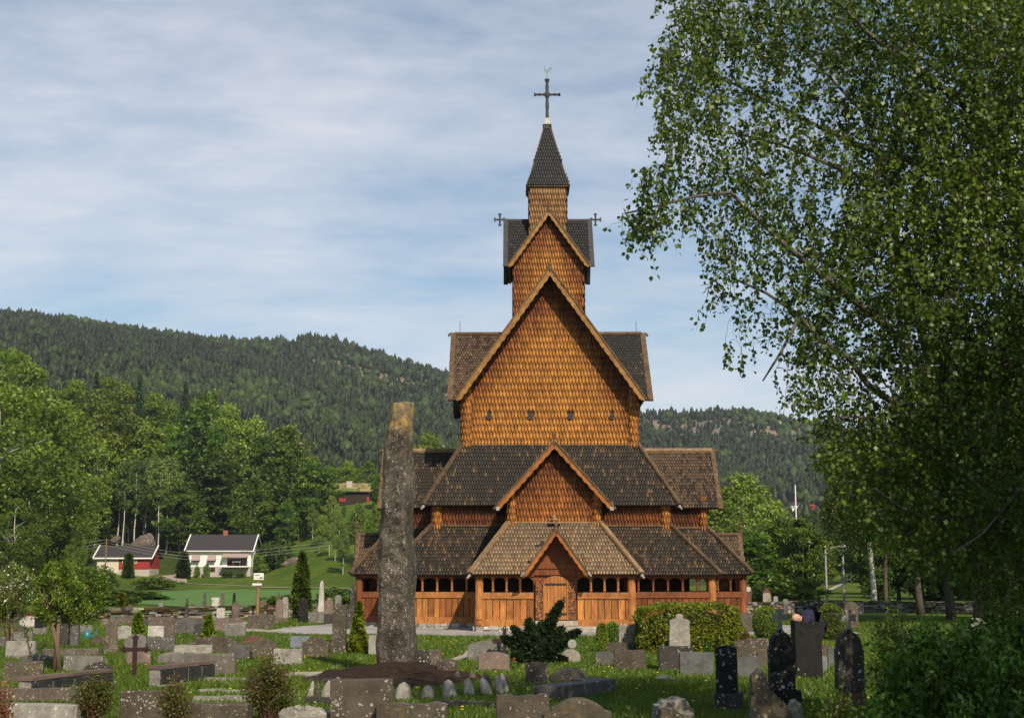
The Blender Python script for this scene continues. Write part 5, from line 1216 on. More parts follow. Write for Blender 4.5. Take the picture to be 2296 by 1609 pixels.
def tree_px(kind, k, u, vtop, D, h, label, wide=1.0, group='trees on the slope behind the houses', **kw):
    """tree in picture column u at distance D whose top reaches picture height vtop"""
    x, y = gp(u, 1100, D); zt = at(u, vtop, D).z; zg = h1(x, y)
    return plant(kind, k, x, y, min(max(zt - zg, 3), 34), label, group=group, wide=wide * (1 if zt - zg < 24 else .8), **kw)
TG = 'trees on the wooded slope at the left'
LT = [ # kind, proto, u, vtop, D, wide, label
 ('birch', 0, -25, 800, 200, 1.5, 'dark leafy tree cut by the left picture edge'),
 ('broad', 2, -120, 830, 210, 1.3, 'large leafy tree beyond the left picture edge'),
 ('birch', 1, -220, 870, 230, 1.4, 'birch beyond the left picture edge'),
 ('broad', 0, -320, 800, 260, 1.3, 'tall tree far beyond the left picture edge'),
 ('broad', 1, 20, 790, 330, 1.1, 'tallest round-crowned tree at the upper left edge'),
 ('broad', 0, 62, 850, 350, 1.0, 'bright green tree right of the tallest edge tree'),
 ('birch', 0, 105, 872, 310, 1.2, 'loose pale birch high on the left slope'),
 ('broad', 2, 150, 850, 380, 1.1, 'light green tree on the skyline of the left slope'),
 ('spruce', 0, 198, 828, 395, .9, 'dark spruce poking up left of the bright skyline trees'),
 ('broad', 1, 235, 852, 380, 1.0, 'bright leafy skyline tree between two spruces'),
 ('broad', 0, 268, 850, 400, 1.0, 'leafy skyline tree just left of the taller spruce'),
 ('spruce', 1, 298, 832, 370, .9, 'taller pointed spruce in the middle of the slope skyline'),
 ('broad', 2, 330, 880, 385, 1.1, 'rounded green tree right of the pointed spruce'),
 ('broad', 0, 365, 890, 400, 1.0, 'soft green tree left of the lone skyline spruce'),
 ('spruce', 0, 403, 850, 390, 1.0, 'lone columnar spruce standing against the far hill'),
 ('broad', 1, 455, 880, 365, 1.2, 'large rounded tree right of the lone spruce'),
 ('broad', 2, 500, 905, 350, 1.0, 'green tree stepping down the skyline right of the large rounded one'),
 ('broad', 0, 550, 925, 345, 1.1, 'full rounded tree above the white house roof'),
 ('broad', 1, 630, 958, 330, 1.1, 'yellowish green rounded tree right above the white house'),
 ('maple', 1, 590, 965, 315, 1.1, 'dark dense tree behind the white house'),
 ('broad', 0, 40, 900, 270, 1.2, 'mid-slope leafy tree near the left edge'),
 ('birch', 1, 95, 925, 265, 1.3, 'airy pale birch with visible white limbs at the left'),
 ('broad', 2, 150, 920, 300, 1.2, 'broad mid green tree in the middle of the left slope'),
 ('spruce', 1, 212, 908, 330, .8, 'narrow dark spruce wedged among leafy trees'),
 ('broad', 1, 250, 905, 330, 1.1, 'leaf-green tree right of the narrow wedged spruce'),
 ('broad', 0, 310, 935, 330, 1.2, 'olive green tree below the pointed spruce'),
 ('broad', 2, 370, 950, 335, 1.2, 'olive tree below the lone columnar spruce'),
 ('maple', 0, 430, 935, 320, 1.3, 'dark broad maple in front of the large rounded tree'),
 ('broad', 1, 200, 985, 285, 1.1, 'lower bright tree behind the red barn woodland'),
 ('slim', 0, 228, 1010, 292, 1.0, 'slim birch trunk above the barn, the left one'),
 ('slim', 1, 262, 1025, 285, 1.0, 'slim birch with long bare trunk above the rock outcrop'),
 ('slim', 0, 300, 1020, 288, 1.0, 'slim birch right beside the rock outcrop top'),
 ('slim', 1, 335, 1005, 300, 1.0, 'slim birch between the outcrop and the dark maple'),
 ('slim', 0, 372, 1015, 285, 1.0, 'slim white-stemmed birch left of the dark maple'),
 ('maple', 1, 480, 1010, 300, 1.2, 'dark maple overhanging behind the white house'),
 ('maple', 0, 400, 1095, 285, 1.2, 'low dark bushy tree between barn and white house'),
 ('broad', 0, 120, 1010, 235, 1.3, 'olive brown tree over the blossoming shrub'),
 ('birch', 0, 60, 1000, 215, 1.4, 'loose birch with brownish foliage at the left'),
 ('broad', 2, 15, 1040, 200, 1.3, 'low spreading tree at the left edge below the birch'),
 ('birch', 1, 150, 1070, 240, 1.0, 'soft birch with a white bent stem left of the barn'),
 ('maple', 1, 180, 1120, 262, .8, 'dark green tree at the left end of the barn roof'),
 ('maple', 0, 650, 1010, 300, 1.2, 'dark leafy tree right behind the white house gable'),
 ('broad', 1, 560, 1070, 285, .95, 'lighter green tree in front of the dark trees by the house'),
 ('maple', 1, 700, 1030, 285, 1.1, 'dark round tree left of the turf-roofed cabin'),
 ('broad', 0, 735, 1040, 345, 1.0, 'pale tree behind the turf roof, left'),
 ('broad', 2, 775, 1032, 350, 1.0, 'pale tree behind the turf roof, middle'),
 ('broad', 1, 822, 1035, 345, 1.0, 'pale rounded tree behind the turf roof, right'),
 ('maple', 0, 845, 1070, 290, .8, 'green tree between turf-roofed cabin and standing stone'),
 ('birch', 1, 742, 1110, 275, .9, 'birch with white stem below the cabin'),
 ('birch', 0, 800, 1125, 245, .9, 'slender birch with long white trunk left of the church'),
 ('birch', 1, 830, 1180, 230, .7, 'small birch at the left corner of the church'),
 ('slim', 1, 715, 1200, 262, .9, 'young birch on the meadow right of the white house'),
 ('broad', 2, 955, 972, 330, 1.0, 'pale tree visible between standing stone and church roof'),
 ('maple', 0, 905, 1040, 320, 1.1, 'green tree mostly hidden by the standing stone'),
 ('maple', 1, 340, 1120, 300, 1.3, 'shady understorey tree above the outcrop'),
 ('broad', 1, 120, 1120, 225, 1.2, 'low green tree behind the power lines at the left'),
 ('broad', 0, 30, 1120, 190, 1.1, 'dense low tree over the white blossom at the left edge'),
 ('broad', 0, 165, 1185, 215, .7, 'bush-like tree left of the barn wall'),
]
for a in LT: tree_px('broadfine' if a[4] <= 240 else a[0], a[1] % 2 if a[4] <= 240 else a[1], a[2], a[3], a[4], None, a[6], a[5], group=TG)
RT = [
 ('birch', 0, 1625, 1085, 150, 1.3, 'birch with pale trunks behind the right end of the church'),
 ('birch', 1, 1672, 1062, 165, 1.3, 'tallest birch behind the right end of the church'),
 ('birch', 0, 1722, 1085, 170, 1.2, 'birch with forked white stems left of the flagpole'),
 ('maple', 1, 1760, 1150, 132, 1.1, 'dense round green tree below the flagpole'),
 ('maple', 0, 1800, 1165, 128, .9, 'dense dark green tree left of the lamp posts'),
 ('maple', 1, 1680, 1180, 125, 1.2, 'shady green tree right beside the church gallery'),
 ('broad', 0, 1845, 1205, 215, 1.0, 'green tree behind the lamp posts'),
 ('maple', 0, 1890, 1180, 240, 1.3, 'dark tree on the slope above the hill road'),
 ('maple', 1, 1960, 1150, 200, 1.4, 'dark woodland tree behind the white birch trunk'),
 ('maple', 0, 2050, 1120, 170, 1.4, 'dark woodland tree behind the shaded wall'),
 ('maple', 1, 2150, 1100, 160, 1.5, 'dark woodland tree behind the right wall'),
 ('maple', 0, 2250, 1090, 150, 1.5, 'dark woodland tree at the right picture edge'),
 ('broad', 2, 1650, 1240, 118, 1.0, 'low green tree just outside the wall by the church corner'),
]
for a in RT: tree_px(a[0], a[1], a[2], a[3], a[4], None, a[6], a[5], group='trees beyond the wall at the right')
def shrub_px(u, vtop, D, wm, label, k=0, kind='shrub', cat='shrub', grp='shrubs beyond the churchyard wall', **kw):
    x, y = gp(u, 1200, D); zt = at(u, vtop, D).z; zg = h1(x, y); h = max(.6, zt - zg); r = plant(kind, k, x, y, h, label, cat, group=grp, **kw); s = wm / 4.0; r.scale = (s, s, r.scale[2]); return r
for a in [(1770, 1288, 112, 6.5, 'light green rounded bush beyond the wall right of the church', 0), (1720, 1310, 110, 4, 'low green bush by the red gothic stone', 1), (222, 1268, 190, 5, 'bush in front of the barn wall', 1), (190, 1290, 170, 6, 'green bush left of the barn', 0),
          (402, 1240, 262, 0, '', 0), (465, 1262, 256.5, 1.3, 'climbing shrub on the house basement, left', 0), (443, 1266, 256.5, 1.1, 'small climbing shrub at the house basement corner', 1), (512, 1276, 255, 2.2, 'garden bush below the balcony', 1), (540, 1278, 255, 2.4, 'second garden bush below the balcony', 0),
          (610, 1215, 265, 9, 'spreading garden shrub right of the white house', 1), (585, 1240, 262, 5, 'low garden shrub at the house gable', 0), (345, 1290, 215, 7, 'low bush on the bank below the barn', 1), (275, 1320, 150, 12, 'dry bushy hedge above the wall at the left', 0), (215, 1325, 120, 8, 'green thicket behind the wall at the left', 1), (640, 1330, 112, 4, 'weedy bush behind the twin monuments', 0), (765, 1315, 110, 4, 'leafy bush behind the white obelisk', 1), (150, 1310, 125, 8, 'thicket behind the wall at the far left', 1)]:
    if a[4]: shrub_px(*a)
# ---- columnar conifers
def thuja(u, vtop, vbase, wpx, label, D=None, col=YG * .55, cone=1.0):
    g = on_ground(u, vbase) if D is None else Vector((*gp(u, vbase, D), 0)); z0 = 0 if D is None else h1(g.x, g.y)
    h = at(u, vtop, g.y).z - z0; w = wpx / F * g.y / 2; rng = np.random.default_rng(int(u)); n = int(min(9000, 1200 + h * w * 5200))
    t = rng.uniform(0, 1, n) ** 1.15; a = rng.uniform(0, 6.283, n); prof = np.clip((1 - t ** 2.2) * (.75 + .25 * np.minimum(t * 5, 1)), .02, 1) if cone < 1.5 else (1 - t) * .95 + .03
    lump = 1 + .16 * np.sin(a * 3 + t * 9) + .10 * np.sin(a * 7 - t * 23); rr = w * prof * rng.uniform(.72, 1.0, n) * lump
    P = np.stack([rr * np.cos(a), rr * np.sin(a), t * h], 1); s = max(.05, g.y * .0022)
    c = col * (1 + .35 * np.sin(t * 14 + a * 2.3))[:, None]
    V, Fc, cc = leaf_quads(P, s * 1.4, rng, .5, -.8, c, .4)
    r = empty('thuja', (g.x, g.y, z0), label, 'conifer', 'columnar thujas')
    link(merged('thuja_foliage', [(V, Fc, cc)], None), 'crown', M['needle'], r)
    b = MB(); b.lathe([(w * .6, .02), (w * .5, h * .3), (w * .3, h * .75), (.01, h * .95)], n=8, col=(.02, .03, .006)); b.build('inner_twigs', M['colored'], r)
    b = MB(); b.tube([(0, 0, -.1), (0, 0, h * .5)], [w * .2, w * .05], 6); b.build('trunk', M['bark'], r); return r
thuja(675, 1243, 1388, 36, 'tall dark green columnar thuja left of the white obelisk', col=U((.045, .07, .009)))
thuja(803, 1352, 1466, 42, 'yellow-green forked thuja at the left corner of the church', col=U((.14, .17, .012)), cone=2)
thuja(308, 1378, 1424, 27, 'small bright conical thuja left of the whitish slab', col=U((.10, .14, .01)), cone=2)
thuja(467, 1383, 1432, 25, 'small bright conical thuja beside the pink slab', col=U((.11, .14, .01)), cone=2)
thuja(270, 1334, 1384, 13, 'very thin thuja against the far wall', col=U((.10, .12, .012)), cone=2)
thuja(412, 1243, 0, 20, 'dark cypress at the left wall of the white house', D=252, col=U((.03, .05, .01)))
thuja(289, 1248, 0, 14, 'small cone conifer in front of the red barn', D=248, col=U((.05, .08, .012)), cone=2)
# ---- dark spreading juniper (spiky arms)
def arm_shrub(x, y, arms, n, size, colr, label, name, cat, seed=3, spread=.16, mat='needle', down=-.6, twig=(.05, .03, .02), aspect=.35):
    rng = np.random.default_rng(seed); P = []; b = MB(); cc = []
    for (p0, p1, r0, wgt) in arms:
        p0 = np.array(p0, float); p1 = np.array(p1, float); k = int(n * wgt); t = rng.uniform(0, 1, k) ** .85
        bend = np.array([0, 0, .08 * np.linalg.norm(p1 - p0)]); c = p0 + (p1 - p0) * t[:, None] + bend * (np.sin(t * math.pi))[:, None]
        rad = r0 * (1 - t * .82) * rng.uniform(0, 1, k) ** .5; q = rnd_dirs(k, rng) * rad[:, None]; P.append(c + q); cc.append(np.tile(colr * rng.uniform(.7, 1.3), (k, 1)))
        b.tube([tuple(p0), tuple((p0 + p1) / 2 + bend), tuple(p1)], [.03, .02, .006], 5)
    P = np.concatenate(P); L = leaf_quads(P, size, rng, aspect, down, np.concatenate(cc), .45)
    r = empty(name, (x, y, 0), label, cat); link(merged(name + '_foliage', [L], None), 'foliage', M[mat], r); b.build('branches', M['bark'], r); return r
JY = 33.0; J0 = at(1205, 1480, JY); jx = J0.x
def J(u, v, dy=0): p = at(u, v, JY + dy); return (p.x - jx, dy, p.z)
jb = J(1200, 1488)
arms = [(jb, J(1258, 1352), .30, 1.3), (jb, J(1185, 1392), .34, 1.2), (jb, J(1300, 1416), .3, 1.1), (jb, J(1128, 1432), .32, 1.1), (jb, J(1240, 1395, .3), .34, 1.1), (jb, J(1150, 1408, -.2), .3, .9), (jb, J(1275, 1440, -.3), .3, .9), (jb, J(1150, 1470, -.3), .3, .8), (jb, J(1270, 1478), .22, .5), (jb, J(1215, 1400, .5), .4, 1.4), (jb, J(1200, 1430, -.3), .42, 1.6), (jb, J(1262, 1408, .2), .25, .7), (jb, J(1165, 1425, .3), .35, 1.2), (jb, J(1235, 1440, 0), .4, 1.4)]
arm_shrub(jx, JY, arms, 2600, .085, U((.02, .038, .014)), 'dark spiky spreading juniper in front of the church door', 'juniper', 'shrub', 5)
# ---- clipped hedge & shrubs near
def leafy_box(x0, x1, y0, y1, z1, n, size, label, name, cat, seed, col=U((.20, .23, .016)), rnd=.25, z0=0, group=None):
    rng = np.random.default_rng(seed); cx, cy = (x0 + x1) / 2, (y0 + y1) / 2; a, b_ = (x1 - x0) / 2, (y1 - y0) / 2; nc = max(18, int(n / 220))
    d = rnd_dirs(n, rng); m = np.abs(d).max(1)[:, None]; q = d / m * (1 - rnd) + d * rnd; q *= rng.uniform(.80, 1.0, n)[:, None] ** .5
    q *= (1 + .07 * noise3(q * [a, b_, z1], seed, 3, 5))[:, None]
    P = np.stack([q[:, 0] * a, q[:, 1] * b_, z0 + (q[:, 2] * .5 + .5) * (z1 - z0) + (q[:, 2] > .6) * np.maximum(0, noise3(np.stack([q[:, 0] * a, q[:, 1] * 0, q[:, 0] * 0], 1), seed + 1, 3, 6)) * .10], 1)
    c = col * (1 + .4 * noise3(P, seed + 2, 3, 9))[:, None]
    r = empty(name, (cx, cy, 0), label, cat, group); link(merged(name + '_leaves', [leaf_quads(P, size, rng, .6, -.5, c, .4)], None), 'foliage', M['leaf'], r)
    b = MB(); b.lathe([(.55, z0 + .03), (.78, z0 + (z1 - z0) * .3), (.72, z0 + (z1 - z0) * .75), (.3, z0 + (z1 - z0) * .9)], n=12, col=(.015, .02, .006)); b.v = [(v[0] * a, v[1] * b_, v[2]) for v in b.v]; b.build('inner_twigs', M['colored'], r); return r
A = on_ground(1428, 1452); B = on_ground(1668, 1455); yb = 38.2
xa, xb = at(1428, 1400, yb).x, at(1668, 1400, yb).x; zt = at(1545, 1357, yb).z
leafy_box(xa, xb, yb, yb + 1.5, zt, 22000, .075, 'long yellow-green clipped hedge in front of the church at the right', 'hedge', 'hedge', 21)
def near_shrub(u0, u1, vtop, vb, label, seed, n=6000, col=U((.13, .19, .018)), size=.05, grp='small shrubs among the graves', name='shrub', cat='shrub'):
    g = on_ground((u0 + u1) / 2, vb); w = (u1 - u0) / F * g.y; zt = at((u0 + u1) / 2, vtop, g.y).z
    return leafy_box(g.x - w / 2, g.x + w / 2, g.y - w * .4, g.y + w * .4, zt, n, size, label, name, cat, seed, col, .8, group=grp)
near_shrub(1688, 1752, 1360, 1432, 'rounded green shrub right of the hedge', 31)
near_shrub(1833, 1896, 1358, 1436, 'rounded green clipped shrub behind the tall black stone', 32)
near_shrub(1338, 1362, 1396, 1462, 'slim yellow-green shrub left of the tall irregular stone', 33, 2500)
near_shrub(1360, 1388, 1394, 1458, 'second slim shrub touching the tall irregular stone', 34, 2500)
near_shrub(1760, 1800, 1440, 1475, 'low yellowish shrub behind the black monument', 35, 2200)
near_shrub(1650, 1680, 1410, 1450, 'small reddish twiggy bush at the right end of the hedge', 36, 1400, U((.16, .07, .02)))
near_shrub(1580, 1596, 1438, 1480, 'fresh green sapling beside the pale necked monument', 37, 700, U((.10, .19, .02)))
# ---- small tree at the left and blossoming shrub (near): crown of twigs
def small_tree(u, vb, crown_px, n_cl, nl, size, label, seed, col, light, flowers=None, name='small_tree', cat='tree', Y=None, stems=3):
    rng = np.random.default_rng(seed); g = on_ground(u, vb) if Y is None else Vector((at(u, 1500, Y).x, Y, 0))
    Y = g.y; (ua, va, ub, vb_) = crown_px; pa = at(ua, va, Y); pb = at(ub, vb_, Y); cx = (pa.x + pb.x) / 2 - g.x; cz = (pa.z + pb.z) / 2; rx = (pb.x - pa.x) / 2; rz = (pa.z - pb.z) / 2
    d = rnd_dirs(n_cl, rng); C = d * (rng.uniform(.15, 1, n_cl) ** .5)[:, None] * (1 + .15 * noise3(d, seed, 2, 3))[:, None] * [rx, rx * .8, rz] + [cx, 0, cz]
    idx = np.repeat(np.arange(n_cl), nl); cr = rx * .17; P = C[idx] + rnd_dirs(len(idx), rng) * (rng.uniform(.1, 1, len(idx)) ** .6)[:, None] * cr
    cc = np.where((rng.random(n_cl) < .45)[:, None], light, col) * rng.uniform(.7, 1.3, n_cl)[:, None]
    r = empty(name, (g.x, g.y, 0), label, cat); link(merged(name + '_leaves', [leaf_quads(P, size, rng, .5, -.2, cc[idx], .35)], None), 'crown', M['leaf'], r)
    b = MB(); forks = []
    for s in range(stems):
        a = rng.uniform(0, 6.28); p = Vector((.08 * math.cos(a), .08 * math.sin(a), -.1)); q = Vector((cx * .5 + rng.uniform(-.3, .3) * rx, rng.uniform(-.3, .3) * rx, max(.3, cz - rz * .6))); b.tube([p, (p + q) / 2 + Vector((rng.uniform(-.05, .05), 0, 0)), q], [.06, .05, .035], 7, (.16, .11, .07)); forks.append(q)
    for i in range(0, n_cl, 2):
        f = min(forks, key=lambda q: (q - Vector(C[i])).length); e = Vector(C[i]); b.tube([f, (f + e) / 2 + Vector((0, 0, -.03)), e], [.018, .012, .004], 4, (.12, .08, .05))
    b.build('trunk', M['colored'], r, True)
    if flowers:
        k = rng.choice(len(P), flowers, replace=False); pf = P[k]; pf = pf[(pf[:, 2] > cz - rz * .2)]
        link(merged('blossom', [leaf_quads(pf + rnd_dirs(len(pf), rng) * .03, .06, rng, .9, 0, U((.75, .7, .66)), .1)], None), 'blossom', M['leaf'], r)
    return r
small_tree(130, 1505, (70, 1250, 235, 1412), 170, 75, .06, 'small multi-stemmed tree with fresh yellow-green leaves on the left lawn', 41, U((.11, .17, .016)), U((.20, .27, .025)))
small_tree(20, 1450, (-70, 1245, 80, 1420), 150, 70, .06, 'white blossoming shrub at the left picture edge', 42, U((.10, .16, .016)), U((.17, .24, .025)), flowers=650, name='blossoming_shrub', cat='shrub', stems=5)
arm_shrub(at(120, 1500, 27.5).x - .35, 27.5, [((0, 0, 0), (-.25, 0, 1.0), .12, .1), ((0, 0, 0), (.1, .1, .75), .12, .08)], 900, .06, U((.08, .12, .012)), 'sprouting side stems at the foot of the small tree', 'sapling', 'shrub', 9, mat='leaf', aspect=.5)
# ---- reddish / twiggy foreground bushes
def bush(u, vb, u0, u1, vtop, n, size, cols, label, seed, Y=None, name='twiggy_bush', stems=70):
    rng = np.random.default_rng(seed); Y = Y or on_ground(u, vb).y; X = at(u, 1500, Y).x; W = (u1 - u0) / F * Y / 2; Ht = at(u, vtop, Y).z; b = MB(); P = []; cc = []
    for s in range(stems):
        a = rng.uniform(0, 6.28); lr = rng.uniform(.15, 1); e = Vector((W * lr * math.cos(a), W * .7 * lr * math.sin(a), Ht * rng.uniform(.45, 1.15) * (1 - .22 * lr ** 2))); m = e * .5 + Vector((0, 0, Ht * .12)); b.tube([(e.x * .12, e.y * .12, -.05), m, e], [.008, .006, .002], 3, (.10, .05, .03))
        k = max(2, int(n / stems * .8)); t = rng.uniform(.4, 1, k)[:, None] ** .8; q = np.array(m)[None] * 2 * t * (1 - t) + np.array(e)[None] * t * t; P.append(q + rnd_dirs(k, rng) * (.05 + .05 * rng.random(k))[:, None]); cc.append(np.tile(cols[int(rng.integers(len(cols)))] * rng.uniform(.7, 1.3), (k, 1)))
    r = empty(name, (X, Y, 0), label, 'bush', 'bushes in the foreground'); link(merged('bush_leaves', [leaf_quads(np.concatenate(P), size, rng, .5, -.4, np.concatenate(cc), .4)], None), 'foliage', M['leaf'], r); b.build('stems', M['colored'], r); return r
rg = [U((.10, .13, .016)), U((.15, .065, .022)), U((.075, .11, .014)), U((.12, .11, .02))]
bush(607, 1640, 545, 680, 1483, 9000, .035, rg, 'large reddish twiggy bush at the bottom left of centre', 51, Y=18.6, stems=150)
bush(215, 1640, 165, 275, 1515, 5200, .035, rg, 'reddish green bush beside the left grave enclosure', 52, Y=18.4, stems=80)
bush(395, 1640, 355, 440, 1530, 3200, .035, [U((.09, .10, .014)), U((.10, .07, .02))], 'low mossy shoots beside the spotted foreground slab', 53, Y=17.8, stems=60)
bush(5, 1640, -40, 40, 1540, 1500, .04, [U((.2, .08, .04))], 'brownish blurred bush in the bottom left corner', 54, Y=15)
lg = [U((.10, .18, .022)), U((.075, .135, .018)), U((.17, .26, .04))]
bush(2145, 1700, 1905, 2350, 1425, 25000, .075, lg, 'big leafy arching bush filling the lower right corner', 55, Y=14.6, stems=230)
bush(2280, 1700, 2080, 2450, 1385, 18000, .07, lg, 'taller leafy bush at the right picture edge', 56, Y=15.8, stems=130)
bush(2010, 1600, 1950, 2080, 1385, 3000, .05, lg, 'leafy shoots rising right of the dark tapering monument', 57, Y=20, stems=60)
bush(1880, 1700, 1810, 1950, 1548, 1300, .05, lg, 'low arching shoots reaching left over the diagonal stone', 58, Y=14, stems=60)
# ============================================================ BIG NEAR BIRCH (branch-grown)
rng = np.random.default_rng(77)
outl = [(1500, -60), (1490, 60), (1462, 150), (1456, 205), (1490, 240), (1478, 290), (1505, 345), (1445, 365), (1432, 400), (1440, 450), (1388, 478), (1400, 500), (1440, 545), (1480, 500), (1535, 480), (1560, 540), (1600, 580), (1565, 600), (1600, 650), (1575, 680), (1640, 705), (1620, 745), (1600, 760), (1650, 820), (1700, 780), (1745, 850), (1720, 905), (1790, 890), (1840, 945), (1800, 1010), (1880, 1050), (1930, 1160), (2000, 1190), (2060, 1270), (2120, 1240), (2200, 1330), (2340, 1360), (2500, 1300), (2500, -60)]
limb_px = [ # main limbs as (u,v,Y) polylines with radius
 ([(2470, 1500, 17.0), (2440, 1100, 17), (2420, 700, 17.1), (2440, 300, 17.3), (2460, -150, 17.4)], .20),
 ([(2430, 950, 17), (2330, 700, 16.6), (2270, 430, 16.4), (2240, 200, 16.5), (2250, -80, 16.8)], .11),
 ([(2300, 560, 16.6), (2240, 300, 16.2), (2200, 265, 16.0), (2090, 180, 15.6), (1960, 90, 15.4), (1850, -40, 15.4)], .08),
 ([(2330, 800, 16.8), (2100, 860, 16.0), (1990, 730, 15.6), (1870, 640, 15.2), (1780, 560, 15.2), (1640, 430, 15.2), (1560, 440, 15.0), (1480, 460, 14.9), (1400, 480, 14.9)], .07),
 ([(2430, 1050, 17), (2200, 1010, 16.3), (2060, 920, 15.8), (1960, 880, 15.5), (1900, 800, 15.3), (1840, 760, 15.2), (1790, 700, 15.1), (1700, 640, 15.2), (1620, 610, 15.2)], .07),
 ([(1790, 720, 15.1), (1760, 760, 15.0), (1745, 820, 15.0), (1715, 850, 15.0), (1670, 870, 14.9)], .022),
 ([(2100, 860, 16), (2010, 560, 16.2), (1990, 420, 16.2), (1930, 250, 16.3), (1820, 130, 16.4), (1700, 30, 16.5)], .05),
 ([(2240, 480, 16.4), (2090, 380, 16.8), (1940, 330, 17), (1780, 260, 17.2), (1620, 180, 17.3), (1500, 150, 17.2)], .05),
 ([(2060, 920, 15.8), (1960, 940, 15.2), (1880, 930, 15), (1810, 960, 14.9)], .03),
 ([(2440, 1150, 17), (2250, 1150, 16), (2100, 1160, 15.4), (1980, 1120, 15.1), (1930, 1040, 15)], .05),
 ([(2420, 700, 17.1), (2380, 450, 15), (2350, 250, 14.4), (2330, -40, 14.2)], .07),
 ([(1990, 420, 16.2), (1880, 380, 15.8), (1760, 330, 15.8), (1620, 290, 15.8), (1510, 290, 15.8)], .03),
 ([(2440, 1000, 17), (2300, 1080, 15), (2200, 1200, 14.4), (2110, 1260, 14.2)], .04)]
nodes = []; par = []; nrad = []; chains = []
def P3d(u, v, Y): return np.array(at(u, v, Y))
for pl, r0 in limb_px:
    pts = [P3d(*p) for p in pl]; dens = []
    for a, b_ in zip(pts[:-1], pts[1:]):
        k = max(2, int(np.linalg.norm(b_ - a) / .12))
        for i in range(k): dens.append(a + (b_ - a) * i / k)
    dens.append(pts[-1]); dens = np.array(dens); L = len(dens); dens += noise3(dens, 3, 3, 2.5)[:, None] * [.05, .05, .04]
    rad_ = r0 * (1 - .85 * np.linspace(0, 1, L)); chains.append((dens, rad_)); nodes += list(dens); nrad += list(rad_)
# target cluster points
tg = []
while len(tg) < 5600:
    u, v = rng.uniform(1380, 2420), rng.uniform(-60, 1370)
    if not inside(outl, np.array([[u, v]]))[0]: continue
    dens_ = .36 if u < 1800 and v > 520 else (.85 if u < 1950 else 1.0)
    if v > 620 and u < 1760: dens_ = .14
    if rng.random() > dens_: continue
    if noise3(np.array([[u * .012, v * .012, 0]]), 61, 3, 1.0)[0] < (-.12 if u < 2000 else -.5) and rng.random() < .42: continue
    Y = rng.uniform(14.4, 18.0) if u > 1750 else rng.uniform(14.6, 17.2)
    if u < 1500 and v > 330: Y = 14.9 + rng.normal() * .15
    tg.append(P3d(u, v, Y))
for (u, v) in [(1395, 480), (1410, 495), (1440, 520), (1450, 540), (1400, 470), (1445, 375), (1450, 400), (1470, 440), (1462, 395), (1430, 500)]: tg.append(P3d(u, v, 14.9 + rng.normal() * .05))
tg = np.array(tg); N0 = np.array(nodes); dmin = np.array([np.min(((N0 - t) ** 2).sum(1)) for t in tg]); order = np.argsort(dmin)
NN = np.zeros((len(N0) + len(tg) * 14, 3)); NN[:len(N0)] = N0; NR = np.zeros(len(NN)); NR[:len(N0)] = nrad; cnt = len(N0); twigs = []; lp = []
bt = MB()
for dns, rd in chains: bt.tube(dns[::3], list(rd[::3]), 8, (.11, .095, .08))
for q in order:
    t = tg[q]; d2 = ((NN[:cnt] - t) ** 2).sum(1) * (1 + .3 * (NN[:cnt, 2] > t[2])); i = int(np.argmin(d2)); s = NN[i]; L = math.sqrt(((s - t) ** 2).sum())
    if L < .06: ends = [s, t]
    k = max(2, min(9, int(L / .10))); r0 = min(NR[i] * .7, .004 + .010 * min(L, 1.2)); up = np.array([0, 0, .16 * L]); tt = np.linspace(0, 1, k + 1)[:, None]
    c = s + (t - s) * tt + up * np.sin(tt * math.pi) + rng.normal(size=(k + 1, 3)) * .012 * np.sin(tt * math.pi)
    rr = np.linspace(r0, max(.0022, r0 * .4), k + 1); bt.tube(c, list(rr), 4, (.07, .05, .04), cap=False)
    NN[cnt:cnt + k] = c[1:]; NR[cnt:cnt + k] = rr[1:]; cnt += k
    # drooping twigs with leaves
    for _ in range(2 if t[0] < 4.0 else 3):
        h = rng.uniform(.12, .34); dr = rng.normal(size=2) * .11; m = int(h * 36); tt2 = np.sort(rng.uniform(.05, 1, m))[:, None]
        e = t + np.array([dr[0], dr[1], -h]); cc_ = t + (e - t) * tt2 + np.array([dr[0], dr[1], .12]) * (tt2 * (1 - tt2)); lp.append(cc_ + rng.normal(size=cc_.shape) * .022)
        bt.tube([t, (t + e) / 2 + np.array([dr[0] * .3, dr[1] * .3, .02]), e], [.0025, .002, .001], 3, (.07, .045, .035), cap=False)
LP = np.concatenate(lp); cl = noise3(LP, 9, 3, 1.6)[:, None]; lc = lerp(U((.05, .095, .012)), U((.17, .235, .024)), np.clip(.5 + .5 * cl + rng.normal(size=(len(LP), 1)) * .25, 0, 1))
V, Fc, cc_ = leaf_quads(LP, .057, rng, .8, .9, lc, .25)
bb_ = empty('birch_tree', (*P3d(2470, 1500, 17.0)[:2], 0), 'large near birch whose leafy branches fill the upper right of the picture', 'tree')
off = np.array(bb_.location)
link(merged('birch_leaves', [(V - off, Fc, cc_)], None), 'crown', M['leaf'], bb_)
bt.v = [(v[0] - off[0], v[1] - off[1], v[2] - off[2]) for v in bt.v]; bt.build('trunk', M['colored'], bb_, True)
print('near birch leaves', len(LP))
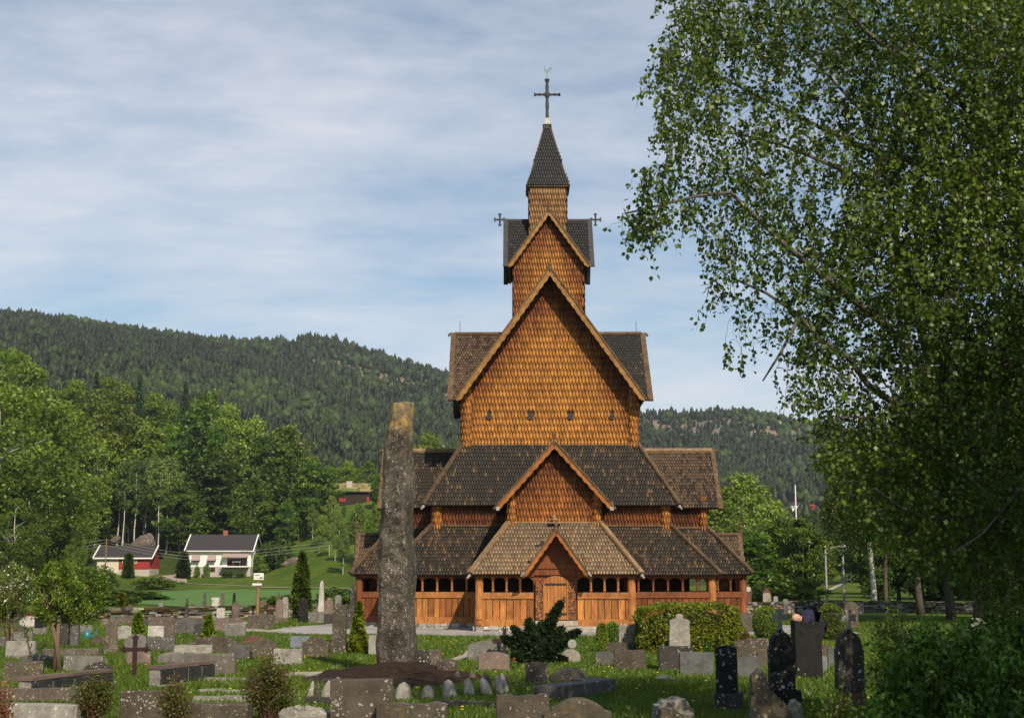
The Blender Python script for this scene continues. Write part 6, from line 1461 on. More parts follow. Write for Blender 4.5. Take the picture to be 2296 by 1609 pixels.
# ---- weeping birches further right
def weeping(seed, Hh=15, R=4.2, nst=900, nlf=34, size=.19, bare=2.2):
    rng = np.random.default_rng(seed); d = rnd_dirs(nst, rng); d[:, 2] = np.abs(d[:, 2]); rr = rng.uniform(.35, 1, nst) ** .6
    C = d * rr[:, None] * [R, R, Hh * .42] * (1 + .2 * noise3(d, seed, 2, 3))[:, None] + [0, 0, Hh * .52]; L = rng.uniform(1.2, 4.2, nst); L = np.minimum(L, C[:, 2] - bare * .6); idx = np.repeat(np.arange(nst), nlf)
    t = rng.uniform(0, 1, len(idx)); P = C[idx]; out = C[idx] * [1, 1, 0]; P = P + out * (.10 * t)[:, None] - np.stack([t * 0, t * 0, t * L[idx]], 1) + rng.normal(size=(len(idx), 3)) * .12
    cc = lerp(U((.045, .075, .010)), U((.11, .145, .016)), rng.uniform(0, 1, nst)[:, None])[idx]
    return C, leaf_quads(P, size, rng, .6, 1.2, cc, .3)
wp = []
for k in (0, 1):
    C, L = weeping(300 + k); b = limbs(np.random.default_rng(k), 15, C, .24, .3, 26); me = merged('weeping_crown', [L], None); me.materials.append(M['leaf_shared']); to = b.build('t', M['birch' if k == 0 else 'bark'], None, True); wp.append((me, to.data)); bpy.data.objects.remove(to)  # second kind takes dark bark instead of white so its trunks look shaded
def weeper(u, vb, vtop, label, k, wide=1.0, D=None, ukw=None):
    g = on_ground(u, vb) if D is None else Vector((*gp(u, 0, D), 0)); h = at(u, vtop, g.y).z; r = empty('weeping_birch', (g.x, g.y, 0), label, 'tree', 'weeping birches along the right wall', random.uniform(0, 6)); r.scale = (h / 15 * wide, h / 15 * wide, h / 15)
    for nm, me in zip(('crown', 'trunk'), wp[k]): o = bpy.data.objects.new(nm, me); COL.objects.link(o); o.parent = r
weeper(1958, 1371, 930, 'weeping birch with bright white trunk in front of the right wall', 0, .95)
weeper(2062, 1378, 900, 'weeping birch with shaded trunk right of the bright white one', 1, 1.1)
weeper(1990, 1367, 960, 'slim shaded birch between two weeping birches', 1, .8)
weeper(2130, 1392, 820, 'large weeping birch deep in the shade', 1, 1.2)
weeper(2265, 1392, 700, 'birch with peeling brownish trunk near the right edge', 1, 1.2)
weeper(2200, 1400, 760, 'tall weeping birch behind the shaded slabs', 1, 1.2)
weeper(2380, 1395, 700, 'weeping birch cut by the right picture edge', 0, 1.3)
random.seed(23)
# off-frame birches shading the foreground lawn; one added to shade trunks by the wall
for x, y, h, k, lb in ((9.4, 7.6, 13.5, 0, 'birch beside the photographer shading the right foreground'), (13.5, 9.5, 13, 1, 'birch right of the photographer shading the lawn'), (10.5, 1.5, 15, 1, 'birch behind the photographer shading the foreground'), (27.5, 57, 15, 1, 'birch added outside the right picture edge to shade the trunks by the wall'), (15.5, 17, 16, 0, 'birch at the right shading the shrubbery')):
    r = empty('weeping_birch', (x, y, 0), lb, 'tree', 'weeping birches along the right wall'); r.scale = (h / 15 * .9,) * 3
    for nm, me in zip(('crown', 'trunk'), wp[k]): o = bpy.data.objects.new(nm, me); COL.objects.link(o); o.parent = r
# ============================================================ HILL FOREST (stuff)
def hill_forest():
    rng = np.random.default_rng(5); n = 42000; u = rng.uniform(-350, 2500, n); D = np.sqrt(rng.uniform(430 ** 2, 1540 ** 2, n)); x = (u - CU) / F * D; y = D * 1.0
    r_ = np.hypot(x, y); z = H(x, y); nz = noise3(np.stack([x, y, x * 0], 1), 31, 3, .012); rk = noise3(np.stack([x * .6, y * 1.5, x * 0], 1), 77, 3, .016)
    keep = ~((r_ > 850) & (r_ < 1480) & (rk > .5) & (rng.random(n) < .75)); keep &= ~((abs(u - 1790) < 60) & (r_ > 760) & (r_ < 930)); x, y, z, nz, r_ = x[keep], y[keep], z[keep], nz[keep], r_[keep]; n = len(x)
    dec = (rng.random(n) < .16 + .35 * (nz > .35)); h = rng.uniform(5, 11, n) * np.exp(rng.normal(size=n) * .15) * np.where(dec, .85, 1); w = h * np.where(dec, .42, rng.uniform(.2, .32, n))
    # template: 3 stacked irregular rings
    k = 6; tz = np.array([.05, .18, .5, .52, .82, 1.0]); trc = np.array([.25, 1.0, .62, .78, .36, .02]); trd = np.array([.2, .75, 1.0, 1.0, .72, .1])
    ang_ = np.arange(k) * 2 * math.pi / k; R = np.where(dec[:, None], trd, trc) * w[:, None]
    jit = rng.uniform(.65, 1.3, (n, len(tz), k)); off_ = rng.uniform(0, 6.28, n)
    vx = x[:, None, None] + R[:, :, None] * jit * np.cos(ang_ + off_[:, None, None]); vy = y[:, None, None] + R[:, :, None] * jit * np.sin(ang_ + off_[:, None, None]); vz = z[:, None, None] - .5 + tz[None, :, None] * h[:, None, None] * rng.uniform(.93, 1.07, (n, len(tz), k))
    V = np.stack([vx, vy, vz], -1).reshape(-1, 3); m = len(tz); base = (np.arange(n) * m * k)[:, None]; q = []
    for i in range(m - 1):
        for j in range(k): q.append([i * k + j, i * k + (j + 1) % k, (i + 1) * k + (j + 1) % k, (i + 1) * k + j])
    q = np.array(q); Fq = (base[:, :, None] + q[None]).reshape(-1, 4)
    c = np.where(dec[:, None], U((.046, .070, .018)), U((.028, .039, .015))) * rng.uniform(.65, 1.4, n)[:, None] * (1 + .25 * nz)[:, None]
    o = link(np_mesh('hill_forest', V, [Fq], [np.repeat(c, len(q), axis=0)]), 'hill_forest', M['needle']); tag(o, 'dense conifer forest covering the far hills', 'forest', kind='stuff')
hill_forest()
# ============================================================ GRASS (stuff)
def grass_blades():
    rng = np.random.default_rng(6); n = 430000; Y = 17.5 + 60 * rng.random(n) ** 1.5; u = rng.uniform(-420, 2520, n); x = (u - CU) / F * Y; y = Y
    keep = ~inside([(-9.5, 62), (-9.8, 55.5), (-7, 52.6), (-3.6, 51.2), (.5, 49.8), (3, 49.8), (5.5, 51.2), (8.5, 52), (13, 53.5), (13.5, 60), (11, 76), (-9.5, 76)], np.stack([x, y], 1))
    keep &= ~inside([gpx(1048, 40), gpx(1040, 37.5), gpx(985, 33.5), gpx(930, 31.5), gpx(800, 30.6), gpx(640, 30), gpx(640, 28.4), gpx(800, 29.3), gpx(940, 30.2), gpx(1010, 33.2), gpx(1060, 37)], np.stack([x, y], 1))
    keep &= ~inside([(-12.5, 70), (-11.8, 62), (-9, 56.5), (-9.0, 55.2), (-12.2, 56.5), (-14.2, 62), (-15.5, 72)], np.stack([x, y], 1))
    keep &= np.hypot((x - MC[0]) / 1.72, (y - MC[1]) / 2.95) > 1.0; x, y = x[keep], y[keep]; n = len(x)
    tall = np.clip(noise3(np.stack([x, y, x * 0], 1), 4, 3, .8), -.3, 1); h = (.035 + .05 * rng.random(n)) * (1 + .9 * tall) * (1 + y * .006); wd = .006 * (1 + y / 16)
    a = rng.uniform(0, 6.283, n); lean_ = rng.normal(size=(n, 2)) * .5 * h[:, None]
    p0 = np.stack([x - np.cos(a) * wd, y - np.sin(a) * wd, x * 0 - .005], 1); p1 = np.stack([x + np.cos(a) * wd, y + np.sin(a) * wd, x * 0 - .005], 1); p2 = np.stack([x + lean_[:, 0], y + lean_[:, 1], h], 1)
    V = np.stack([p0, p1, p2], 1).reshape(-1, 3); nz = noise3(np.stack([x, y, x * 0], 1), 14, 3, .5)[:, None]
    c = lerp(U((.066, .115, .010)), U((.118, .16, .014)), np.clip(.5 + .5 * nz + rng.normal(size=(n, 1)) * .2, 0, 1))
    o = link(np_mesh('grass', V, [np.arange(n * 3).reshape(n, 3)], [c]), 'grass', M['leaf']); tag(o, 'short uneven grass of the churchyard lawn', 'grass', kind='stuff')
    k = 260; Y = 20 + 34 * rng.random(k); u = rng.uniform(300, 2200, k); x = (u - CU) / F * Y; P = np.stack([x, Y, .05 + .06 * rng.random(k)], 1); P = P[~inside([(-12.5, 48), (-12, 75), (14, 75), (14, 48)], P[:, :2])]; P = P[np.hypot((P[:, 0] - MC[0]) / 1.72, (P[:, 1] - MC[1]) / 2.95) > 1.05]
    b = MB()
    for p in P: b.lathe([(.018, 0), (.028, .01), (.012, .02)], p, 6, (.62, .48, .03))
    o = b.build('dandelions', M['colored']); tag(o, 'yellow dandelion heads scattered over the lawn', 'flowers', kind='stuff')
grass_blades()
for a in [('maple', 1, 1968, 1165, 112, .8, 'dark tree behind the wall beside the bright birch trunk'), ('maple', 0, 2010, 1120, 116, 1.1, 'dark tree behind the wall between the shaded birch trunks'), ('maple', 1, 2100, 1080, 112, 1.2, 'dark dense tree behind the wall under the birches'), ('maple', 0, 2200, 1060, 108, 1.2, 'dark dense tree behind the wall at the right'), ('maple', 1, 2300, 1050, 104, 1.2, 'dark dense tree behind the wall at the far right')]:
    tree_px(a[0], a[1], a[2], a[3], a[4], None, a[6], a[5], group='trees beyond the wall at the right')
for a in [('birch', 0, 770, 1175, 238, .7, 'young birch on the meadow left of the church, nearer the houses'), ('slim', 1, 752, 1195, 250, 1.2, 'thin young birch on the meadow left of the church'), ('broad', 1, 825, 1150, 262, .7, 'green meadow tree right of the long-trunked birch'), ('maple', 0, 690, 1150, 285, .8, 'low dark tree under the round tree by the cabin'), ('broad', 2, 770, 1140, 285, .6, 'small tree just below the turf-roofed cabin'), ('birch', 1, 275, 1085, 292, 1.3, 'bushy birch behind the barn roof'), ('maple', 1, 240, 1120, 288, 1.2, 'dark shrubby tree behind the barn, left'), ('broad', 0, 380, 1140, 290, 1.0, 'low leafy tree right of the rock outcrop'), ('maple', 0, 350, 1165, 292, 1.0, 'dark low tree behind the rock outcrop')]:
    tree_px(a[0], a[1], a[2], a[3], a[4], None, a[6], a[5], group=TG)
rq = np.random.default_rng(91)
for i in range(18):
    u = rq.uniform(60, 600); vt = np.interp(u, [0, 100, 300, 450, 600], [900, 930, 960, 960, 1030]) + rq.uniform(0, 150); D = np.interp(vt, [900, 1180], [360, 285])
    tree_px(['broad', 'birch', 'broad'][i % 3], i % 2, u, vt, D, None, 'leafy tree packed into the dense wood on the left slope', 1.05, group='crowded trees of the left wood')
for i in range(12):
    u = rq.uniform(170, 420); vt = rq.uniform(1000, 1080); tree_px('slim', i % 2, u, vt, rq.uniform(278, 300), None, 'thin pale birch stem standing in the dense wood behind the barn', .8, group='thin birches of the left wood')
for a in [('broad', 1, 668, 1095, 285, .9, 'leafy tree above the garden shrub right of the white house'), ('maple', 1, 640, 1120, 280, .8, 'dark low tree just right of the white house roof'), ('birch', 0, 700, 1130, 278, 1.0, 'hanging birch below the dark round tree'), ('broad', 0, 722, 1150, 268, .7, 'light bushy tree at the edge of the meadow'), ('maple', 0, 790, 1195, 262, .8, 'small dark tree behind the long birch trunk'), ('birch', 1, 760, 1150, 272, 1.1, 'loose birch under the turf-roofed cabin'), ('broad', 2, 845, 1130, 240, .7, 'green tree at the foot of the slope hidden by the standing stone'), ('broad', 1, 812, 1165, 275, .8, 'pale bushy tree on the slope under the cabin'), ('slim', 0, 738, 1170, 255, 1.3, 'slim white-stemmed birch in the meadow'), ('maple', 1, 735, 1095, 305, .7, 'dark tree at the left end of the turf roof')]:
    tree_px(a[0], a[1], a[2], a[3], a[4], None, a[6], a[5], group=TG)
# ============================================================ DRY STONE WALL
def drywall(pts, h, t, label, moss=.35, seed=1):
    rng = random.Random(seed); b = MB()
    for (x0, y0), (x1, y1) in zip(pts[:-1], pts[1:]):
        A = Vector((x0, y0, 0)); B = Vector((x1, y1, 0)); d = (B - A); L = d.length; d.normalize(); n = Vector((d.y, -d.x, 0)); R = Matrix(((d.x, n.x, 0, A.x), (d.y, n.y, 0, A.y), (0, 0, 1, h1((x0 + x1) / 2, (y0 + y1) / 2) * .5), (0, 0, 0, 1)))
        b.box(0, L, -t * .35, t * .35, -.2, h * .93, (.035, .03, .022), R)
        z = -.05
        while z < h:
            rh = rng.uniform(.07, .15); s = 0
            while s < L:
                w = rng.uniform(.2, .75); m = rng.random(); c = rng.choice([(.33, .30, .25), (.20, .17, .14), (.13, .11, .09), (.42, .38, .33)])
                if m < moss * (1.3 if z > h * .4 else .7): c = rng.choice([(.07, .05, .015), (.09, .07, .02), (.05, .045, .018)])
                c = tuple(v * rng.uniform(.7, 1.2) for v in c); o_ = rng.uniform(-.05, .05); top = z + rh > h - .05
                b.box(s + .01, min(L, s + w) - .01, -t / 2 + o_ - (.06 if top else 0), t / 2 + o_, z + .008, z + rh - rng.uniform(.005, .02), c, R, .015); s += w
            z += rh
    o = b.build('dry_stone_wall', M['colored']); return tag(o, label, 'stone wall', 'dry stone walls around the churchyard')
wl = [gpx(-450, 60), gpx(-120, 66), gpx(100, 69), gpx(250, 72), gpx(420, 77), gpx(600, 82), gpx(800, 84), gpx(900, 86)]
drywall(wl, .58, .5, 'long mossy dry stone wall along the back of the left graveyard', .4, 3)
wr = [gpx(1640, 88), gpx(1760, 92), gpx(1880, 96), gpx(2010, 94), gpx(2160, 88), gpx(2400, 82)]
drywall(wr, .72, .55, 'dry stone wall behind the right graveyard and birches', .3, 4)
# ============================================================ HOUSES
M['render_w'] = m_plain('white_cladding', (.86, .84, .77), .7, 6, .04)
M['concrete'] = m_plain('grey_rendered_basement', (.42, .38, .33), .8, 3, .1)
M['rooftile'] = m_plain('dark_roof_tiles', (.045, .04, .042), .7, 4, .2, stretch=(1, 6, 1))
M['red_wall'] = m_plain('barn_red_boards', (.30, .035, .03), .7, 8, .15, stretch=(8, 8, .5))
M['awning'] = m_plain('faded_awning', (.36, .27, .24), .8, 8, .1)
M['cream'] = m_plain('cream_wall', (.62, .55, .44), .7, 5, .05)
M['brick'] = m_plain('brick', (.28, .10, .06), .8, 10, .2)
def bpx(x, y, D): u, v = zd(8, x, y); p = at(u, v, D); return p.x, p.z
HD = 258.0
x0, zb = bpx(1115, 700, HD); x1, _ = bpx(1715, 700, HD); _, z1 = bpx(0, 612, HD); _, ze = bpx(0, 445, HD); _, zr = bpx(0, 298, HD + 4); dpt = 8.0
R = empty('white_house', (x0, HD, zb), 'white two-level house with dark roof, awnings and a balcony', 'house')
W = x1 - x0; a = lambda z: z - zb; hs = 11.1 / W
def bx(nm, mat, *bs, par=R, **k):
    b = MB(); [b.box(*q) for q in bs]; return b.build(nm, mat, par, **k)
bx('basement', M['concrete'], (0, W, .1, dpt, -1, a(z1)))
wall = bx('wall', M['render_w'], (-.05, W + .05, 0, dpt + .05, a(z1), a(ze)))
b = MB(); b.add([(W + .05, 0, a(ze)), (W + .05, dpt, a(ze)), (W + .05, dpt / 2, a(zr) - .2), (-.05, 0, a(ze)), (-.05, dpt, a(ze)), (-.05, dpt / 2, a(zr) - .2)], [(0, 1, 2), (3, 5, 4)]); b.build('gable', m_plain('grey_gable', (.4, .38, .36), .7), R)  # gable ends greyer than the white walls below
b = MB(); rz_ = a(zr); e_ = a(ze)
b.add([(-.6, -.6, e_ - .15), (W + .6, -.6, e_ - .15), (W + .6, dpt / 2, rz_), (-.6, dpt / 2, rz_), (-.6, dpt + .6, e_ - .15), (W + .6, dpt + .6, e_ - .15), (-.6, -.6, e_ - .3), (W + .6, -.6, e_ - .3), (W + .6, dpt / 2, rz_ - .17), (-.6, dpt / 2, rz_ - .17), (-.6, dpt + .6, e_ - .3), (W + .6, dpt + .6, e_ - .3)],
      [(0, 1, 2, 3), (3, 2, 5, 4), (6, 9, 8, 7), (9, 10, 11, 8), (0, 6, 7, 1), (4, 5, 11, 10), (1, 7, 8, 2), (2, 8, 11, 5), (0, 3, 9, 6), (3, 4, 10, 9)])
roof = b.build('roof', M['rooftile'], R)
bx('gutter', M['white_paint'], (-.65, W + .65, -.72, -.6, e_ - .34, e_ - .16)); 
for xx in (-.68, W + .6):
    b = MB(); b.bar((xx, -.65, e_ - .2), (xx, dpt / 2, rz_ + .02), .1, .2, (1, 0, 0)); b.bar((xx, dpt + .65, e_ - .2), (xx, dpt / 2, rz_ + .02), .1, .2, (1, 0, 0)); b.build('verge_trim', M['white_paint'], R)
xc_ = (bpx(1445, 0, HD)[0] - x0); bx('chimney', M['brick'], (xc_ - .4, xc_ + .4, dpt / 2 - .3, dpt / 2 + .4, rz_ - .4, rz_ + .75), par=roof)
b = MB(); xm = bpx(1406, 0, HD)[0] - x0; b.tube([(xm, dpt / 2, rz_ - .1), (xm, dpt / 2, rz_ + 1.3)], .05, 5); b.build('roof_mast', M['iron'], R)
def win(xa, ya, xb, yb_, par=R, D=HD, ox=None, oz=None, y=0, bars=2, frame='white_paint', hb=1):
    ox = x0 if ox is None else ox; oz = zb if oz is None else oz
    X0, Z1 = bpx(xa, ya, D); X1, Z0 = bpx(xb, yb_, D); X0 -= ox; X1 -= ox; Z0 -= oz; Z1 -= oz
    f = .09; b = MB(); b.box(X0 - f, X1 + f, y - .06, y - .005, Z0 - f, Z0); b.box(X0 - f, X1 + f, y - .06, y - .005, Z1, Z1 + f); b.box(X0 - f, X0, y - .06, y - .005, Z0, Z1); b.box(X1, X1 + f, y - .06, y - .005, Z0, Z1)
    for i in range(1, bars + 1): xx = X0 + (X1 - X0) * i / (bars + 1); b.box(xx - .03, xx + .03, y - .055, y - .005, Z0, Z1)
    for i in range(1, hb + 1): zz_ = Z0 + (Z1 - Z0) * i / (hb + 1); b.box(X0, X1, y - .05, y - .005, zz_ - .03, zz_ + .03)
    w_o = b.build('window', M[frame], par); b = MB(); b.box(X0, X1, y - .02, y - .003, Z0, Z1); b.build('pane', M['glass_dark'], w_o); return w_o
win(1160, 492, 1230, 560, bars=0); win(1312, 492, 1384, 560, bars=0); win(1330, 622, 1370, 655, bars=2, y=.1, frame='wood_brown'); win(1212, 622, 1222, 655, bars=0, y=.1, hb=0)
win(1500, 518, 1680, 598, bars=2, hb=0, frame='wood_brown')
def awn(xa, ya, xb, yb_, out):
    X0, Z1 = bpx(xa, ya, HD); X1, Z0 = bpx(xb, yb_, HD); X0 -= x0; X1 -= x0; Z0 -= zb; Z1 -= zb; b = MB()
    b.add([(X0, -.08, Z1), (X1, -.08, Z1), (X1, -out, Z0), (X0, -out, Z0), (X0, -.08, Z1 - .06), (X1, -.08, Z1 - .06), (X1, -out, Z0 - .12), (X0, -out, Z0 - .12)], [(0, 3, 2, 1), (4, 5, 6, 7), (3, 7, 6, 2), (0, 4, 7, 3), (1, 2, 6, 5)]); b.build('awning', M['awning'], R)
awn(1158, 490, 1236, 545, .9); awn(1310, 490, 1388, 545, .9); awn(1455, 472, 1706, 515, 1.5)
X0, ZB = bpx(1448, 606, HD); X1, _ = bpx(1706, 606, HD); X0 -= x0; X1 -= x0; ZB -= zb
bx('balcony_floor', M['white_paint'], (X0, X1, -1.6, 0, ZB - .15, ZB + .05)); b = MB()
b.box(X0, X1, -1.6, -1.55, ZB + .95, ZB + 1.02)
for i in range(5): xx = X0 + (X1 - X0 - .06) * i / 4; b.box(xx, xx + .06, -1.6, -1.54, ZB + .05, ZB + .95)
for zz_ in (.35, .65): b.box(X0, X1, -1.585, -1.565, ZB + zz_, ZB + zz_ + .02)
b.build('balcony_railing', M['iron'], R)
tb = empty('balcony_table', (x0 + bpx(1610, 0, HD)[0] - x0, HD - .9, zb + ZB + .05), 'small white table standing on the balcony of the white house', 'table'); b = MB(); b.box(-.7, .7, -.35, .35, .72, .78); b.build('tabletop', M['white_paint'], tb)
for sx in (-.6, .6):
    b = MB(); b.box(sx - .04, sx + .04, -.3, .3, 0, .72); b.build('leg', M['red_wall'], tb)
# barn
BD = 254.0; bx0, bzb = bpx(228, 690, BD); bx1, _ = bpx(738, 690, BD); W2 = bx1 - bx0; _, be = bpx(0, 522, BD); _, br = bpx(0, 405, BD + 3.5); _, bb0 = bpx(0, 628, BD); xm_ = bpx(468, 0, BD)[0] - bx0; dp = 7.0
Rb = empty('barn', (bx0, BD, bzb), 'red and cream garage barn with dark roof left of the white house', 'barn'); a2 = lambda z: z - bzb
bx('basement', M['concrete'], (0, W2, .1, dp, -1.5, a2(bb0)), par=Rb); bx('cream_wall', M['cream'], (0, xm_, 0, dp, a2(bb0) - .8, a2(be)), par=Rb); bx('red_wall', M['red_wall'], (xm_ + .01, W2, -.05, dp, a2(bb0), a2(be)), par=Rb)
b = MB(); b.add([(W2, 0, a2(be)), (W2, dp, a2(be)), (W2, dp / 2, a2(br) - .15)], [(0, 1, 2)]); b.add([(0, 0, a2(be)), (0, dp, a2(be)), (0, dp / 2, a2(br) - .15)], [(0, 2, 1)]); b.build('gable', M['red_wall'], Rb)
b = MB(); e2, r2 = a2(be), a2(br); X_ = (-.6, W2 + .6)
b.add([(X_[0], -.5, e2), (X_[1], -.5, e2), (X_[1], dp / 2, r2), (X_[0], dp / 2, r2), (X_[0], dp + .5, e2), (X_[1], dp + .5, e2), (X_[0], -.5, e2 - .14), (X_[1], -.5, e2 - .14), (X_[1], dp / 2, r2 - .16), (X_[0], dp / 2, r2 - .16), (X_[0], dp + .5, e2 - .14), (X_[1], dp + .5, e2 - .14)],
      [(0, 1, 2, 3), (3, 2, 5, 4), (6, 9, 8, 7), (9, 10, 11, 8), (0, 6, 7, 1), (4, 5, 11, 10), (1, 7, 8, 2), (2, 8, 11, 5), (0, 3, 9, 6), (3, 4, 10, 9)]); b.build('roof', M['rooftile'], Rb)
bx('eave_board', M['white_paint'], (X_[0], X_[1], -.6, -.5, e2 - .22, e2 + .02), par=Rb)
for xx in X_:
    b = MB(); b.bar((xx, -.55, e2), (xx, dp / 2, r2 + .05), .1, .2, (1, 0, 0)); b.build('verge_trim', M['white_paint'], Rb)
win(485, 545, 508, 572, par=Rb, D=BD, ox=bx0, oz=bzb, y=-.05, bars=0, hb=0); win(573, 540, 615, 572, par=Rb, D=BD, ox=bx0, oz=bzb, y=-.05); win(322, 542, 358, 566, par=Rb, D=BD, ox=bx0, oz=bzb, y=0)
# turf-roofed cabin (zoom at 600,1000 scale 2.6815)
def cpx(x, y, D): p = at((600 + x / 2.6815) / K, (1000 + y / 2.6815) / K, D); return p.x, p.z
CD = 300.0; c0, cg = cpx(878, 975, CD); c1, _ = cpx(1105, 975, CD); _, ce = cpx(0, 925, CD); _, crd = cpx(0, 872, CD + 4); xr0, _ = cpx(815, 0, CD); xr1, _ = cpx(1150, 0, CD)
cg = min(cg, h1(c0, CD)); Rc = empty('turf_roofed_cabin', (c0, CD, cg), 'low dark log cabin with a turf roof in a clearing', 'cabin'); W3 = c1 - c0; a3 = lambda z: z - cg
bx('log_wall', M['wood_dark'], (0, W3, 0, 6, -1, a3(ce)), (-3.0, 0, 1, 6, -1, a3(ce)), par=Rc); bx('shutter', M['red_wall'], (.2, 1.6, -.06, -.01, .9, 1.6), par=Rc); bx('shutter', M['red_wall'], (W3 - .5, W3 + .02, -.06, -.01, .3, 1.9), par=Rc)
M['turf'] = m_plain('turf', (.20, .17, .06), .95, 3, .5, 0, .1, bmp=.8); tg_ = M['turf'].node_tree
b = MB(); gx_ = 14
for i in range(gx_):
    xa_ = xr0 - c0 + (xr1 - xr0) * i / gx_; xb_ = xr0 - c0 + (xr1 - xr0) * (i + 1) / gx_
    for j in range(4):
        f0, f1 = j / 4, (j + 1) / 4; y0_, y1_ = -.7 + 4 * f0, -.7 + 4 * f1; z0_, z1_ = a3(ce) + (crd - ce) * f0, a3(ce) + (crd - ce) * f1; g = random.random(); c = (.10, .15, .03) if g < .35 else ((.30, .22, .10) if g < .8 else (.2, .16, .07)); q = random.uniform(0, .12)
        b.add([(xa_, y0_, z0_ + q), (xb_, y0_, z0_ + q), (xb_, y1_, z1_ + q), (xa_, y1_, z1_ + q), (xa_, y0_, z0_ - .2), (xb_, y0_, z0_ - .2), (xb_, y1_, z1_ - .2), (xa_, y1_, z1_ - .2)], [(0, 1, 2, 3), (0, 4, 5, 1), (1, 5, 6, 2), (3, 7, 4, 0), (2, 6, 7, 3)], c)
b.add([(xr0 - c0, 3.3, a3(crd)), (xr1 - c0, 3.3, a3(crd)), (xr1 - c0, 7, a3(ce)), (xr0 - c0, 7, a3(ce))], [(0, 1, 2, 3)], (.15, .15, .05)); b.build('turf_roof', M['colored'], Rc)
xq, _ = cpx(970, 0, CD); bx('chimney', M['light_st'] if 'light_st' in M else M['concrete'], (xq - c0 - .6, xq - c0 + .6, 1.0, 2.0, a3(ce), a3(crd) + .35), par=Rc)
bx('gable_board', M['wood_brown'], (xr1 - c0, xr1 - c0 + .15, -.7, 0, a3(ce) - .3, a3(ce) + .1), par=Rc)
# far village houses at the hill foot
def vil(u0, u1, vt, vb, D, wall_m, label, roof_m='rooftile'):
    p = at(u0, vb, D); q = at(u1, vt, D); W_ = q.x - p.x; Hh = q.z - p.z; r = empty('village_house', (p.x, D, p.z), label, 'house', 'distant village houses')
    b = MB(); b.box(0, W_, 0, W_ * .8, -6, Hh * .62); b.build('wall', M[wall_m], r); b = MB(); b.prism([(-W_ * .06, Hh * .6), (W_ * 1.06, Hh * .6), (W_ * .95, Hh), (W_ * .05, Hh)], -.5, W_ * .85); b.build('roof', M[roof_m], r)
    b = MB(); [b.box(W_ * t, W_ * (t + .12), -.08, -.01, Hh * .2, Hh * .42) for t in (.2, .6)]; o = b.build('window', M['glass_dark'], r); return r
vil(1774, 1797, 1126, 1142, 860, 'white_paint', 'distant white village house left of the flagpole'); vil(1800, 1828, 1130, 1144, 880, 'red_wall', 'distant red village house right of the flagpole', 'red_wall'); vil(1815, 1826, 1143, 1152, 850, 'white_paint', 'small distant white village house below the red one'); vil(1766, 1776, 1131, 1141, 870, 'white_paint', 'smallest distant white house at the left of the village')
# flagpole, lamps, power pole, sign
def pole(x, y, z, h, r0, mat, name, label, cat, grp=None):
    b = MB(); b.tube([(0, 0, -.2), (0, 0, h)], [r0, r0 * .6], 8); R_ = empty(name, (x, y, z), label, cat, grp); b.build('pole', mat, R_); return R_
x, y = gp(1788, 0, 165); z = h1(x, y); ht = at(1788, 1087, 165).z - z; fp = pole(x, y, z, ht, .11, M['white_paint'], 'flagpole', 'white flagpole with a limp red pennant above the green trees', 'flagpole')
b = MB(); b.add([(0, 0, ht - .8), (-.06, .02, ht - .9), (-.16, .03, ht - 1.7), (-.40, .02, ht - 2.7), (-.28, .0, ht - 2.5), (-.08, 0, ht - 1.9)], [(0, 1, 2, 3, 4, 5)], (.22, .06, .06)); b.v += [(v[0], v[1] + .04, v[2]) for v in b.v]; b.f.append((11, 10, 9, 8, 7, 6)); b.c.append((.35, .3, .32)); b.build('pennant', M['colored'], fp)
for u, vt, D, arm, lb in ((1851, 1232, 118, 1, 'shorter grey street lamp with arm reaching right'), (1890, 1217, 118, 0, 'taller plain grey lamp post right of the street lamp')):
    x, y = gp(u, 0, D); z = h1(x, y); ht = at(u, vt, D).z - z; r = pole(x, y, z, ht, .12, m_plain('galvanised_steel', (.42, .40, .36), .5, 5, .1, .3) if arm else bpy.data.materials['galvanised_steel'], 'street_lamp', lb, 'street lamp', 'street lamps beyond the wall')
    if arm: b = MB(); b.tube([(0, 0, ht), (.8, 0, ht + .25), (1.3, 0, ht + .3)], .04, 6); b.build('arm', bpy.data.materials['galvanised_steel'], r); b = MB(); b.prism([(1.2, ht + .2), (1.95, ht + .25), (1.9, ht + .4), (1.25, ht + .38)], -.15, .15); b.build('lamp_head', M['white_paint'], r)
    else: b = MB(); b.tube([(0, 0, ht - .6), (.35, 0, ht - .5)], .03, 6); b.build('bracket', bpy.data.materials['galvanised_steel'], r)
x, y = gp(1829, 0, 185); z = h1(x, y); ht = at(1829, 1246, 185).z - z; r = pole(x, y, z, ht, .08, bpy.data.materials['galvanised_steel'], 'street_lamp', 'third street lamp mostly hidden by trees, small white head', 'street lamp', 'street lamps beyond the wall'); b = MB(); b.box(-.4, .4, -.15, .15, ht, ht + .16); b.build('lamp_head', M['white_paint'], r)
x, y = gp(237, 0, 236); z = h1(x, y); zt_ = at(237, 1207, 236).z; pp_ = pole(x, y, z, zt_ - z, .14, M['wood_tan'], 'utility_pole', 'wooden utility pole in front of the red and cream barn', 'utility pole'); P0 = Vector((x, y, zt_))
x, y = gp(802, 0, 280); wires = [((237, 1209, 236), (430, 1240, 246), (640, 1226, 256), (850, 1200, 266)), ((237, 1216, 236), (430, 1247, 246), (640, 1233, 256), (850, 1208, 266)), ((237, 1222, 236), (430, 1254, 246), (640, 1240, 256), (850, 1216, 266)), ((237, 1209, 236), (150, 1222, 228), (40, 1226, 222), (-80, 1224, 216)), ((237, 1216, 236), (150, 1229, 228), (40, 1232, 222), (-80, 1231, 216)), ((237, 1222, 236), (150, 1236, 228), (40, 1240, 222), (-80, 1238, 216))]
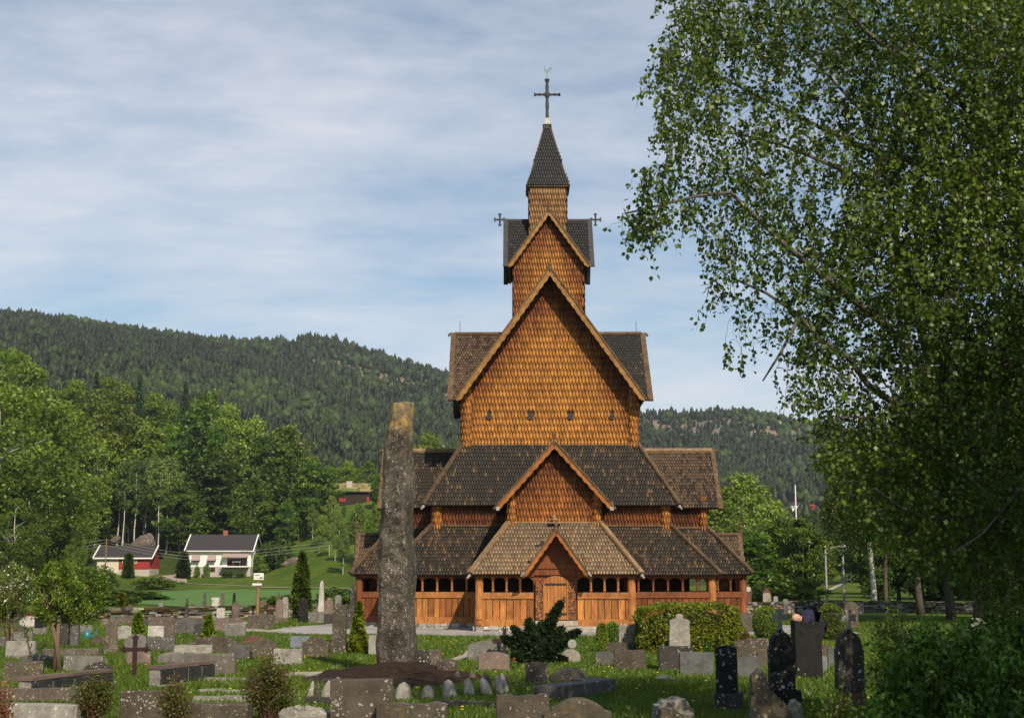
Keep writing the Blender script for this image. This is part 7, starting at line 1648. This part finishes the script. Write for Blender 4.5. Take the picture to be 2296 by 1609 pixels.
for i, wv in enumerate(wires):
    b = MB(); P = [at(*p) for p in wv]; pts = []
    for k in range(len(P) - 1):
        p0 = P[max(0, k - 1)]; p1, p2 = P[k], P[k + 1]; p3 = P[min(len(P) - 1, k + 2)]
        for s in range(6): t = s / 6; pts.append(.5 * ((2 * p1) + (-p0 + p2) * t + (2 * p0 - 5 * p1 + 4 * p2 - p3) * t * t + (-p0 + 3 * p1 - 3 * p2 + p3) * t ** 3))
    pts.append(P[-1]); b.tube(pts, .022, 4); o = b.build('power_line', bpy.data.materials['galvanised_steel']); tag(o, ['upper wire from the barn pole towards the church', 'middle wire from the barn pole towards the church', 'lower wire from the barn pole towards the church', 'upper wire from the barn pole to the left edge', 'middle wire from the barn pole to the left edge', 'lower wire from the barn pole to the left edge'][i], 'power line', 'power lines')
g = on_ground(578, 1384); Y = g.y; X = at(578, 1340, Y).x; zt_ = at(578, 1312, Y).z; zs0, zs1 = at(578, 1299, Y).z, at(578, 1284, Y).z
Rs = empty('information_sign', (X, Y, 0), 'white sign board with grey lettering on a wooden post behind the wall', 'sign'); b = MB(); b.tube([(0, 0, -.2), (0, 0, at(578, 1297, Y).z)], .09, 8); b.build('post', M['wood_tan'], Rs)
wS = .42; b = MB(); b.box(-wS * .55, wS * .75, -.13, -.1, zs0, zs1); b.box(-.3, .22, -.13, -.1, at(578, 1311.5, Y).z, at(578, 1307, Y).z); sb = b.build('sign_board', M['white_paint'], Rs)
b = MB(); hh = zs1 - zs0
b.box(-.18, .1, -.14, -.13, zs0 + hh * .6, zs0 + hh * .78, (.3, .26, .26)); b.box(-.2, .22, -.14, -.13, zs0 + hh * .27, zs0 + hh * .32, (.5, .15, .12)); b.box(.1, .27, -.14, -.13, zs0 + hh * .18, zs0 + hh * .4, (.2, .2, .2)); b.build('sign_marks', M['colored'], sb)
# rocks on the slopes
def outcrop(u, v, D, wpx, hpx, label, seed):
    x, y = gp(u, 0, D); w = wpx / F * D / 2; z = at(u, v + hpx, D).z; hh = hpx / F * D; bm = bmesh.new(); bmesh.ops.create_icosphere(bm, subdivisions=4, radius=1); P = np.array([q.co for q in bm.verts]); nn = noise3(P, seed, 4, 2.0) * .28
    for q, k in zip(bm.verts, nn): q.co = Vector((q.co.x * w * (1 + k), q.co.y * w * .5 * (1 + k), (q.co.z + .35 * q.co.x) * hh * .8 * (1 + 1.6 * k)))
    me = bpy.data.meshes.new('rock_outcrop'); bm.to_mesh(me); bm.free(); o = link(me, 'rock_outcrop', M['rock'], loc=(x, y, z)); return tag(o, label, 'rock')
M['rock'] = m_stone('hillside_rock', (.16, .12, .10), .3, 1.2, c2=(.06, .045, .035), grain=4, lcol=(.35, .31, .27))
outcrop(320, 1190, 272, 62, 30, 'brown lichened rock outcrop above the barn', 3); outcrop(258, 1200, 285, 26, 10, 'small reddish rock left of the outcrop', 4); outcrop(655, 1245, 262, 50, 16, 'low dark rock on the meadow right of the house', 5)
# watering can, lantern, flowers
g = on_ground(*zd(1, 820, 865)); Rw = empty('watering_can', (g.x, g.y, 0), 'teal plastic watering can on the lawn', 'watering can', rz=.3); mt = m_plain('teal_plastic', (.02, .16, .17), .4, 5, .1, 0, .5)
b = MB(); b.lathe([(.13, 0), (.15, .05), (.14, .22), (.09, .26)], n=14); b.build('body', mt, Rw, True); b = MB(); b.tube([(.12, 0, .06), (.25, 0, .18), (.34, 0, .3)], [.03, .02, .03], 8); b.build('spout', mt, Rw); b = MB(); b.tube([(-.1, 0, .24), (-.06, 0, .34), (.04, 0, .34), (.08, 0, .24)], .012, 6); b.build('handle', mt, Rw)
g = on_ground(*zd(2, 817, 1060)); Rl = empty('grave_lantern', (g.x, g.y, 0), 'small dark grave lantern between two arched stones', 'lantern'); b = MB(); b.lathe([(.05, 0), (.05, .04), (.035, .05), (.035, .16), (.055, .17), (.0, .24)], n=8); b.build('lantern_body', M['iron'], Rl)
def posy(z, x, y, label, col, s=.05):
    g = on_ground(*zd(z, x, y)); rg_ = np.random.default_rng(int(x)); P = rnd_dirs(60, rg_) * .1 + [0, 0, .14]; r = empty('grave_flowers', (g.x, g.y, 0), label, 'flowers', 'flowers on graves'); link(merged('l', [leaf_quads(P, .07, rg_, .5, -.5, U((.05, .1, .015)))], None), 'leaves', M['leaf'], r); b = MB()
    for k in range(4): b.lathe([(.01, -.03), (s * .7, 0), (s * .6, .03), (.0, .045)], P[k * 3] + [0, 0, .06], 7, col)
    b.build('blooms', M['colored'], r)
posy(2, 850, 1035, 'white flower posy at the foot of the dark arched stone', (.75, .7, .68), .06); posy(4, 378, 1100, 'red flowers beside the pinkish granite gravestone', (.5, .03, .03), .025); posy(5, 455, 1085, 'violet flowers at the foot of the dark spotted stone', (.12, .1, .3), .03)
# ============================================================ PERSON bending behind the tall black stone
def person():
    Yp = 31.5; hd = at(1786, 1386, Yp); base = Vector((hd.x + .30, Yp + .45, 0))
    R_ = empty('person', base, 'person with bald head in a dark blue jacket bending over behind a tall black stone', 'person')
    hx = hd.x - base.x; hz = hd.z; hy_ = -.45
    def skin(name, verts, edges, rad, mat, root=0):
        me = bpy.data.meshes.new(name); me.from_pydata(verts, edges, []); o = link(me, name, mat, R_); o.modifiers.new('skin', 'SKIN'); sm = o.modifiers.new('sub', 'SUBSURF'); sm.levels = sm.render_levels = 2
        for i, r in enumerate(rad): me.skin_vertices[0].data[i].radius = (r, r) if not isinstance(r, tuple) else r; 
        me.skin_vertices[0].data[root].use_root = True; return o
    jm_ = m_plain('navy_jacket', (.022, .022, .045), .9, 15, .2); tr = m_plain('dark_trousers', (.02, .02, .022), .9, 15, .2); skm = m_plain('skin', (.55, .30, .21), .55, 6, .08)
    sh = Vector((hx + .20, hy_ + .14, hz + .0)); hip = Vector((.30, .10, .93))
    V = [hip, hip.lerp(sh, .33) + Vector((0, 0, .07)), hip.lerp(sh, .68) + Vector((0, 0, .09)), sh, sh + Vector((-.09, 0, -.01)), sh + Vector((0, -.17, -.02)), sh + Vector((-.02, -.21, -.28)), sh + Vector((-.16, -.18, -.5)), sh + Vector((0, .17, -.02)), sh + Vector((-.02, .21, -.28)), sh + Vector((-.14, .18, -.52))]
    E_ = [(0, 1), (1, 2), (2, 3), (3, 4), (3, 5), (5, 6), (6, 7), (3, 8), (8, 9), (9, 10)]
    skin('jacket', V, E_, [(.15, .18), (.145, .18), (.15, .2), (.13, .17), .07, .075, .058, .042, .075, .058, .042], jm_)
    V = [hip, hip + Vector((0, -.10, -.05)), hip + Vector((-.06, -.13, -.45)), hip + Vector((.02, -.13, -.86)), hip + Vector((0, .10, -.05)), hip + Vector((-.04, .13, -.45)), hip + Vector((.04, .13, -.86)), hip + Vector((-.14, -.14, -.90)), hip + Vector((-.12, .14, -.90))]
    skin('trousers', V, [(0, 1), (1, 2), (2, 3), (0, 4), (4, 5), (5, 6), (3, 7), (6, 8)], [.15, .11, .075, .055, .11, .075, .055, .04, .04], tr)
    # head: bald crown tipped forward, face looking down-left
    bm = bmesh.new(); bmesh.ops.create_icosphere(bm, subdivisions=4, radius=1)
    for v in bm.verts:
        p = v.co; f = max(0, -p.z)                                     # local: +z crown, -y face
        x_, y_, z_ = p.x * .076 * (1 - .22 * f), p.y * .098 * (1 - .12 * f), p.z * .118
        if p.y < -.6 and abs(p.x) < .22 and -.35 < p.z < .12: y_ -= .022 * (1 - abs(p.x) / .22)     # nose
        for sx in (-.36, .36):
            if p.y < -.6 and abs(p.x - sx) < .16 and -.02 < p.z < .2: y_ += .010                     # eye sockets
        if p.y < -.6 and abs(p.x) < .3 and -.6 < p.z < -.5: y_ += .006                                # mouth
        v.co = (x_, y_, z_)
    for sx in (-1, 1):
        r_ = bmesh.ops.create_icosphere(bm, subdivisions=2, radius=1)
        for v in r_['verts']: v.co = Vector((sx * .078 + v.co.x * .012, .01 + v.co.y * .022, -.01 + v.co.z * .034))
    me = bpy.data.meshes.new('head'); bm.to_mesh(me); bm.free(); me.polygons.foreach_set('use_smooth', [True] * len(me.polygons)); h_ = link(me, 'head', skm, R_, (hx, hy_, hz)); h_.rotation_euler = (math.radians(62), 0, math.radians(-72))
    b = MB(); rg_ = np.random.default_rng(3); P = rnd_dirs(500, rg_) * [.079, .1, .115]; P = P[(P[:, 1] > .03) & (P[:, 2] < .04) & (P[:, 2] > -.07)]; link(merged('hair', [leaf_quads(P, .02, rg_, .3, 0, U((.55, .5, .46)))], None), 'hair', M['colored'], h_)
    nk = MB(); nk.tube([(hx + .04, hy_ + .03, hz - .01), (hx + .17, hy_ + .12, hz + .0)], [.055, .065], 10); nk.build('neck', skm, R_, True)
    for sy, q in ((-1, V), (1, V)):
        w = sh + (Vector((-.16, -.18, -.5)) if sy < 0 else Vector((-.14, .18, -.52))); vs = [w, w + Vector((-.03, 0, -.08))]; es = [(0, 1)]; rd = [(.03, .016), (.032, .014)]
        for k, (dy, L) in enumerate(((-.028, .07), (-.009, .085), (.010, .08), (.028, .062))):
            a_ = len(vs); vs += [w + Vector((-.035, dy, -.10)), w + Vector((-.05, dy * 1.1, -.10 - L * .6)), w + Vector((-.045 + .02, dy * 1.1, -.10 - L))]; es += [(1, a_), (a_, a_ + 1), (a_ + 1, a_ + 2)]; rd += [.009, .008, .007]
        a_ = len(vs); vs += [w + Vector((-.045, -.035 * sy, -.05)), w + Vector((-.06, -.05 * sy, -.09))]; es += [(0, a_), (a_, a_ + 1)]; rd += [.010, .008]
        skin('hand', vs, es, rd, skm)
person()
# ============================================================ CAMERA, LIGHT, SKY
cam = bpy.data.cameras.new('camera'); co = bpy.data.objects.new('camera', cam); COL.objects.link(co)
co.location = (0, 0, EYE); co.rotation_euler = (math.pi / 2 + TH, 0, 0); cam.sensor_width = 36; cam.lens = F / 2296 * 36; cam.clip_end = 6000; cam.clip_start = .1
scene.camera = co
AZ, EL = math.radians(22), math.radians(39)
sv = Vector((math.sin(AZ) * math.cos(EL), -math.cos(AZ) * math.cos(EL), math.sin(EL)))
sl_ = bpy.data.lights.new('sun', 'SUN'); sl_.energy = 5.0; sl_.angle = math.radians(.5); sl_.color = (1, .88, .69)
so = bpy.data.objects.new('sun', sl_); COL.objects.link(so); so.rotation_euler = sv.to_track_quat('Z', 'Y').to_euler(); so.location = (20, -20, 40)
w = bpy.data.worlds.new('World'); scene.world = w; w.use_nodes = True; nt = w.node_tree; bg = nt.nodes['Background']
sky = nt.nodes.new('ShaderNodeTexSky'); sky.sky_type = 'NISHITA'; sky.sun_disc = False; sky.sun_elevation = EL; sky.sun_rotation = math.pi - AZ
sky.air_density = 1.0; sky.dust_density = .6; sky.ozone_density = 1.6
tc = nt.nodes.new('ShaderNodeTexCoord'); sp = nt.nodes.new('ShaderNodeSeparateXYZ'); nt.links.new(tc.outputs['Generated'], sp.inputs[0])
zz = math_n(nt, 'ADD', math_n(nt, 'MAXIMUM', sp.outputs[2], 0.0), .16)
cb = nt.nodes.new('ShaderNodeCombineXYZ'); nt.links.new(math_n(nt, 'DIVIDE', sp.outputs[0], zz), cb.inputs[0]); nt.links.new(math_n(nt, 'DIVIDE', sp.outputs[1], zz), cb.inputs[1])
mp = nt.nodes.new('ShaderNodeMapping'); mp.inputs['Rotation'].default_value = (0, 0, math.radians(-16)); mp.inputs['Scale'].default_value = (.75, 1.25, 1); nt.links.new(cb.outputs[0], mp.inputs[0])
mp.inputs['Location'].default_value = (3.1, 1.7, 0)
n1 = noise(nt, mp.outputs[0], 1.0, 7, .62); n2 = noise(nt, mp.outputs[0], 3.2, 8, .65)
f = math_n(nt, 'ADD', math_n(nt, 'MULTIPLY', n1, .78), math_n(nt, 'MULTIPLY', n2, .30))
fc = ramp(nt, f, [(.47, (0, 0, 0)), (.56, (.45, .45, .45)), (.68, (1, 1, 1))])
skc = mix(nt, mix(nt, sky.outputs[0], (1.26, 1.32, 1.27), 1.0, 'MULTIPLY'), (10.0, 9.9, 10.3), math_n(nt, 'MULTIPLY', math_n(nt, 'MULTIPLY', fc, .72), ramp(nt, sp.outputs[1], [(.0, (.1, .1, .1)), (.35, (1, 1, 1))])))  # clouds thinned overhead and behind the camera to weaken the fill light
lowband = ramp(nt, sp.outputs[2], [(0, (.6, .6, .6)), (.2, (.15, .15, .15)), (.5, (0, 0, 0))])
skc = mix(nt, skc, (6.9, 7.9, 9.2), lowband)
nt.links.new(skc, bg.inputs[0]); bg.inputs[1].default_value = .088
scene.view_settings.view_transform = 'Standard'; scene.view_settings.look = 'None'; scene.view_settings.exposure = .04; scene.view_settings.gamma = 1
scene.cycles.max_bounces = 6; scene.cycles.diffuse_bounces = 3; scene.cycles.transparent_max_bounces = 8; scene.cycles.volume_bounces = 0
# ---- haze: one closed box of even air around the whole scene
b = MB(); b.box(-1910, 1910, -1910, 1910, -4, 330); hz = b.build('haze', None); tag(hz, 'thin summer haze over the valley', 'haze', kind='stuff')
hm = bpy.data.materials.new('haze_air'); hm.use_nodes = True; hn = hm.node_tree; hn.nodes.clear(); ho = hn.nodes.new('ShaderNodeOutputMaterial'); pv = hn.nodes.new('ShaderNodeVolumePrincipled')
pv.inputs['Color'].default_value = (.80, .87, 1, 1); pv.inputs['Density'].default_value = .00010; pv.inputs['Anisotropy'].default_value = .2; hn.links.new(pv.outputs[0], ho.inputs['Volume']); hz.data.materials.append(hm)
